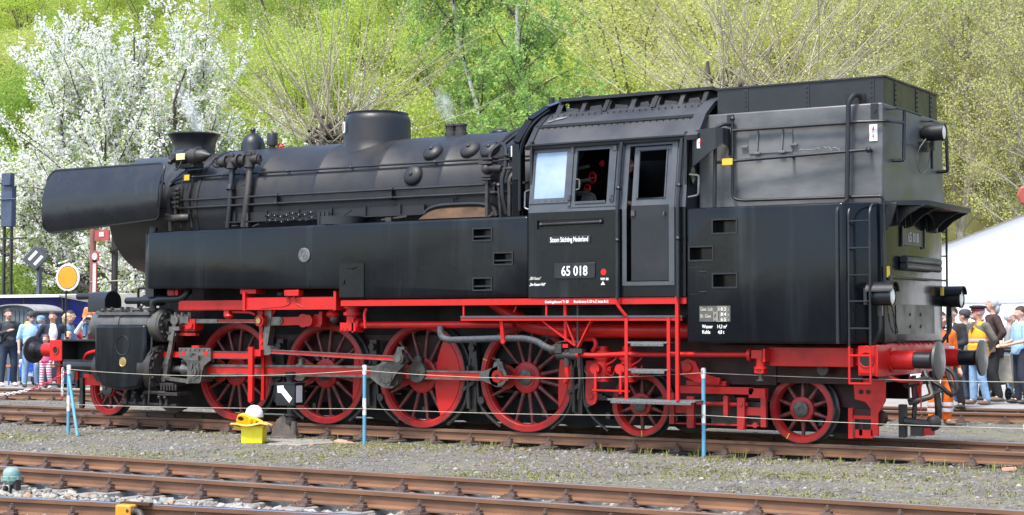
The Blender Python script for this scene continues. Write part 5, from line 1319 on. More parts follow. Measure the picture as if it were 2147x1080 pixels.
b = MB(); b.box(14.90,14.93,-1.14,-1.07,2.04,2.17); b.box(14.90,14.93,.93,.98,1.85,1.96); part('yellow_tag', b, YEL, tank)
b = MB(); b.box(14.87,14.880,-.72,.74,1.36,1.72)
for y in (-.2,.2):
    for z in (1.45,1.60): b.cyl((14.878,y,z),(14.89,y,z),.02,n=6)
part('rear_hatch', b, BLK2, tank)
b = MB()
b.tube([(14.88,-.98,4.07),(15.0,-.98,4.07),(15.0,-.72,4.08),(15.02,-.15,4.07)],.016,7,.04); b.tube([(15.0,-.70,4.08),(15.0,-.75,3.46),(14.88,-.80,3.46)],.022,8,.03)
b.tube([(14.88,.30,4.05),(15.0,.32,4.05),(15.0,.70,4.04)],.016,7,.04); b.tube([(15.02,.86,3.90),(15.02,.90,3.45),(14.88,.9,3.45)],.022,8,.03); b.tube([(14.9,-.45,3.70),(14.96,.3,3.71)],.008,5); b.box(14.88,14.98,.16,.34,3.66,3.78); b.bar((14.97,.42,3.45),(14.97,.42,3.75),.03,.03)
part('rear_handrail', b, BLK2, ub)
b = MB(); b.tube([(15.0,.10,3.80),(14.93,.0,3.66),(14.93,-.06,3.50),(14.93,.04,3.38),(14.93,.20,3.37),(14.94,.34,3.46),(14.96,.36,3.60),(15.0,.32,3.78)],.006,6,.10); part('lamp_cable', b, mat('grey cable',(.13,.13,.13),.6), ub)
def headlight(x, y, z, r, hood, parent):
    b = MB(); b.lathe([(0,-.17),(r*.6,-.17),(r*.92,-.12),(r,-.02),(r,.10),(r*1.08,.10),(r*1.08,.13),(r*.9,.13)],(x,y,z),(1,0,0),26,cap=False); b.bar((x-.03,y,z-r),(x-.03,y,z-r-.12),.05,.05)
    if hood:
        n = 14; vs = []
        for k in range(n+1):
            a = math.radians(15+150*k/n)
            for xx in (-.17,.16): vs.append((x+xx, y+(r*1.22)*math.cos(a), z+(r*1.22)*math.sin(a)+.02))
        b.add(vs,[(2*k,2*k+1,2*k+3,2*k+2) for k in range(n)]); b.add([(p[0],p[1],p[2]+.012) for p in vs],[(2*k+2,2*k+3,2*k+1,2*k) for k in range(n)])
        b.box(x-.2,x-.16,y-.1,y+.1,z-.1,z+.1)
    h = part('headlight', b, BLK2, parent)
    b = MB(); b.lathe([(r*.94,.112),(r*.7,.125),(0,.132)],(x,y,z),(1,0,0),24); part('lens', b, LENS, h)
headlight(15.06,.26,3.89,.105,False,ub)
for y in (-1.33,1.33): headlight(14.93,y,1.81,.112,True,tank)
b = MB()
for y in (-1.33,1.33): b.tube([(14.90,y,1.70),(14.90,y,1.40),(14.80,y*.96,1.24)],.025,7,.05)
b.tube([(14.9,-.95,1.70),(14.92,-.85,1.5),(14.9,-.7,1.35),(14.9,-.82,1.42),(14.9,-.9,1.6)],.006,5,.08); b.tube([(15.0,1.05,1.3),(15.02,1.05,2.9)],.010,5) if False else None
part('lamp_bracket', b, BLK2, tank)
# rear buffer beam
b = MB(); b.box(13.43,14.52,-1.22,-.9,.965,1.20); b.box(14.40,14.62,-1.15,-.9,.98,1.20); part('bunker_beam', b, RED, bevel=.008)
b = MB(); b.box(14.62,14.86,-1.34,1.34,.87,1.225); b.box(14.84,14.875,-1.36,1.36,.86,1.235); rb = part('rear_buffer_beam', b, RED, bevel=.008)
b = MB(); b.cyl((14.73,-1.343,1.06),(14.73,-1.35,1.06),.085,n=28); part('end_opening', b, DARK, rb)
b = MB(); b.ring((14.73,-1.35,1.06),(0,1,0),.088,.008,28,5); b.tube([(14.65,-1.345,.90),(14.82,-1.345,.90)],.008,5); part('end_rim', b, RED, rb)
b = MB()
for y in np.linspace(-.6,.7,8): b.cyl((14.87,y,1.22),(14.87,y,1.25),.02,n=6)
b.box(14.80,14.86,-1.0,1.0,1.225,1.245); part('beam_bolts', b, REDW, rb)
b = MB(); b.prism([(14.38,.82),(14.78,.80),(14.78,.56),(14.69,.40),(14.69,.13),(14.60,.13),(14.60,.46),(14.53,.54),(14.40,.57)],-.86,-.82); b.box(14.32,14.375,-.88,-.80,.09,.46); b.box(14.37,14.6,-.86,-.82,.33,.37); b.box(14.40,14.62,-.86,-.82,.10,.20); part('guard_iron', b, RED)
b = MB(); b.box(14.37,14.60,-.85,-.83,.37,.45); b.cyl((14.48,-.87,.66),(14.48,-.85,.66),.03,n=8); b.cyl((14.57,-.87,.66),(14.57,-.85,.66),.03,n=8); b.cyl((14.66,-.8,.34),(14.66,-.7,.34),.1,n=16); b.box(14.45,14.49,-.86,-.82,.13,.33); part('guard_bracket', b, REDK)
b = MB(); b.tube([(14.85,-.95,.86),(14.95,-.9,.80),(15.15,-.7,.80),(15.18,-.7,.76)],.022,7,.06); b.prism([(14.9,.84),(15.05,.80),(15.0,.50),(14.93,.50)],-.3,-.26); part('red_pipe', b, RED)
b = MB(); b.cyl((14.86,0,1.0),(15.1,0,1.0),.06,n=10); b.tube([(15.0,-.16,.86),(15.25,-.18,.72),(15.33,-.1,.62),(15.33,.1,.62),(15.2,.2,.9)],.030,8,.06); b.tube([(15.05,-.2,.90),(15.2,-.35,.60),(14.95,-.5,.52)],.034,8,.05); b.tube([(15.28,-.14,.68),(15.02,-.35,.56),(14.9,-.4,.56)],.022,7); b.tube([(15.12,0,1.0),(15.35,.0,.9),(15.40,0,.65),(15.3,0,.6)],.028,8,.08)
b.tube([(14.95,-.3,.85),(14.98,-.35,.5),(14.95,-.35,.2)],.03,7,.1); b.cyl((14.88,-.5,.30),(15.2,-.35,.25),.055,n=12); b.ball((15.2,-.33,.28),.10,10); b.box(14.82,14.90,-.5,-.4,.10,.5); b.box(14.95,15.1,-.45,-.3,.12,.24); b.tube([(15.05,.1,.9),(15.12,.1,.55),(15.12,.12,.3)],.045,10,.1); b.cyl((14.95,-.6,.75),(15.1,-.3,.8),.05,n=8)
part('coupling', b, IRON)
b = MB(); b.box(15.08,15.2,-.42,-.28,.13,.22); b.bar((15.17,-.7,.78),(15.17,-.7,.45),.015,.015); part('hose_end', b, REDW)
b = MB(); b.cyl((14.08,-1.1,.93),(14.08,-1.02,.93),.075,n=14); b.cyl((14.08,-1.0,.93),(14.08,-1.0,1.1),.03,n=8); part('drain_valve', b, IRON)
# ------------------------------------------------------------------ people
SKIN = mat('skin', (.56,.33,.24), .5, col2=(.50,.28,.20), scale=8)
SKIN2 = mat('sun pink skin', (.58,.30,.22), .5, col2=(.52,.26,.19), scale=8)
def cloth(name, c, **k): return mat(name, c, .85, col2=tuple(x*.72 for x in c), scale=7, bump=.35, bscale=18, rv=.05, **k)
HI = cloth('hi-vis orange', (.92,.17,.008)); HIY = cloth('hi-vis yellow orange', (.95,.37,.02)); SILV = mat('reflective silver band', (.55,.56,.58), .35, metal=.2)
NAVY = cloth('navy cloth', (.020,.026,.045)); CHAR = cloth('charcoal cloth', (.045,.048,.055)); BLACKC = cloth('black cloth', (.014,.014,.016)); BROWN = cloth('dark brown cloth', (.045,.022,.018))
LBLUE = cloth('light blue cotton', (.33,.53,.78)); JEAN = cloth('blue jeans', (.10,.19,.33)); JEANL = cloth('light blue jeans', (.24,.38,.56)); JEAND = cloth('dark jeans', (.028,.045,.075)); WHITEC = cloth('white cotton', (.78,.78,.78))
DENIM = cloth('denim jacket', (.17,.29,.46)); OLIVE = cloth('olive grey knit', (.13,.125,.095)); ORC = cloth('orange jacket', (.80,.22,.06)); REDC = cloth('red cloth', (.55,.03,.03)); GREYC = cloth('grey cloth', (.25,.25,.26)); PINK = cloth('pink cloth', (.65,.12,.24)); CREAMC = cloth('cream cloth', (.70,.66,.54)); GREENC = cloth('checked shirt', (.30,.36,.42))
HAIRD = mat('dark brown hair', (.025,.017,.012), .6, bump=.5, bscale=90); HAIRG = mat('grey hair', (.42,.42,.42), .6, bump=.5, bscale=90); HAIRB = mat('blond hair', (.52,.38,.19), .6, bump=.5, bscale=90); HAIRR = mat('reddish hair', (.18,.07,.03), .6, bump=.5, bscale=90)
EYE = mat('eye', (.02,.015,.012), .2); LIP = mat('lips', (.35,.10,.09), .5); SHOEW = mat('white shoe', (.68,.68,.66), .6); SHOED = mat('dark shoe', (.035,.03,.028), .6); SHOEB = mat('brown shoe', (.16,.11,.08), .7)
STRIPE = bpy.data.materials.new('pink and white striped leggings'); STRIPE.use_nodes = True
_n = STRIPE.node_tree.nodes; _l = STRIPE.node_tree.links
_t = _n.new('ShaderNodeTexCoord'); _w = _n.new('ShaderNodeTexWave'); _w.bands_direction = 'Z'; _w.inputs['Scale'].default_value = 5.5
_r = _n.new('ShaderNodeValToRGB'); _r.color_ramp.interpolation = 'CONSTANT'; _r.color_ramp.elements[0].color = (.75,.7,.72,1); _r.color_ramp.elements[1].position = .5; _r.color_ramp.elements[1].color = (.62,.08,.18,1)
_l.new(_t.outputs['Object'],_w.inputs['Vector']); _l.new(_w.outputs[0],_r.inputs[0]); _l.new(_r.outputs[0],_n['Principled BSDF'].inputs['Base Color']); _n['Principled BSDF'].inputs['Roughness'].default_value = .85

def caps(b, p0, p1, r0, r1, n=10):
    b.cyl(p0, p1, r0, r1, n=n); b.ball(p0, r0, n); b.ball(p1, r1, n)
def blob(name, b, m, root, voxel=.014, smooth=4):
    o = b.build(name, m, root, local=True, smooth=False)
    r = o.modifiers.new('join','REMESH'); r.mode = 'VOXEL'; r.voxel_size = voxel; r.use_smooth_shade = True
    s = o.modifiers.new('relax','SMOOTH'); s.factor = .5; s.iterations = smooth
    bpy.context.view_layer.update()
    me = bpy.data.meshes.new_from_object(o.evaluated_get(bpy.context.evaluated_depsgraph_get()))
    o.modifiers.clear(); old = o.data; o.data = me; bpy.data.meshes.remove(old)
    me.polygons.foreach_set('use_smooth',[True]*len(me.polygons))
    if not me.materials: me.materials.append(m)
    return o
ARM = {'down':((.25,.03,1.16),(.26,-.06,.90)), 'pocket':((.30,.07,1.18),(.22,-.05,.96)), 'chest':((.26,-.04,1.18),(.09,-.25,1.27)), 'hold':((.25,-.02,1.16),(.12,-.27,1.08)),
       'back':((.27,.10,1.18),(.07,.17,1.0)), 'raise':((.27,-.12,1.30),(.12,-.22,1.56)), 'up':((.27,-.03,1.62),(.14,-.10,1.80)), 'lean':((.30,-.26,1.26),(.12,-.34,1.40))}
def person(loc, rz, h, label, top, legs, hair=None, la='down', ra='down', sleeve=1.0, shoes=SHOED, skin=SKIN, head=1.0, hem=.90, jacket=None, turn=0.0, stride=.05, belly=0.0, seated=False, group=None, fem=False, collar=None):
    k = h/1.78
    root = empty('person', loc, label, 'person', group, rz)
    def S(b): b.v = [(x*k,y*k,z*k) for x,y,z in b.v]; return b
    sw = .165 if fem else .185
    hz_ = lambda z: z
    R = Matrix.Translation((0,0,1.56)) @ Matrix.Rotation(turn,4,'Z') @ Matrix.Scale(head,4) @ Matrix.Translation((0,0,-1.56))
    hd = MB(); hd.ball((0,-.005,1.675),(.076,.096,.108),14); hd.ball((0,-.04,1.60),(.056,.060,.062),12); caps(hd,(0,-.096,1.675),(0,-.118,1.64),.010,.017,8)
    for s in (-1,1): hd.ball((s*.078,.008,1.65),(.013,.022,.032),8); hd.ball((s*.03,-.075,1.625),(.03,.03,.03),8)
    hd.xf(R)
    b = MB(); b.v += hd.v; b.f += hd.f; b.m += hd.m
    caps(b,(0,.015,1.46),(0,.0,1.60),.055,.052); b.ball((0,0,1.27),(.145,.09,.25)); b.ball((0,0,.98),(.14,.095,.14))
    J = {}
    for s, pose in ((1,la),(-1,ra)):
        e, w = ARM[pose]; e = Vector((s*e[0],e[1],e[2])); w = Vector((s*w[0],w[1],w[2])); sh = Vector((s*sw,.0,1.44))
        J[s] = (sh,e,w)
        caps(b,sh,e,.048,.040); caps(b,e,w,.040,.027)
        d = (w-e).normalized(); side = Vector((0,1,0)).cross(d) if abs(d.y) < .8 else Vector((0,0,1)).cross(d); side.normalize()
        across = Vector((0,-1,0)) - d*Vector((0,-1,0)).dot(d); across = across.normalized() if across.length > .2 else side
        pm = w+d*.05; b.ball(pm,(.035,.035,.035),8); caps(b,w,w+d*.085,.027,.034,8)
        for i,(o_,ln) in enumerate(((-.03,.062),(-.01,.075),(.011,.070),(.031,.052))):
            p0 = w+d*.085+across*o_; p1 = p0+d*ln*.55; p2 = p1+(d*.75+side*(-s)*.0+Vector((0,0,-.25))).normalized()*ln*.45
            caps(b,p0,p1,.0105,.010,6); caps(b,p1,p2,.010,.009,6)
        t0 = w+d*.03-across*.028; t1 = t0+(d*.7-across*.7).normalized()*.04; caps(b,t0,t1,.013,.012,6); caps(b,t1,t1+d*.032,.012,.010,6)
    K = {}
    for s in (1,-1):
        if seated: hp,kn,an = Vector((s*.09,0,.93)),Vector((s*.14,-.30,.90)),Vector((s*.13,-.33,.52))
        else: hp,kn,an = Vector((s*.09,0,.93)),Vector((s*(.10+stride*.3),-.02-.3*stride*s,.50)),Vector((s*(.10+stride*.6),.03+stride*s*.5,.09))
        K[s] = (hp,kn,an); caps(b,hp,kn,.082,.056); caps(b,kn,an,.056,.038); caps(b,an,an+Vector((s*.02,-.12,-.05)),.036,.03,8)
    blob('body', S(b), skin, root, .0145*max(.8,k), 3)
    # top
    b = MB(); b.ball((0,0,1.25),(.175+.3*belly,.115+belly,.27),16); b.ball((0,-belly*.6,1.08),(.165+.4*belly,.115+belly,.20),14); b.ball((0,.0,1.36),(.19,.105,.13),14); b.cyl((0,0,hem),(0,0,1.1),.16+.02*(hem<.8),.15,n=16)
    caps(b,(-sw,0,1.435),(sw,0,1.435),.062,.062); b.cyl((0,.012,1.44),(0,.006,1.51),.085,.068,n=12)
    for s in (1,-1):
        sh,e,w = J[s]; caps(b,sh,e if sleeve > .3 else sh+(e-sh)*.2,.066,.057)
        if sleeve >= 1: caps(b,e,e+(w-e)*.93,.057,.043)
        elif sleeve < .5: pass
    blob('top', S(b), top, root, .021)
    if jacket:
        b = MB(); b.ball((0,-.02,1.26),(.12,.125,.25),12); b.ball((0,-.02-belly*.5,1.05),(.11,.13+belly*.8,.15),12); b.cyl((0,-.045,1.40),(0,-.035,1.50),.075,.062,n=10); blob('shirt', S(b), jacket, root, .021)
    b = MB(); b.ball((0,0,.97),(.172,.125,.15),14)
    for s in (1,-1):
        hp,kn,an = K[s]; caps(b,hp,kn,.098,.075); caps(b,kn,an+Vector((0,0,.02)),.075,.062)
    tr = blob('trousers', S(b), legs, root, .022)
    for s in (1,-1):
        an = K[s][2]; b = MB(); z0 = an.z-.09
        b.ball((an.x+s*.012,an.y-.07,z0+.045),(.047,.135,.045),12); b.ball((an.x,an.y,z0+.07),(.042,.055,.06),10); b.v = [(x,y,max(z,z0+.004)) for x,y,z in b.v]
        S(b).build('shoe', shoes, root, local=True)
        e = MB(); e.ball((s*.03,-.092,1.672),(.011,.008,.008),8); e.xf(R); S(e).build('eye', EYE, root, local=True)
    b = MB(); b.ball((0,-.097,1.604),(.023,.008,.006),8); b.xf(R); S(b).build('mouth', LIP, root, local=True)
    if hair:
        hm, long_ = hair
        b = MB(); b.ball((0,.008,1.69),(.088,.106,.108),20)
        keep = [f for f in b.f if not any((b.v[i][1] < -.045 and b.v[i][2] < 1.715) or b.v[i][2] < (1.60 if long_ else 1.625) or (b.v[i][1] < .0 and b.v[i][2] < 1.66 and not long_) for i in f)]
        b.f = keep; b.m = [0]*len(keep)
        if long_: b.ball((0,.07,1.60),(.075,.045,.10),12); b.ball((0,.09,1.68),(.05,.05,.05),10)
        b.xf(R); S(b).build('hair', hm, root, local=True)
    root.scale = (1.15,1.12,1.0)
    person.last = (root, S, R, J, K)
    return root
def extra(name, b, m, head=False):
    root, S, R, J, K = person.last
    if head: b.xf(R)
    return S(b).build(name, m, root, local=True)
def cap_(m, brim=None, peak=True, tall=False):
    b = MB(); b.lathe([(.092,1.70),(.095,1.72),(.088,1.76),(.06,1.795),(0,1.805)] if not tall else [(.092,1.70),(.093,1.735),(.125,1.765),(.12,1.785),(.06,1.80),(0,1.80)],(0,.0,0),(0,0,1),18); b.v=[(x,y*1.15,z) for x,y,z in b.v]
    extra('cap', b, m, True)
    if peak:
        b = MB(); pl = [(.075*math.cos(a),-.075-.085*math.sin(a)) for a in np.linspace(0,PI,11)]; b.prism(pl,1.695,1.706,plane='xy'); extra('cap_peak', b, brim or m, True)
def glasses():
    b = MB(); b.box(-.06,.06,-.108,-.10,1.662,1.668)
    for s in (-1,1): b.ball((s*.033,-.104,1.668),(.026,.008,.018),10); b.bar((s*.062,-.10,1.67),(s*.075,.0,1.665),.006,.006)
    extra('sunglasses', b, EYE, True)
def strap(m=BLACKC, s=1):
    b = MB(); pts = [(s*.13,.02,1.50),(s*.10,-.10,1.40),(0,-.135,1.25),(-s*.12,-.135,1.08),(-s*.19,-.05,.98)]
    for p,q in zip(pts[:-1],pts[1:]): b.bar(p,q,.035,.008,up=(0,-1,0))
    extra('strap', b, m)
def bands(zs, rr=.19, m=SILV, name='reflective_band'):
    for z in zs:
        b = MB(); b.lathe([(rr,z-.025),(rr+.003,z),(rr,z+.025)],(0,0,0),(0,0,1),24,cap=False); b.v=[(x,y*.68-.005,z) for x,y,z in b.v]; extra(name, b, m)
LF, RF = .85, .30
CR = 'crowd on the pavement behind the engine'
person((-9.45,6.85,0), LF+.3, 1.83, 'man in dark grey sweater and jeans at the far left edge, hand at his chest', CHAR, JEAND, (HAIRD,0), 'down','chest', shoes=SHOEW, group=CR); strap()
b = MB(); b.box(.17,.25,-.12,.06,.80,1.02); extra('shoulder_bag', b, BLACKC)
person((-8.55,6.75,0), LF+.2, 1.75, 'man in light blue shirt, grey cap and sunglasses left of the front buffer', LBLUE, JEANL, (HAIRG,0), 'down','down', sleeve=.5, belly=.05, shoes=SHOED, skin=SKIN2, group=CR); cap_(CHAR); glasses(); strap(NAVY)
b = MB(); b.ball((0,-.09,1.595),(.045,.04,.045),10); extra('beard', b, HAIRG, True)
person((-9.95,7.9,0), LF, 1.52, 'short person in a bright yellow cap, half hidden behind the man in light blue', GREENC, JEAND, None, group=CR); cap_(YEL)
person((-9.5,7.9,0), LF+2.4, 1.66, 'grey haired person in a blue cap seen from behind', CHAR, JEAND, (HAIRG,0), group=CR); cap_(DENIM)
person((-7.95,6.85,0), LF+.1, 1.76, 'dark haired man in open navy jacket over a white shirt', NAVY, JEAND, (HAIRD,0), 'pocket','pocket', jacket=WHITEC, skin=SKIN2, group=CR, turn=-.3)
person((-7.62,6.35,0), LF-.4, 1.20, 'little girl in pink and white striped leggings below the front buffer', PINK, STRIPE, (HAIRR,1), head=1.18, shoes=SHOEW, group=CR, fem=True)
person((-8.55,7.95,0), LF+1.2, 1.79, 'man in a navy jacket turned away towards the blue stall', NAVY, JEAND, (HAIRD,0), group=CR)
person((-7.95,7.3,0), LF+1.0, 1.72, 'blonde woman with pinned up hair in a denim jacket, seen side on', DENIM, JEAN, (HAIRB,1), 'hold','hold', group=CR, fem=True)
person((-7.55,6.95,0), LF, 1.27, 'small blond child whose head shows over the front platform', REDC, JEAN, (HAIRB,0), head=1.18, group=CR)
person((-8.6,8.5,0), LF, 1.58, 'person in a red top between the blonde woman and the blue stall', REDC, JEAND, (HAIRD,0), group=CR)
person((-7.35,7.45,0), LF-.2, 1.74, 'woman in white with a grey scarf holding a camera, a child on her shoulders', WHITEC, JEAND, (HAIRR,0), 'raise','raise', group=CR, fem=True)
b = MB(); b.ring((0,.0,1.49),(0,0,1),.085,.03,16,8); b.box(-.05,.05,-.16,-.12,1.1,1.48); extra('scarf', b, GREYC)
b = MB(); b.box(-.055,.055,-.25,-.19,1.60,1.67); b.cyl((0,-.25,1.635),(0,-.30,1.635),.028,n=12); extra('camera', b, EYE)
person((-7.35,7.50,.86), LF-.3, 1.20, 'toddler in an orange jacket riding on a woman\'s shoulders', ORC, JEAN, (HAIRB,0), 'hold','hold', head=1.2, seated=True, group=CR)
# right hand side
person((13.20,6.20,-.16), RF+.6, 1.84, 'railway worker in bright orange hi-vis suit standing behind the rear buffers', HI, HI, (HAIRD,0), 'down','back', shoes=SHOEB, group='people beyond the rear buffers', turn=.2)
bands((1.08,1.22),.205)
for s in (1,-1):
    K = person.last[4][s]
    b = MB()
    for t in (.40,.62): p = K[1]+(K[2]-K[1])*t; b.lathe([(.075,-.03),(.077,0),(.074,.03)],p,(0,0,1),18,cap=False)
    extra('reflective_band', b, SILV)
RG = 'people beyond the rear buffers'
person((12.65,10.15,0), RF-.9, 1.80, 'grey bearded man in yellow orange safety vest and black peaked cap, in jeans', OLIVE, JEANL, (HAIRG,0), 'back','down', shoes=SHOEB, skin=SKIN2, group=RG, turn=-.5); cap_(BLACKC, tall=True)
b = MB(); b.lathe([(.096,1.705),(.097,1.73)],(0,0,0),(0,0,1),18,cap=False); b.v=[(x,y*1.15,z) for x,y,z in b.v]; extra('cap_band', b, REDC, True)
b = MB(); b.ball((0,-.085,1.59),(.05,.045,.05),10); extra('beard', b, HAIRG, True)
b = MB(); b.ball((0,0,1.24),(.188,.128,.26),16); b.ball((0,0,1.05),(.182,.128,.17),14); b.cyl((0,0,.88),(0,0,1.1),.172,.165,n=18); caps(b,(-.12,0,1.44),(.12,0,1.44),.068,.068); blob('safety_vest', person.last[1](b), HIY, person.last[0], .016)
bands((1.02,1.17),.192)
b = MB(); b.prism([(-.06,1.47),(.06,1.47),(0,1.30)],-.142,-.128); extra('collar_opening', b, OLIVE)
person((12.50,11.6,0), RF-1.3, 1.97, 'tall grey haired man in a dark brown coat facing left', BROWN, BLACKC, (HAIRG,1), 'pocket','pocket', hem=.75, shoes=SHOEB, group=RG, turn=-.3)
person((12.55,8.9,-.02), RF-.6, 1.80, 'man in a dark suit jacket with white shirt, half hidden by the rear lamp', BLACKC, BLACKC, (HAIRD,0), 'hold','down', jacket=WHITEC, hem=.80, group=RG)
person((12.15,11.0,0), RF-2.0, 1.74, 'man in dark knitted cap and navy jacket with a blue bag', NAVY, JEAND, (HAIRD,0), 'down','hold', group=RG); cap_(CHAR, peak=False)
b = MB(); b.ball((-.12,-.22,1.0),(.14,.10,.16),12); extra('blue_bag', b, cloth('royal blue cloth',(.03,.07,.40)))
person((13.25,11.9,0), RF+2.6, 1.73, 'person in a dark jacket and grey cap seen from behind near the right edge', NAVY, JEAN, (HAIRD,0), group=RG); cap_(CHAR, peak=False)
person((13.22,10.9,0), RF-1.2, 1.80, 'man in a light blue shirt and dark trousers holding a cup at the right edge', LBLUE, NAVY, (HAIRD,0), 'hold','hold', sleeve=.5, group=RG)
b = MB(); b.lathe([(.03,0),(.036,.10),(.03,.10)],(0.0,-.33,1.06),(0,0,1),12); extra('cup', b, CREAMC)
person((12.05,12.2,0), RF+.9, 1.70, 'person in a dark hooded jacket in the crowd under the tent edge', BLACKC, JEAND, (HAIRD,0), group=RG)
person((13.0,12.6,0), RF+2.9, 1.68, 'woman with blond hair and grey coat near the pushchair', GREYC, JEAND, (HAIRB,1), group=RG, fem=True)
person((12.75,14.2,0), RF+.2, 1.76, 'man in navy standing far back by the tent wall', NAVY, JEAND, (HAIRD,0), group=RG)
person((13.6,13.6,0), RF-.3, 1.72, 'person in a red brown top at the far right by the tent', BROWN, JEAN, (HAIRR,0), group=RG)
person((12.95,13.2,0), RF+.4, 1.72, 'person in a checked grey blue shirt behind the pushchair', GREENC, JEANL, (HAIRD,0), group=RG)
person((12.3,13.5,0), RF+1.5, 1.70, 'person in grey behind the brown coated man', GREYC, JEAN, (HAIRG,0), group=RG)
person((11.34,-1.03,1.95), 1.57, 1.74, 'driver inside the cab doorway, only a bare forearm showing', BLACKC, BLACKC, (HAIRD,0), 'down','hold', sleeve=0)

# ------------------------------------------------------------------ things on the ground in front of the engine
def post(x, y, label, strut=None, top=.91):
    z0 = gz(x,y)
    root = empty('rope_post', (x,y,z0), label, 'barrier post', 'blue and white rope posts in front of the engine')
    b = MB(); H = top-z0
    b.cyl((0,0,-.05),(0,0,H-.69),.026,n=14,mi=0); b.cyl((0,0,H-.69),(0,0,H-.46),.0262,n=14,mi=1); b.cyl((0,0,H-.46),(0,0,H-.13),.026,n=14,mi=0); b.lathe([(.0264,H-.13),(.030,H-.10),(.033,H-.02),(.026,H),(0,H+.004)],(0,0,0),(0,0,1),14,mi=1)
    b.build('pole', [BLUEP,WHITE], root, local=True)
    for h in (H-.05,H-.60):
        b = MB(); b.ring((0,-.03,h),(1,0,0),.02,.004,10,5); b.build('eyelet', IRON, root, local=True)
    if strut:
        b = MB(); b.tube([(0,0,H-.16),(strut[0]-x,strut[1]-y,.0)],.024,10); b.build('strut', BLUEP, root, local=True)
    return root
post(2.60,-2.49,'blue and white rope post with a slanting strut near the cylinder', (3.00,-2.68), .86)
post(7.62,-1.75,'blue and white rope post between the yellow box and the third driving wheel')
post(12.56,-1.25,'blue and white rope post by the cab steps, the rightmost in view', None, .93)
post(17.7,-.85,'blue and white rope post beyond the right edge')
post(-.5,-2.75,'blue and white rope post beyond the left edge', None, .88)
PP = [(2.60,-2.49,.80),(7.62,-1.75,.84),(12.56,-1.25,.87),(17.7,-.85,.83)]
def rope(z_off, sags, label, r=.0034):
    b = MB()
    pts = []
    for (p,q,s) in zip(PP[:-1],PP[1:],sags):
        for k in range(14):
            t = k/14; pts.append((p[0]+(q[0]-p[0])*t, p[1]+(q[1]-p[1])*t-.03, p[2]+(q[2]-p[2])*t+z_off-4*s*t*(1-t)))
    pts.append((PP[-1][0],PP[-1][1]-.03,PP[-1][2]+z_off))
    b.tube(pts, r, 6); tag(b.build('barrier_rope', ROPE), label, 'rope', 'barrier ropes along the engine')
rope(0,(.09,.09,.03),'pale upper barrier rope running along the engine at handrail height')
rope(-.53,(.02,.03,.03),'pale lower barrier rope running along the engine near the rail')
REDPL = mat('red plastic', (.62,.04,.05), .4); WHPL = mat('white plastic', (.75,.74,.72), .4)
def chain(pts, label, cols, n):
    root = empty('plastic_chain', pts[0], label, 'chain')
    b = MB(); loop = [(.030*math.cos(a)+(.014 if math.cos(a)>0 else -.014), .017*math.sin(a), 0) for a in np.linspace(0,2*PI,13)[:-1]]; b.tube(loop,.0065,5,closed=True)
    m0 = None; P = [Vector(p) for p in pts]
    ms = {}
    for i in range(n):
        t = (i+.5)/n*(len(P)-1); k = int(t); p = P[k].lerp(P[k+1], t-k); d = (P[k+1]-P[k]).normalized(); m = cols(i)
        if m.name not in ms: o = b.build('link', m, root, local=True); ms[m.name] = o
        else: o = ms[m.name].copy(); COL.objects.link(o)
        o.parent = root; o.location = p-P[0]; o.rotation_mode = 'QUATERNION'
        q = d.to_track_quat('X','Z'); o.rotation_quaternion = q @ Matrix.Rotation((i%2)*PI/2,4,'X').to_quaternion()
def cat_pts(p, q, sag, n=24): return [(p[0]+(q[0]-p[0])*k/n, p[1]+(q[1]-p[1])*k/n, p[2]+(q[2]-p[2])*k/n-4*sag*(k/n)*(1-k/n)) for k in range(n+1)]
chain(cat_pts((2.58,-2.50,.76),(-.48,-2.75,.82),.40),'red and white plastic chain sagging from the left rope post', lambda i: REDPL if (i//12)%2==0 else WHPL, 50)
chain([(2.50,-2.52,.80),(2.49,-2.52,.36)],'short white plastic chain hanging straight down from the left rope post', lambda i: WHPL if i < 8 else REDPL, 9)

# switch lantern
root = empty('switch_lantern', (6.02,-1.42,GZ), 'black point indicator lantern with white arrow and white bar by the second driving wheel', 'point indicator', rz=.20)
def lp(nm, b, m, bev=0): return b.build(nm, m, root, local=True, bevel=bev)
b = MB(); b.box(-.155,.155,-.155,.155,.48,.80); lb = lp('lamp_box', b, BLK2, .008)
b = MB(); b.box(-.165,.165,-.165,.165,.795,.81); b.lathe([(.055,.81),(.052,.86),(.075,.90),(.078,.96),(.06,.965)],(0,0,0),(0,0,1),18); lp('chimney', b, BLK2)
fx = lambda u: -.155+.31*u; fz = lambda w: .48+.32*w
b = MB(); b.prism([(fx(u),fz(w)) for u,w in ((.09,.89),(.41,.91),(.43,.80),(.87,.33),(.72,.13),(.30,.57),(.11,.59))],-.159,-.155); lp('white_arrow', b, WHITE)
b = MB(); b.prism([(fx(.14),fz(.14)),(fx(.72),fz(.14)),(fx(.72),fz(.90)),(fx(.14),fz(.90))],.155,.159,plane='yz'); lp('white_bar', b, WHITE)
b = MB(); b.cyl((0,0,.06),(0,0,.48),.045,n=16); b.cyl((0,0,.33),(0,0,.36),.09,n=16); b.cyl((0,0,.22),(0,0,.30),.07,n=16); lp('stem', b, IRON)
b = MB(); b.prism([(-.34,.0),(.12,.0),(.12,.05),(.05,.06),(-.02,.30),(-.10,.34),(-.20,.26),(-.28,.06)],-.05,.05); b.box(-.36,.16,-.13,.13,-.02,.03); b.cyl((.06,0,.03),(.06,0,.25),.05,n=12); b.bar((-.35,.05,.15),(-.62,.12,.06),.05,.12); b.ball((-.5,.1,.12),(.12,.07,.1),10); b.bar((-.62,.05,.22),(-.5,.05,.30),.03,.03)
lp('base_casting', b, mat('rusty casting',(.11,.085,.07),.8,col2=(.06,.05,.045),scale=8,bump=.3), .004)
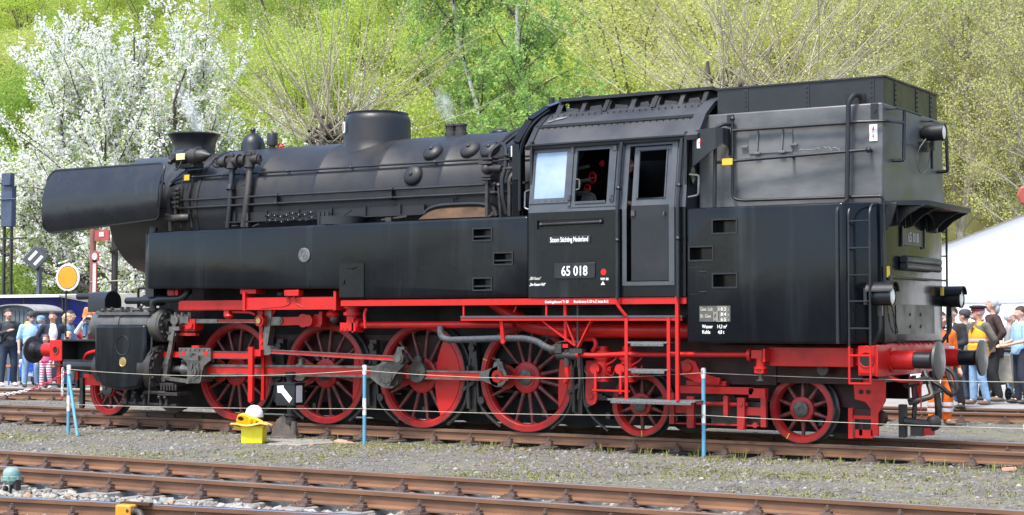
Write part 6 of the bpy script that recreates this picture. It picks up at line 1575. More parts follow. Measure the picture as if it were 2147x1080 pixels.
# stone slab, brick bits, iron plates
b = MB(); b.prism([(5.95,-1.72),(6.72,-1.38),(7.18,-1.86),(7.05,-2.45),(6.62,-2.62)],GZ-.06,GZ+.012,plane='xy'); tag(b.build('stone_slab', CONC, bevel=.01), 'flat grey stone slab lying beside the yellow box', 'slab')
BRK = mat('broken brick',(.42,.20,.13),.9,col2=(.33,.24,.18),scale=9,bump=.4)
for i,(x,y,s,lab) in enumerate(((7.25,-1.80,.09,'pale orange brick fragment, the largest near the middle rope post'),(7.42,-1.84,.07,'flat brick fragment close to the foot of the middle rope post'),(7.16,-2.34,.05,'small reddish brick fragment on the gravel beyond the slab'),(16.4,-1.35,.08,'pale brick lump beside the rail at the far right'),(12.8,-1.75,.03,'tiny reddish brick chip right of the right rope post'))):
    b = MB(); b.box(-s,s,-s*.6,s*.6,-s*.3,s*.35); o = b.build('brick_fragment', BRK, bevel=s*.15); o.location = (x,y,gz(x,y)+s*.2); o.rotation_euler = (.2,.1,i*1.1); tag(o, lab, 'brick')
for i,(x,y,lab) in enumerate(((7.05,-1.42,'dark rusty iron plate lying by the rail right of the point indicator'),(7.35,-1.25,'smaller dark iron scrap against the rail'))):
    b = MB(); b.prism([(-.18,-.08),(.15,-.10),(.2,.06),(-.1,.09)],0,.025,plane='xy'); b.box(-.05,.08,-.04,.05,.02,.05); o = b.build('iron_plate', IRON, bevel=.004); o.location = (x,y,gz(x,y)+.01); o.rotation_euler = (.05,.08,.6*i); tag(o, lab, 'scrap')
# yellow box with vest, tool and helmet
root = empty('yellow_box', (6.20,-2.42,gz(6.2,-2.42)), 'lemon yellow wooden box on the gravel left of the point indicator', 'box', rz=.50)
b = MB(); b.box(-.15,.15,-.15,.15,0,.235); b.build('box_body', LEMON, root, local=True, bevel=.008)
b = MB(); b.box(-.155,.155,-.155,.155,.235,.25); b.build('lid', LEMON, root, local=True, bevel=.004)
bz = gz(6.2,-2.42)+.25
b = MB()
g = 10
for i in range(g+1):
    for j in range(g+1):
        u = -.27+.54*i/g; v = -.22+.40*j/g; b.v.append((u,v,.035+.03*math.sin(u*14+v*5)*.6+.012*math.sin(v*30)-.05*max(0,abs(u)-.17)*2))
for i in range(g):
    for j in range(g): a = i*(g+1)+j; b.f.append([a,a+g+1,a+g+2,a+1]); b.m.append(0)
o = b.build('folded_cloth', mat('faded orange cloth',(.72,.33,.09),.85,col2=(.62,.40,.12),scale=6)); o.location=(6.20,-2.44,bz-.015); o.rotation_euler=(0,0,.45); tag(o,'faded orange cloth draped over the lid of the yellow box','cloth')
md = o.modifiers.new('thickness','SOLIDIFY'); md.thickness = .01
root = empty('yellow_tool', (6.20,-2.50,bz+.03), 'bright yellow plastic wheel chock with two dark finger holes lying on the yellow box', 'tool', rz=.42); root.rotation_euler = (.5,.12,.42)
b = MB()
poly = [(-.20,.02),(-.17,.11),(-.10,.145),(-.02,.12),(.10,.09),(.19,.05),(.20,-.02),(.14,-.05),(.0,-.06),(-.12,-.05)]
b.prism(poly,-.03,.02); b.prism([(-.03,-.05),(.0,.10),(.03,.11),(.03,-.05)],-.06,-.03); b.prism([(.06,-.05),(.07,.07),(.09,.07),(.10,-.05)],-.055,-.03); b.prism([(-.21,-.06),(.21,-.08),(.21,-.05),(-.21,-.03)],-.09,.02)
b.build('chock_body', mat('chrome yellow plastic',(.80,.53,.006),.4,col2=(.7,.44,.006),scale=5), root, local=True, bevel=.008)
for cx,cz in ((-.125,.075),(.12,.03)):
    b = MB(); b.lathe([(.034,0),(.034,.004),(0,.004)],(cx,-.030,cz),(0,-1,0),16); b.v=[(x*1.0+(x-cx)*.25,y,z) for x,y,z in b.v]; b.build('finger_hole', DARK, root, local=True)
root = empty('safety_helmet', (6.15,-2.36,bz+.10), 'white safety helmet with dark band on top of the yellow box', 'helmet', rz=.5)
b = MB(); b.lathe([(.128,0),(.130,.02),(.125,.07),(.10,.13),(.055,.165),(0,.175)],(0,0,0),(0,0,1),28); b.bar((0,-.12,.07),(0,-.03,.172),.02,.012); b.build('shell', mat('white helmet plastic',(.82,.82,.82),.3), root, local=True, ang=60)
b = MB(); b.lathe([(.127,-.025),(.133,-.012),(.131,.006)],(0,0,0),(0,0,1),28,cap=False); b.prism([(-.10,-.10),(.10,-.10),(.07,-.19),(-.07,-.19)],-.012,-.004,plane='xy'); b.prism([(-.22,-.03),(-.12,-.05),(-.12,.02),(-.22,-.01)],-.02,-.01,plane='xy'); b.build('band', NAVY, root, local=True)
# pale green valve head by the nearest track
root = empty('valve_head', (8.86,-9.06,GZ-.02), 'pale green domed fitting on a dark stand at the lower left corner', 'track fitting')
b = MB(); b.lathe([(.085,.17),(.088,.18),(.088,.20),(.082,.205),(.082,.235),(.072,.265),(.045,.285),(0,.292)],(0,0,0),(0,0,1),28); b.build('dome', TEAL, root, local=True, ang=50)
b = MB(); b.lathe([(.05,.12),(.085,.15),(.098,.165),(.098,.175)],(0,0,0),(0,0,1),24)
for k in range(6): a = k*PI/3; b.cyl((.09*math.cos(a),.09*math.sin(a),.15),(.09*math.cos(a),.09*math.sin(a),.205),.010,n=6)
b.build('flange', TEAL, root, local=True)
b = MB(); b.box(.055,.10,-.03,.03,0,.17); b.cyl((0,0,0),(0,0,.13),.02,n=8); b.cyl((-.05,-.02,0),(-.05,-.02,.1),.014,n=8); b.ball((-.06,-.02,.08),.03,8); b.build('stand', IRON, root, local=True)
# orange detector on the nearest rail
root = empty('rail_detector', (11.64,-10.25,-.115), 'orange yellow axle detector box clamped to the nearest rail', 'rail detector', rz=CA)
b = MB(); b.box(-.075,.075,-.10,.02,-.12,.115); b.build('housing', ORANGE, root, local=True, bevel=.015)
b = MB(); b.box(-.09,.20,-.01,.05,.108,.13); b.box(-.085,-.06,-.05,.02,.02,.05); b.build('clamp', RUSTIN, root, local=True)
b = MB(); b.tube([(.075,-.05,.06),(.15,-.06,.06),(.19,-.09,.0),(.19,-.12,-.1)],.03,10,.05); b.cyl((.075,-.05,.06),(.10,-.05,.06),.038,n=12); b.build('cable', IRON, root, local=True)
b = MB(); b.cyl((.05,-.103,.07),(.05,-.098,.07),.014,n=10); b.cyl((-.05,-.103,-.05),(-.05,-.098,-.05),.014,n=10); b.build('screw', STEELD, root, local=True)
b = MB(); b.box(-.10,.10,-.08,.08,0,.12); o = b.build('yellow_marker', LEMON, bevel=.02); o.location=(14.86,5.35,-.16); tag(o,'yellow block on the ground at the right edge','marker block')

# ------------------------------------------------------------------ behind the engine: stalls, signals, tent
TARPB = mat('blue tarpaulin',(.022,.04,.34),.5,col2=(.014,.028,.24),scale=3); TINR = mat('corrugated grey roof',(.26,.255,.25),.6,col2=(.19,.185,.18),scale=3); HUT = mat('grey green hut boards',(.085,.105,.115),.7,col2=(.06,.078,.085),scale=2,st=(4,4,.4))
root = empty('market_stall', (-11.6,11.2,0), 'long stall with white canopy roof edge and blue tarpaulin side wall', 'market stall')
def sp(nm,b,m,**k): return b.build(nm,m,root,**k)
b = MB(); b.add([(-19,10.2,2.22),(-11.35,10.2,2.22),(-11.35,13.2,2.32),(-19,13.2,2.32)],[(0,1,2,3)]); b.box(-19,-11.35,10.17,10.20,2.17,2.23); sp('canopy',b,mat('grey white canvas',(.60,.585,.55),.8,col2=(.5,.485,.45),scale=2))
b = MB(); b.add([(-11.33,10.2,2.22),(-8.9,10.9,1.78),(-8.9,13.6,1.9),(-11.33,13.2,2.32)],[(0,1,2,3)]); b.add([(-11.33,10.2,2.20),(-8.9,10.9,1.76),(-8.9,13.6,1.88),(-11.33,13.2,2.30)],[(3,2,1,0)]); b.bar((-11.33,10.18,2.2),(-8.9,10.88,1.76),.03,.05); sp('side_roof',b,mat('canvas with painted shade',(.20,.185,.155),.85,col2=(.13,.125,.11),scale=3))  # dark canvas tone holds the shade under the side roof
b = MB(); b.add([(-11.3,10.45,0),(-8.95,11.1,0),(-8.95,11.1,1.76),(-11.3,10.45,2.18)],[(0,1,2,3),(3,2,1,0)]); b.box(-19,-11.3,12.8,12.85,0,2.26); sp('side_wall',b,TARPB)
b = MB(); b.add([(-19,10.2,2.205),(-11.35,10.2,2.205),(-11.35,13.2,2.305),(-19,13.2,2.305)],[(3,2,1,0)]); sp('canopy_shade_sheet',b,mat('canvas with painted underside shade',(.17,.16,.14),.9,col2=(.12,.115,.10),scale=2))  # added underside sheet, its dark tone stands in for shade beneath
b = MB()
for x in np.arange(-18.6,-11,1.45):
    b.bar((x,10.25,2.15),(x,12.8,2.24),.03,.03); b.bar((x,10.3,0),(x,10.3,2.17),.04,.04)
b.bar((-19,11.4,2.21),(-11.4,11.4,2.21),.03,.03)
for x in np.arange(-18.6,-12,1.45): b.bar((x,10.3,2.16),(x+.7,11.4,2.20),.02,.02)
sp('roof_frame',b,IRON)
HX = -11.95
root = empty('grey_hut', (HX,9.7,0), 'small grey hut with arched corrugated roof in front of the white canopy', 'hut')
b = MB(); pf = [(HX-.72,0),(HX+.72,0),(HX+.72,1.80)]+[(HX+.72*math.cos(a),1.80+.16*math.sin(a)) for a in np.linspace(0.05,PI-.05,13)]+[(HX-.72,1.80)]
b.prism(pf,9.3,10.1); sp('walls',b,HUT)
b = MB()
n = 44; vs=[]
for k in range(n+1):
    a = PI*k/n*.96+.06; r = 1.0+.012*(k%2); vs += [(HX-.82*r*math.cos(a),9.15,1.78+.20*r*math.sin(a)),(HX-.82*r*math.cos(a),10.12,1.78+.20*r*math.sin(a))]
b.add(vs,[(2*k,2*k+1,2*k+3,2*k+2) for k in range(n)]); b.add([(x,y,z-.025) for x,y,z in vs],[(2*k+2,2*k+3,2*k+1,2*k) for k in range(n)])
for k in range(n): b.add([vs[2*k],vs[2*k+2],(vs[2*k+2][0],9.15,vs[2*k+2][2]-.025),(vs[2*k][0],9.15,vs[2*k][2]-.025)],[(0,1,2,3)])
sp('roof',b,TINR,smooth=False)
b = MB()
for x in np.arange(HX-.7,HX+.7,.16): b.box(x,x+.012,9.288,9.30,0,1.82)
sp('board_joint',b,IRON)
for i,(x,y,lab) in enumerate(((-9.35,7.7,'blue and white folding bench behind the man in light blue'),(12.35,12.2,'orange folding bench with blue legs left of the pushchair'),(14.3,13.0,'orange folding bench with blue legs right of the pushchair'))):
    root = empty('folding_bench', (x,y,0), lab, 'bench', 'folding benches', rz=.2)
    b = MB(); b.box(-1.0,1.0,-.14,.14,.44,.475); b.build('seat', mat('orange varnished board',(.55,.16,.05),.5) if i==0 else MATS['orange varnished board'], root, local=True, bevel=.006)
    for s in (-.75,.75):
        b = MB(); b.tube([(s,-.15,0),(s,-.1,.44)],.02,7); b.tube([(s,.15,0),(s,.1,.44)],.02,7); b.tube([(s,-.13,.15),(s,.13,.15)],.016,7); b.build('leg', mat('blue steel tube',(.03,.12,.42),.5) if (i==0 and s<0) else MATS['blue steel tube'], root, local=True)
b = MB(); b.prism([(-.16,0),(.16,0),(.19,.42),(-.19,.42)],-.1,.1); o=b.build('carrier_bag', mat('blue patterned plastic',(.03,.10,.55),.4,col2=(.5,.55,.65),scale=5,fac=(.5,.6)), bevel=.03); o.location=(-8.95,7.0,.22); o.rotation_euler=(0,0,.7); tag(o,'blue patterned carrier bag hanging beside the man in light blue','bag')
# pushchair
root = empty('pushchair', (12.75,12.0,0), 'grey and cream pushchair beside the brown coated man', 'pushchair', rz=-.2)
def pp(nm,b,m,**k): return b.build(nm,m,root,local=True,**k)
FR = mat('pushchair frame',(.06,.06,.065),.4,metal=.5)
b = MB()
for s in (-.24,.24): b.tube([(s,.30,.12),(s*.9,.05,.55),(s*.85,-.35,1.02)],.016,7,.05); b.tube([(s,-.32,.12),(s*.9,.0,.50)],.016,7)
b.tube([(-.21,-.35,1.02),(.21,-.35,1.02)],.018,7); b.tube([(-.24,.3,.12),(.24,.3,.12)],.014,7); pp('frame',b,FR)
b = MB(); b.prism([(-.30,.36),(.05,.34),(.10,.38),(-.18,.48),(-.36,.92),(-.44,.90)],-.19,.19,plane='yz'); b.v=[(x,y,z) for x,y,z in b.v]; pp('seat',b,CREAMC,bevel=.03)
b = MB(); b.prism([(.08,.30),(.14,.34),(.05,.5),(-.05,.95),(-.40,1.0),(-.48,.92),(-.40,.50),(-.3,.30)],-.215,-.20,plane='yz'); b.prism([(.08,.30),(.14,.34),(.05,.5),(-.05,.95),(-.40,1.0),(-.48,.92),(-.40,.50),(-.3,.30)],.20,.215,plane='yz'); b.prism([(-.05,.95),(-.40,1.0),(-.40,.98),(-.05,.93)],-.2,.2,plane='yz'); pp('hood',b,GREYC)
b = MB(); b.ball((0,.05,.45),(.12,.1,.22),10); pp('cushion',b,CREAMC)
for x,y in ((-.24,.30),(.24,.30),(-.24,-.32),(.24,-.32)):
    b = MB(); b.ring((x,y,.12),(1,0,0),.095,.025,18,8); b.cyl((x-.015,y,.12),(x+.015,y,.12),.07,n=14); pp('wheel',b,FR)
# tent
root = empty('white_marquee', (15,21,0), 'large white marquee tent behind the rear of the engine', 'tent')
TENT = mat('white tent fabric',(.90,.89,.88),.7,col2=(.86,.85,.84),scale=.6)
b = MB()
x0, x1, xm = 4.6, 23.4, 14.0
def zr(x): return 2.05+ (3.15*(1-abs(x-xm)/(xm-x0)))**1.0 - .10*math.sin(PI*abs(x-xm)/(xm-x0))
xs_ = np.linspace(x0,x1,33)
top = [(x,zr(x)) for x in xs_]
b.prism([(x0,.0)]+[(x0,2.05)]+top[1:-1]+[(x1,2.05),(x1,0)],20.0,20.06); sp('gable_wall',b,TENT)
b = MB(); vs=[]
for x,z in top: vs += [(x,19.9,z+.03),(x,34,z+.03)]
b.add(vs,[(2*k,2*k+2,2*k+3,2*k+1) for k in range(32)]); b.add([(x,y,z-.02) for x,y,z in vs],[(2*k+1,2*k+3,2*k+2,2*k) for k in range(32)]); sp('roof',b,TENT)
b = MB(); b.box(4.6,23.4,19.975,19.995,1.98,2.02)
for x in (7.4,10.2,13,15.8): b.box(x-.02,x+.02,19.98,19.995,0,2.0)
sp('seam',b,mat('grey tent seam',(.5,.52,.54),.7))
for i,(x,y,z) in enumerate(((13.1,15.5,1.95),(13.7,17.0,1.8))):
    root = empty('parasol', (x,y,0), ['pale grey parasol right of the tall man in brown','darker grey parasol nearest the right edge'][i], 'parasol', 'grey parasols')
    b = MB(); b.lathe([(.75,z-.30),(.45,z-.12),(0,z)],(0,0,0),(0,0,1),8); b.build('canopy', GREYC, root, local=True, smooth=False); b = MB(); b.cyl((0,0,0),(0,0,z-.02),.02,n=8); b.build('pole', FR, root, local=True)
# signals
SIGB = mat('blue black signal paint',(.045,.06,.105),.5); 
root = empty('light_signal', (-19.95,16,0), 'tall slim blue grey light signal on a lattice mast at the left edge', 'railway signal')
b = MB(); b.box(-20.25,-19.75,15.9,16.1,4.55,5.85); b.box(-20.35,-19.58,15.85,15.9,5.4,5.45); b.box(-20.12,-19.72,15.8,16.0,5.85,6.25); sp('signal_head',b,SIGB,bevel=.03)
b = MB()
for x in (-20.18,-19.85): b.box(x-.035,x+.035,15.96,16.04,0,4.6)
for k in range(9): z=.4+.47*k; b.box(-20.18,-19.85,15.98,16.02,z,z+.05); b.bar((-20.18,16,z),(-19.85,16,z+.42),.02,.02)
sp('mast',b,IRON)
b = MB(); b.box(-20.3,-19.2,15.95,16.05,4.15,4.2); sp('bracket',b,IRON)
root = empty('tilted_indicator', (-18.4,16,0), 'dark tilted point lantern with two white bars on a grey post', 'railway signal')
b = MB(); b.box(-18.62,-18.5,15.94,16.06,0,3.25); sp('post',b,mat('grey steel post',(.10,.115,.14),.5))
M45 = Matrix.Translation((-18.62,15.9,3.52)) @ Matrix.Rotation(.75,4,'Z') @ Matrix.Rotation(.72,4,'Y')
b = MB(); b.box(-.26,.26,-.22,.22,-.30,.30); b.box(-.12,.12,-.12,.12,.30,.42); b.xf(M45); sp('lamp_box',b,mat('slate grey lamp paint',(.075,.08,.09),.5),bevel=.01)
b = MB()
for s in (-.10,.12): b.box(s-.045,s+.045,-.225,-.222,-.17,.19)
b.xf(M45); sp('white_bar',b,WHITE)
root = empty('distant_signal', (-17.2,16,0), 'round orange signal disc with white rim left of the front buffers', 'railway signal')
ax = Vector((.22,-.97,0)).normalized()
b = MB(); b.lathe([(.40,0),(.42,.01),(.42,.03),(.36,.035)],(-17.17,15.9,2.9),ax,36,cap=False); b.lathe([(0,-.01),(.42,0)],(-17.17,15.9,2.9),ax,36,cap=False); sp('rim',b,WHITE)
b = MB(); b.lathe([(.362,.032),(.35,.04),(.34,.041)],(-17.17,15.9,2.9),ax,36,cap=False); sp('black_ring',b,BLK2)
b = MB(); b.lathe([(.34,.040),(0,.041)],(-17.17,15.9,2.9),ax,36,cap=False); sp('disc',b,mat('signal orange',(.66,.27,.006),.45,col2=(.60,.22,.005),scale=2))
b = MB(); b.cyl((-16.95,16.02,0),(-16.95,16.02,2.9),.05,n=10); b.box(-17.05,-16.8,15.95,16.15,2.05,2.5); b.tube([(-16.8,16,2.75),(-16.6,16,2.6),(-16.62,16,2.7)],.02,6); sp('mast',b,IRON)
b = MB(); b.box(-17.48,-17.22,15.88,15.9,1.95,2.32); sp('plate',b,WHITE)
b = MB(); b.box(-17.43,-17.30,15.872,15.879,1.97,2.27); sp('orange_bar',b,MATS['signal orange'])
root = empty('semaphore_signal', (-16.2,16,0), 'rusty semaphore mast with a red and white arm beside the smoke deflector', 'railway signal')
b = MB(); b.cyl((-16.22,16,0),(-16.22,16,4.6),.095,n=12); sp('mast',b,mat('rust red mast',(.20,.085,.065),.7,col2=(.14,.065,.05),scale=3))
b = MB(); b.box(-16.08,-15.90,15.85,15.88,1.6,3.45); b.cyl((-15.99,15.88,3.52),(-15.99,15.85,3.52),.18,n=24); sp('arm',b,mat('faded signal red',(.34,.05,.045),.6,col2=(.24,.04,.035),scale=4))
b = MB(); b.box(-16.055,-15.925,15.84,15.85,1.6,3.3); b.cyl((-15.99,15.85,3.52),(-15.99,15.84,3.52),.11,n=20); sp('arm_face',b,mat('dirty white signal paint',(.55,.52,.48),.6,col2=(.40,.37,.34),scale=5))
b = MB(); b.cyl((-15.6,16.3,0),(-15.6,16.3,4.3),.10,n=10); b.ball((-15.55,16.2,3.72),.13,10); b.bar((-15.9,16.1,3.0),(-15.45,16.2,2.55),.04,.04); sp('lamp_post',b,IRON)
b = MB(); b.box(-16.05,-15.45,15.9,15.95,4.0,4.32); sp('upper_arm',b,MATS['faded signal red'])
b = MB(); b.box(-15.85,-15.65,15.885,15.899,4.12,4.26); sp('upper_arm_face',b,MATS['dirty white signal paint'])
b = MB(); b.tube([(-16.2,15.9,2.75),(-14.6,15.9,2.78)],.012,5); sp('wire',b,ROPE)
root = empty('red_signal', (12.75,14,0), 'rust red octagonal signal lamp cut off by the right edge', 'railway signal')
b = MB(); b.lathe([(.24,0),(.24,.12),(.20,.14)],(12.60,13.9,4.08),(.3,-1,0),8); sp('lamp_casing',b,mat('rust red lamp paint',(.33,.06,.04),.6,col2=(.22,.06,.04),scale=9),smooth=False)
b = MB(); b.lathe([(.06,.13),(.06,.16),(0,.17)],(12.60,13.9,4.08),(.3,-1,0),16); sp('lens',b,LENS)
b = MB(); b.cyl((12.85,14,0),(12.85,14,4.2),.06,n=10); sp('post',b,IRON)
# ------------------------------------------------------------------ trees
BARK = mat('grey brown bark',(.13,.105,.08),.9,col2=(.075,.06,.048),scale=6,bump=.4); BARKD = mat('dark cherry bark',(.05,.04,.035),.9,col2=(.085,.07,.06),scale=6,bump=.4)
BARKW = mat('white birch bark',(.42,.41,.38),.8,col2=(.12,.11,.10),scale=3,st=(1,1,3),fac=(.55,.68)); TWIG = mat('olive willow twigs',(.38,.34,.25),.8,col2=(.25,.22,.16),scale=2); TWIGG = mat('grey twigs',(.27,.245,.20),.85,col2=(.17,.155,.125),scale=2)
LBIRCH = leafmat('birch leaves',(.24,.40,.10),(.38,.54,.17),.5); LLIME = leafmat('lime spring leaves',(.38,.50,.075),(.54,.64,.14),.5,(.44,.48,.15)); LMID = leafmat('mid green leaves',(.23,.37,.075),(.38,.50,.12),.48,(.36,.46,.13))
LOLIVE = leafmat('budding olive leaves',(.46,.50,.15),(.56,.58,.21),.55,(.53,.50,.20)); LWIL = leafmat('willow buds',(.47,.53,.13),(.60,.62,.21),.45)
BLOS = leafmat('white blossom',(.80,.80,.74),(.90,.89,.85),.4)
NR = random.Random(11)
def rv(s=1.0): return Vector((NR.gauss(0,s),NR.gauss(0,s),NR.gauss(0,s)))
class Wood:
    def __init__(s): s.V=[]; s.F=[]
    def tube(s, pts, rads, k=4):
        o = len(s.V); d = (pts[-1]-pts[0]).normalized(); a = d.orthogonal().normalized(); c = d.cross(a)
        for p, r in zip(pts, rads):
            for i in range(k):
                t = 2*PI*i/k; q = p + a*(math.cos(t)*r) + c*(math.sin(t)*r); s.V.append((q.x,q.y,q.z))
        for j in range(len(pts)-1):
            for i in range(k):
                i2 = (i+1)%k; s.F.append((o+j*k+i,o+j*k+i2,o+(j+1)*k+i2,o+(j+1)*k+i))
def grow(p, d, ln, n, wob, up=0.0, droop=0.0):
    pts = [p.copy()]; d = d.normalized()
    for i in range(n):
        d = (d + rv(wob) + Vector((0,0,up - droop*(i/n)))).normalized(); p = p + d*(ln/n); pts.append(p.copy())
    return pts
def quads(cent, size, asp=1.0, flatten=0.0):
    n = len(cent); a = rng.normal(size=(n,3)); a /= np.linalg.norm(a,axis=1)[:,None]; c = rng.normal(size=(n,3)); c -= a*(a*c).sum(1)[:,None]; c /= np.linalg.norm(c,axis=1)[:,None]
    s = (size*rng.uniform(.45,1.45,n))[:,None]; a = a*s*asp; c = c*s
    V = np.stack([cent-a*.5, cent+c*.35, cent+a*.5, cent-c*.35],1).reshape(-1,3)
    return V, np.arange(n*4).reshape(n,4)
def puffs(cent, size):
    n = len(cent); V = OCT[None]*(1+rng.uniform(-.3,.3,(n,6,3))) + rng.uniform(-.3,.3,(n,6,3)); V = V*(size*rng.uniform(.55,1.3,n))[:,None,None] + cent[:,None]
    return V.reshape(-1,3), (np.arange(n)[:,None,None]*6 + OCTF[None]).reshape(-1,3)
def tree_root(name, loc, label, cat='tree', group=None): return empty(name, loc, label, cat, group)

# blossoming cherry
def blossom(loc, label, H, R, nl, ns, nt, per, base, seedr, tw=(.7,1.5), squash=1.0, puff=.095):
    root = tree_root('blossoming_tree', loc, label)
    w = Wood(); C = []
    tr = grow(Vector((0,0,-.3)), Vector((.05,0,1)), base, 4, .06); w.tube(tr,[.24,.22,.20,.18,.17],8)
    for i in range(nl):
        a = 2*PI*i/nl + NR.uniform(-.3,.3); el = NR.uniform(.08,1.35)
        d = Vector((math.cos(a)*math.cos(el), math.sin(a)*math.cos(el)*squash, math.sin(el)))
        ln = (R if el < .8 else H-base)*NR.uniform(.62,.90)
        L1 = grow(tr[-1]+rv(.08), d, ln, 7, .10, .05); w.tube(L1,[.12-.013*k for k in range(8)],6)
        for j in range(ns):
            t = NR.uniform(.15,1.0)*6.9; k = int(t); p = L1[k].lerp(L1[min(k+1,7)],t-k); dd = (L1[min(k+1,7)]-L1[max(k-1,0)]).normalized()
            d2 = (dd*.7 + rv(.55) + Vector((0,0,.30))).normalized(); L2 = grow(p, d2, NR.uniform(1.2,2.6)*(R/5.3), 5, .12, .06); w.tube(L2,[.040,.034,.028,.022,.017,.012],3)
            for q in range(nt):
                t = NR.uniform(.1,1)*4.9; k = int(t); p3 = L2[k].lerp(L2[min(k+1,5)],t-k)
                d3 = ((L2[min(k+1,5)]-L2[k]).normalized()*.6 + rv(.5) + Vector((0,0,.45))).normalized(); l3 = NR.uniform(*tw); L3 = grow(p3,d3,l3,4,.08,.08); w.tube(L3,[.012,.010,.008,.006,.004],3)
                for m in range(per):
                    t = NR.uniform(.08,1.0)*3.99; k = int(t); C.append(L3[k].lerp(L3[k+1],t-k)+rv(.06))
    raw('trunk', w.V, w.F, BARKD, root, smooth=True)
    C = np.array([tuple(c) for c in C]); V,F = quads(C, puff); raw('blossom', V, F, BLOS, root)
    n = len(C)//3; V,F = quads(C[rng.choice(len(C),n)]+rng.normal(0,.13,(n,3)), .09); raw('leaves', V, F, LMID, root)
    return root
blossom((-20.3,21.7,0),'big white blossoming cherry tree on the left, above the smoke deflector',12.8,8.6,26,14,11,50,2.4,1,squash=.42,puff=.098)
blossom((-12.2,23.5,.2),'smaller white blossoming tree showing through the twigs of the left willow',9.6,3.6,9,6,6,16,3.0,2)
blossom((-1.6,22.5,.2),'slim sparsely blossoming young tree right of the birch',9.4,1.9,8,5,4,7,4.2,3,(.4,.9))

# pollard willows
def willow(loc, label, heads, nsh, ln, lean, leafn):
    root = tree_root('pollard_willow', loc, label)
    w = Wood(); tw = Wood(); C = []
    for hx, hy, hzz in heads:
        t = grow(Vector((hx*.2,hy*.2,-.3)), Vector((hx*.8,hy*.8,hzz)), hzz+.3, 6, .03); w.tube(t,[.40,.38,.36,.34,.33,.34,.20],10)
        top = t[-1]
        for i in range(70): p = top+rv(.24); q = p+rv(.13)+Vector((0,0,.08)); w.tube([p,p.lerp(q,.5)+rv(.02),q],[.05,.075,.03],5)
        for i in range(nsh):
            a = NR.uniform(0,2*PI); el = math.asin(min(1,max(-.15,NR.uniform(.0,1.0)**.8 if NR.random()>.1 else NR.uniform(-.1,.3))))
            d = Vector((math.cos(a)*math.cos(el)+lean, math.sin(a)*math.cos(el)*.8, math.sin(el)+.10))
            l1 = ln*NR.uniform(.55,1.1); S1 = grow(top+rv(.22), d, l1, 8, .055, .035); r0 = NR.uniform(.009,.024); tw.tube(S1,[r0*(1-.105*k) for k in range(9)],4)
            for j in range(NR.randint(4,7)):
                t_ = NR.uniform(.25,.98)*7.9; k = int(t_); p = S1[k].lerp(S1[k+1],t_-k); d2 = ((S1[k+1]-S1[k]).normalized()+rv(.33)+Vector((0,0,.1))).normalized()
                S2 = grow(p,d2,NR.uniform(.5,1.5),4,.07,.04); tw.tube(S2,[.0065,.006,.005,.004,.002],3)
                for m in range(leafn):
                    t2 = NR.uniform(.1,1)*3.99; k2 = int(t2); C.append(S2[k2].lerp(S2[k2+1],t2-k2)+rv(.03))
            for m in range(leafn*2):
                t2 = NR.uniform(.2,1)*7.99; k2 = int(t2); C.append(S1[k2].lerp(S1[k2+1],t2-k2)+rv(.04))
    raw('trunk', w.V, w.F, BARK, root, smooth=True); raw('shoots', tw.V, tw.F, TWIG, root, smooth=True)
    C = np.array([tuple(c) for c in C]); V,F = quads(C,.052); raw('leaves', V, F, LWIL, root)
    return root
willow((-6.1,14,0),'pollard willow with a fan of bare yellowish twigs left of the steam dome',[(.2,0,6.25),(.7,.3,6.1)],48,5.4,0,7)
willow((6.6,14.5,0),'pollard willow with a wide fan of grey twigs above the coal bunker',[(-.5,0,6.35),(.75,.2,6.25)],52,5.8,.04,7)

# birch with two white stems
def birch(loc, label, stems, R, n2, n3, per):
    root = tree_root('birch_tree', loc, label)
    w = Wood(); tw = Wood(); C = []
    for pts in stems:
        P = [Vector(p) for p in pts]; w.tube(P,[.105*(1-.11*k) for k in range(len(P))],8)
        for i in range(n2):
            t = NR.uniform(.18,1.0)*(len(P)-1.01); k = int(t); p = P[k].lerp(P[k+1],t-k); a = NR.uniform(0,2*PI); top = t/(len(P)-1)
            d = Vector((math.cos(a),math.sin(a),.55+.5*top)); ln = R*NR.uniform(.55,1.05)*(1.05-.45*top); B = grow(p,d,ln,6,.08,.02,.12); tw.tube(B,[.034,.029,.024,.019,.014,.010,.006],4)
            for j in range(n3):
                t2 = NR.uniform(.2,1)*5.9; k2 = int(t2); p2 = B[k2].lerp(B[k2+1],t2-k2); d2 = rv(.6)+Vector((0,0,-.1)); T = grow(p2,d2,NR.uniform(.5,1.3),5,.10,0,.35); tw.tube(T,[.007,.006,.005,.004,.003,.002],3)
                for m in range(per):
                    t3 = NR.uniform(.1,1)*4.99; k3 = int(t3); C.append(T[k3].lerp(T[k3+1],t3-k3)+rv(.055))
    raw('trunk', w.V, w.F, BARKW, root, smooth=True); raw('branches', tw.V, tw.F, BARK, root, smooth=True)
    C = np.array([tuple(c) for c in C]); V,F = quads(C,.085); raw('leaves', V, F, LBIRCH, root)
birch((-3.2,19,0),'birch with two white stems and fresh green leaves behind the boiler',
      [[(-.15,0,-.3),(-.3,0,3),(-.55,.1,5.5),(-1.0,.1,7.6),(-1.75,.2,9.6),(-2.0,.2,11.5),(-2.1,.2,13.6)],[(.2,.1,-.3),(.4,.1,3),(.75,0,5.5),(.85,0,7.2),(.45,-.1,8.8),(.35,0,10.8),(.5,0,13.2)]],3.7,46,15,42)

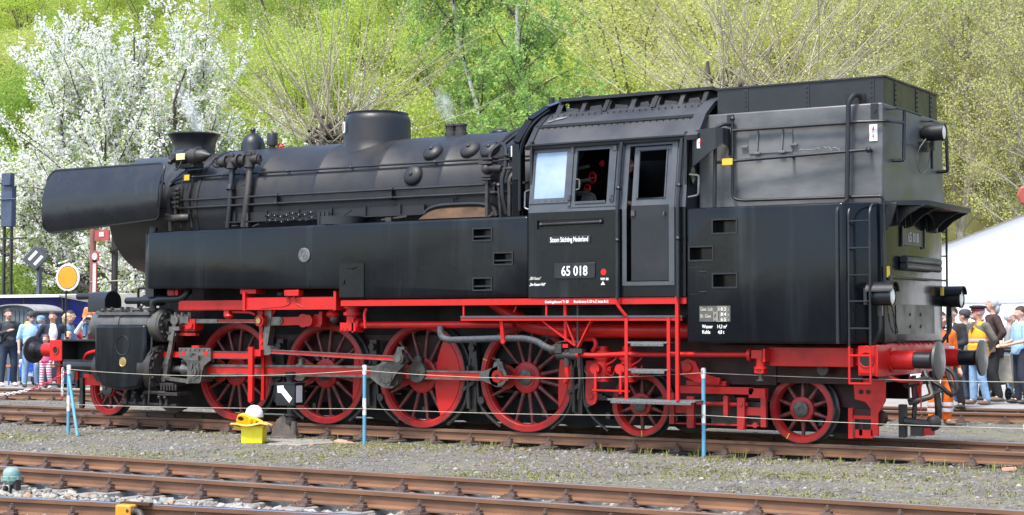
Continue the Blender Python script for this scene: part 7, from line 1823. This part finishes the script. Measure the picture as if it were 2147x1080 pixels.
# leafy and twiggy kinds for hedge, slope and wood
def leafy(name, label, H, R, nclump, per, leaf, lm, bark, lowc=.25, limbs=9, group=None):
    root = tree_root(name, (0,0,0), label, 'tree', group)
    w = Wood(); t = grow(Vector((0,0,-.6)), Vector((0,0,1)), H*.55, 5, .05); w.tube(t,[.20,.18,.16,.14,.12,.10],6)
    C = []
    for i in range(nclump):
        a = NR.uniform(0,2*PI); z = NR.uniform(lowc,1.0); rr = R*math.sqrt(max(.05,1-((z-.55)/.62)**2))*math.sqrt(NR.uniform(.10,1.0)); c = Vector((math.cos(a)*rr, math.sin(a)*rr, z*H))
        if i < limbs*3:
            s0 = t[min(5,1+int(z*4))]; w.tube([s0,s0.lerp(c,.5)+Vector((0,0,.2)),c],[.06,.04,.015],4)
        cr = NR.uniform(.55,1.15)*R*.28
        for m in range(per):
            d = rv(1).normalized(); C.append(c+Vector((d.x,d.y,d.z*.75))*cr*NR.uniform(.45,1.05))
    raw('trunk', w.V, w.F, bark, root, smooth=True)
    C = np.array([tuple(c) for c in C]); V,F = quads(C, leaf); raw('crown', V, F, lm, root)
    return root
def twiggy(name, label, H, R, n2, n3, per, leaf, lm, group=None):
    root = tree_root(name, (0,0,0), label, 'tree', group)
    w = Wood(); tw = Wood(); t = grow(Vector((0,0,-.6)), Vector((0,0,1)), H*.8, 8, .07); w.tube(t,[.16*(1-.1*k) for k in range(9)],6); C = []
    for i in range(n2):
        k = NR.randint(2,7); a = NR.uniform(0,2*PI); d = Vector((math.cos(a),math.sin(a),NR.uniform(.5,1.4))); B = grow(t[k],d,R*NR.uniform(.6,1.3),6,.10,.06); tw.tube(B,[.032,.027,.022,.017,.012,.008,.005],4)
        for j in range(n3):
            t2 = NR.uniform(.15,1)*5.9; k2 = int(t2); p = B[k2].lerp(B[k2+1],t2-k2); T = grow(p,(B[k2+1]-B[k2]).normalized()+rv(.5)+Vector((0,0,.25)),NR.uniform(.6,1.7),4,.10,.05); tw.tube(T,[.008,.007,.006,.004,.003],3)
            for m in range(per):
                t3 = NR.uniform(.1,1)*3.99; k3 = int(t3); C.append(T[k3].lerp(T[k3+1],t3-k3)+rv(.10))
    raw('trunk', w.V, w.F, TWIGG, root, smooth=True); raw('branches', tw.V, tw.F, TWIGG, root, smooth=True)
    C = np.array([tuple(c) for c in C]); V,F = quads(C,leaf); raw('leaves', V, F, lm, root)
    return root
GH = 'trees on the wooded slope'
LAB = {0:'bright lime green tree on the wooded slope behind', 1:'mid green leafy tree on the wooded slope behind', 2:'yellowish budding tree on the wooded slope behind', 3:'bare twiggy tree with sparse buds on the wooded slope behind'}
protos = [leafy('leafy_tree',LAB[0],9.0,3.3,90,430,.090,LLIME,BARK,group=GH), leafy('leafy_tree',LAB[1],9.5,3.4,90,430,.090,LMID,BARK,group=GH),
          leafy('leafy_tree',LAB[2],8.5,3.4,80,340,.082,LOLIVE,BARK,group=GH), twiggy('twiggy_tree',LAB[3],9.5,3.2,40,14,18,.085,LOLIVE,group=GH)]
used = [False]*4
camp = Vector(cam.location)
def place(kind, x, y, s, z=None):
    p = protos[kind]
    o = p if not used[kind] else copy_tree(p)
    used[kind] = True
    o.location = (x, y, (hz(x,y) if z is None else z)); o.rotation_euler = (0,0,NR.uniform(0,6.28)); o.scale = (s,s,s*NR.uniform(.9,1.15))
    return o
def in_view(x, y, m=.10):
    dx, dy = x-camp.x, y-camp.y; f = -math.sin(.56057)*dx+math.cos(.56057)*dy; r = math.cos(.56057)*dx+math.sin(.56057)*dy
    return abs(r/f) < .307+m
row = 0; y = 30.0
while y < 84:
    x = -120.0 + (row%2)*2.2
    while x < 40:
        xx = x+NR.uniform(-1.2,1.2); yy = y+NR.uniform(-1.3,1.3)
        if in_view(xx,yy) and not (yy < 36 and 3 < xx < 26):
            dx, dy = xx-camp.x, yy-camp.y; f = -math.sin(.56057)*dx+math.cos(.56057)*dy; u = (math.cos(.56057)*dx+math.sin(.56057)*dy)/f/.307
            n = mnoise.noise(Vector((xx*.05,yy*.05,3)))
            r = NR.random()+n*.5
            if u < -.35: kind = 0 if r < .45 else (1 if r < .75 else 2)
            elif u < .25: kind = 0 if r < .55 else (2 if r < .85 else 1)
            else: kind = 2 if r < .45 else (0 if r < .62 else 3)
            place(kind, xx, yy, NR.uniform(.75,1.15))
        x += 4.5 + (y-30)*.02
    y += 4.6 + (y-30)*.03; row += 1
# hedge of leafy trees close behind the stalls and the signals
hp = leafy('hedge_tree','leafy green tree in the dense hedge behind the signals and stalls',6.2,2.6,90,170,.10,LMID,BARK,.06,group='trees in the hedge behind the stalls')
spots = [(-27.5,24.5,1.05),(-24.3,23.6,1.0),(-21.2,24.2,.95),(-17.8,23.8,1.0),(-14.6,24.6,1.0),(-30.5,26,1.15),(-11.5,25.5,.95),(-8,24,.95),(-22.8,27,1.2),(-16,27.2,1.2),(-33.5,28,1.3),(-5,25,1.0)]
for i,(x,y,s) in enumerate(spots):
    o = hp if i == 0 else copy_tree(hp)
    o.location = (x,y,hz(x,y)-.1); o.rotation_euler = (0,0,i*1.3); o.scale = (s,s,s*(.9+.05*(i%4)))
fp = blossom((-15.6,22.3,-.1),'low bush with scattered white flowers in the hedge behind the semaphore',5.0,2.6,9,5,4,3,.8,5,(.5,1.0),puff=.07)
# thin grey trees right of the bunker, and the yellow bushes under them
gp = twiggy('bare_tree','thin grey tree with sparse buds above the white tent',10.5,2.9,52,18,20,.060,LOLIVE,group='bare trees above the tent')
for i,(x,y,s) in enumerate(((8.6,29,1.0),(6.0,31,1.05),(4.2,28.5,.9),(11.0,31.5,.95),(7.3,34,1.15),(2.6,32,1.0))):
    o = gp if i == 0 else copy_tree(gp)
    o.location = (x,y,hz(x,y)); o.rotation_euler = (0,0,i*1.9); o.scale = (s,s,s)
for x,y,k,s in ((9.2,36,0,.75),(4.8,36,0,.8),(0.5,36,2,.85),(7,39,0,.8),(12,38,2,.8),(2.5,41,0,.85),(9.5,42,2,.9)): place(k,x,y,s)
# undergrowth that closes the gaps between the trunks
pts = []
for k in range(30000):
    x = NR.uniform(-75,22); y = NR.uniform(25,78)
    if in_view(x,y,.06): pts.append((x,y,hz(x,y)+abs(NR.gauss(0,.9))))
V,F = quads(np.array(pts),.22); tag(raw('undergrowth', V, F, LLIME),kind='stuff')

# ------------------------------------------------------------------ steam
def steam(loc, sx, sy, sz, dens, tilt, label):
    m = bpy.data.materials.new('thin steam'); m.use_nodes = True; N = m.node_tree.nodes; Lk = m.node_tree.links
    N.remove(N['Principled BSDF']); v = N.new('ShaderNodeVolumePrincipled'); v.inputs['Color'].default_value = (.95,.96,1,1); v.inputs['Anisotropy'].default_value = .2
    tc = N.new('ShaderNodeTexCoord'); n = N.new('ShaderNodeTexNoise'); n.inputs['Scale'].default_value = 3.2; n.inputs['Detail'].default_value = 4
    ln = N.new('ShaderNodeVectorMath'); ln.operation = 'LENGTH'; Lk.new(tc.outputs['Object'],ln.inputs[0]); Lk.new(tc.outputs['Object'],n.inputs['Vector'])
    fo = N.new('ShaderNodeMapRange'); fo.inputs[1].default_value = 1.0; fo.inputs[2].default_value = .1; fo.inputs[3].default_value = 0; fo.inputs[4].default_value = 1; Lk.new(ln.outputs['Value'],fo.inputs[0])
    mr = N.new('ShaderNodeMapRange'); mr.inputs[1].default_value = .42; mr.inputs[2].default_value = .7; mr.inputs[4].default_value = dens; Lk.new(n.outputs[0],mr.inputs[0])
    mu = N.new('ShaderNodeMath'); mu.operation = 'MULTIPLY'; Lk.new(fo.outputs[0],mu.inputs[0]); Lk.new(mr.outputs[0],mu.inputs[1]); Lk.new(mu.outputs[0],v.inputs['Density'])
    Lk.new(v.outputs[0],N['Material Output'].inputs['Volume'])
    b = MB(); b.ball((0,0,0),1.0,16); o = b.build('steam_wisp', m); o.location = loc; o.scale = (sx,sy,sz); o.rotation_euler = tilt; tag(o,label,'steam',kind='stuff')
steam((2.72,.0,4.95),.15,.15,.62,11,(0,-.5,0),'thin white steam drifting from the chimney top')
steam((7.76,.0,4.72),.17,.15,.36,8,(0,-.45,0),'thin white puff of steam above the safety valves')
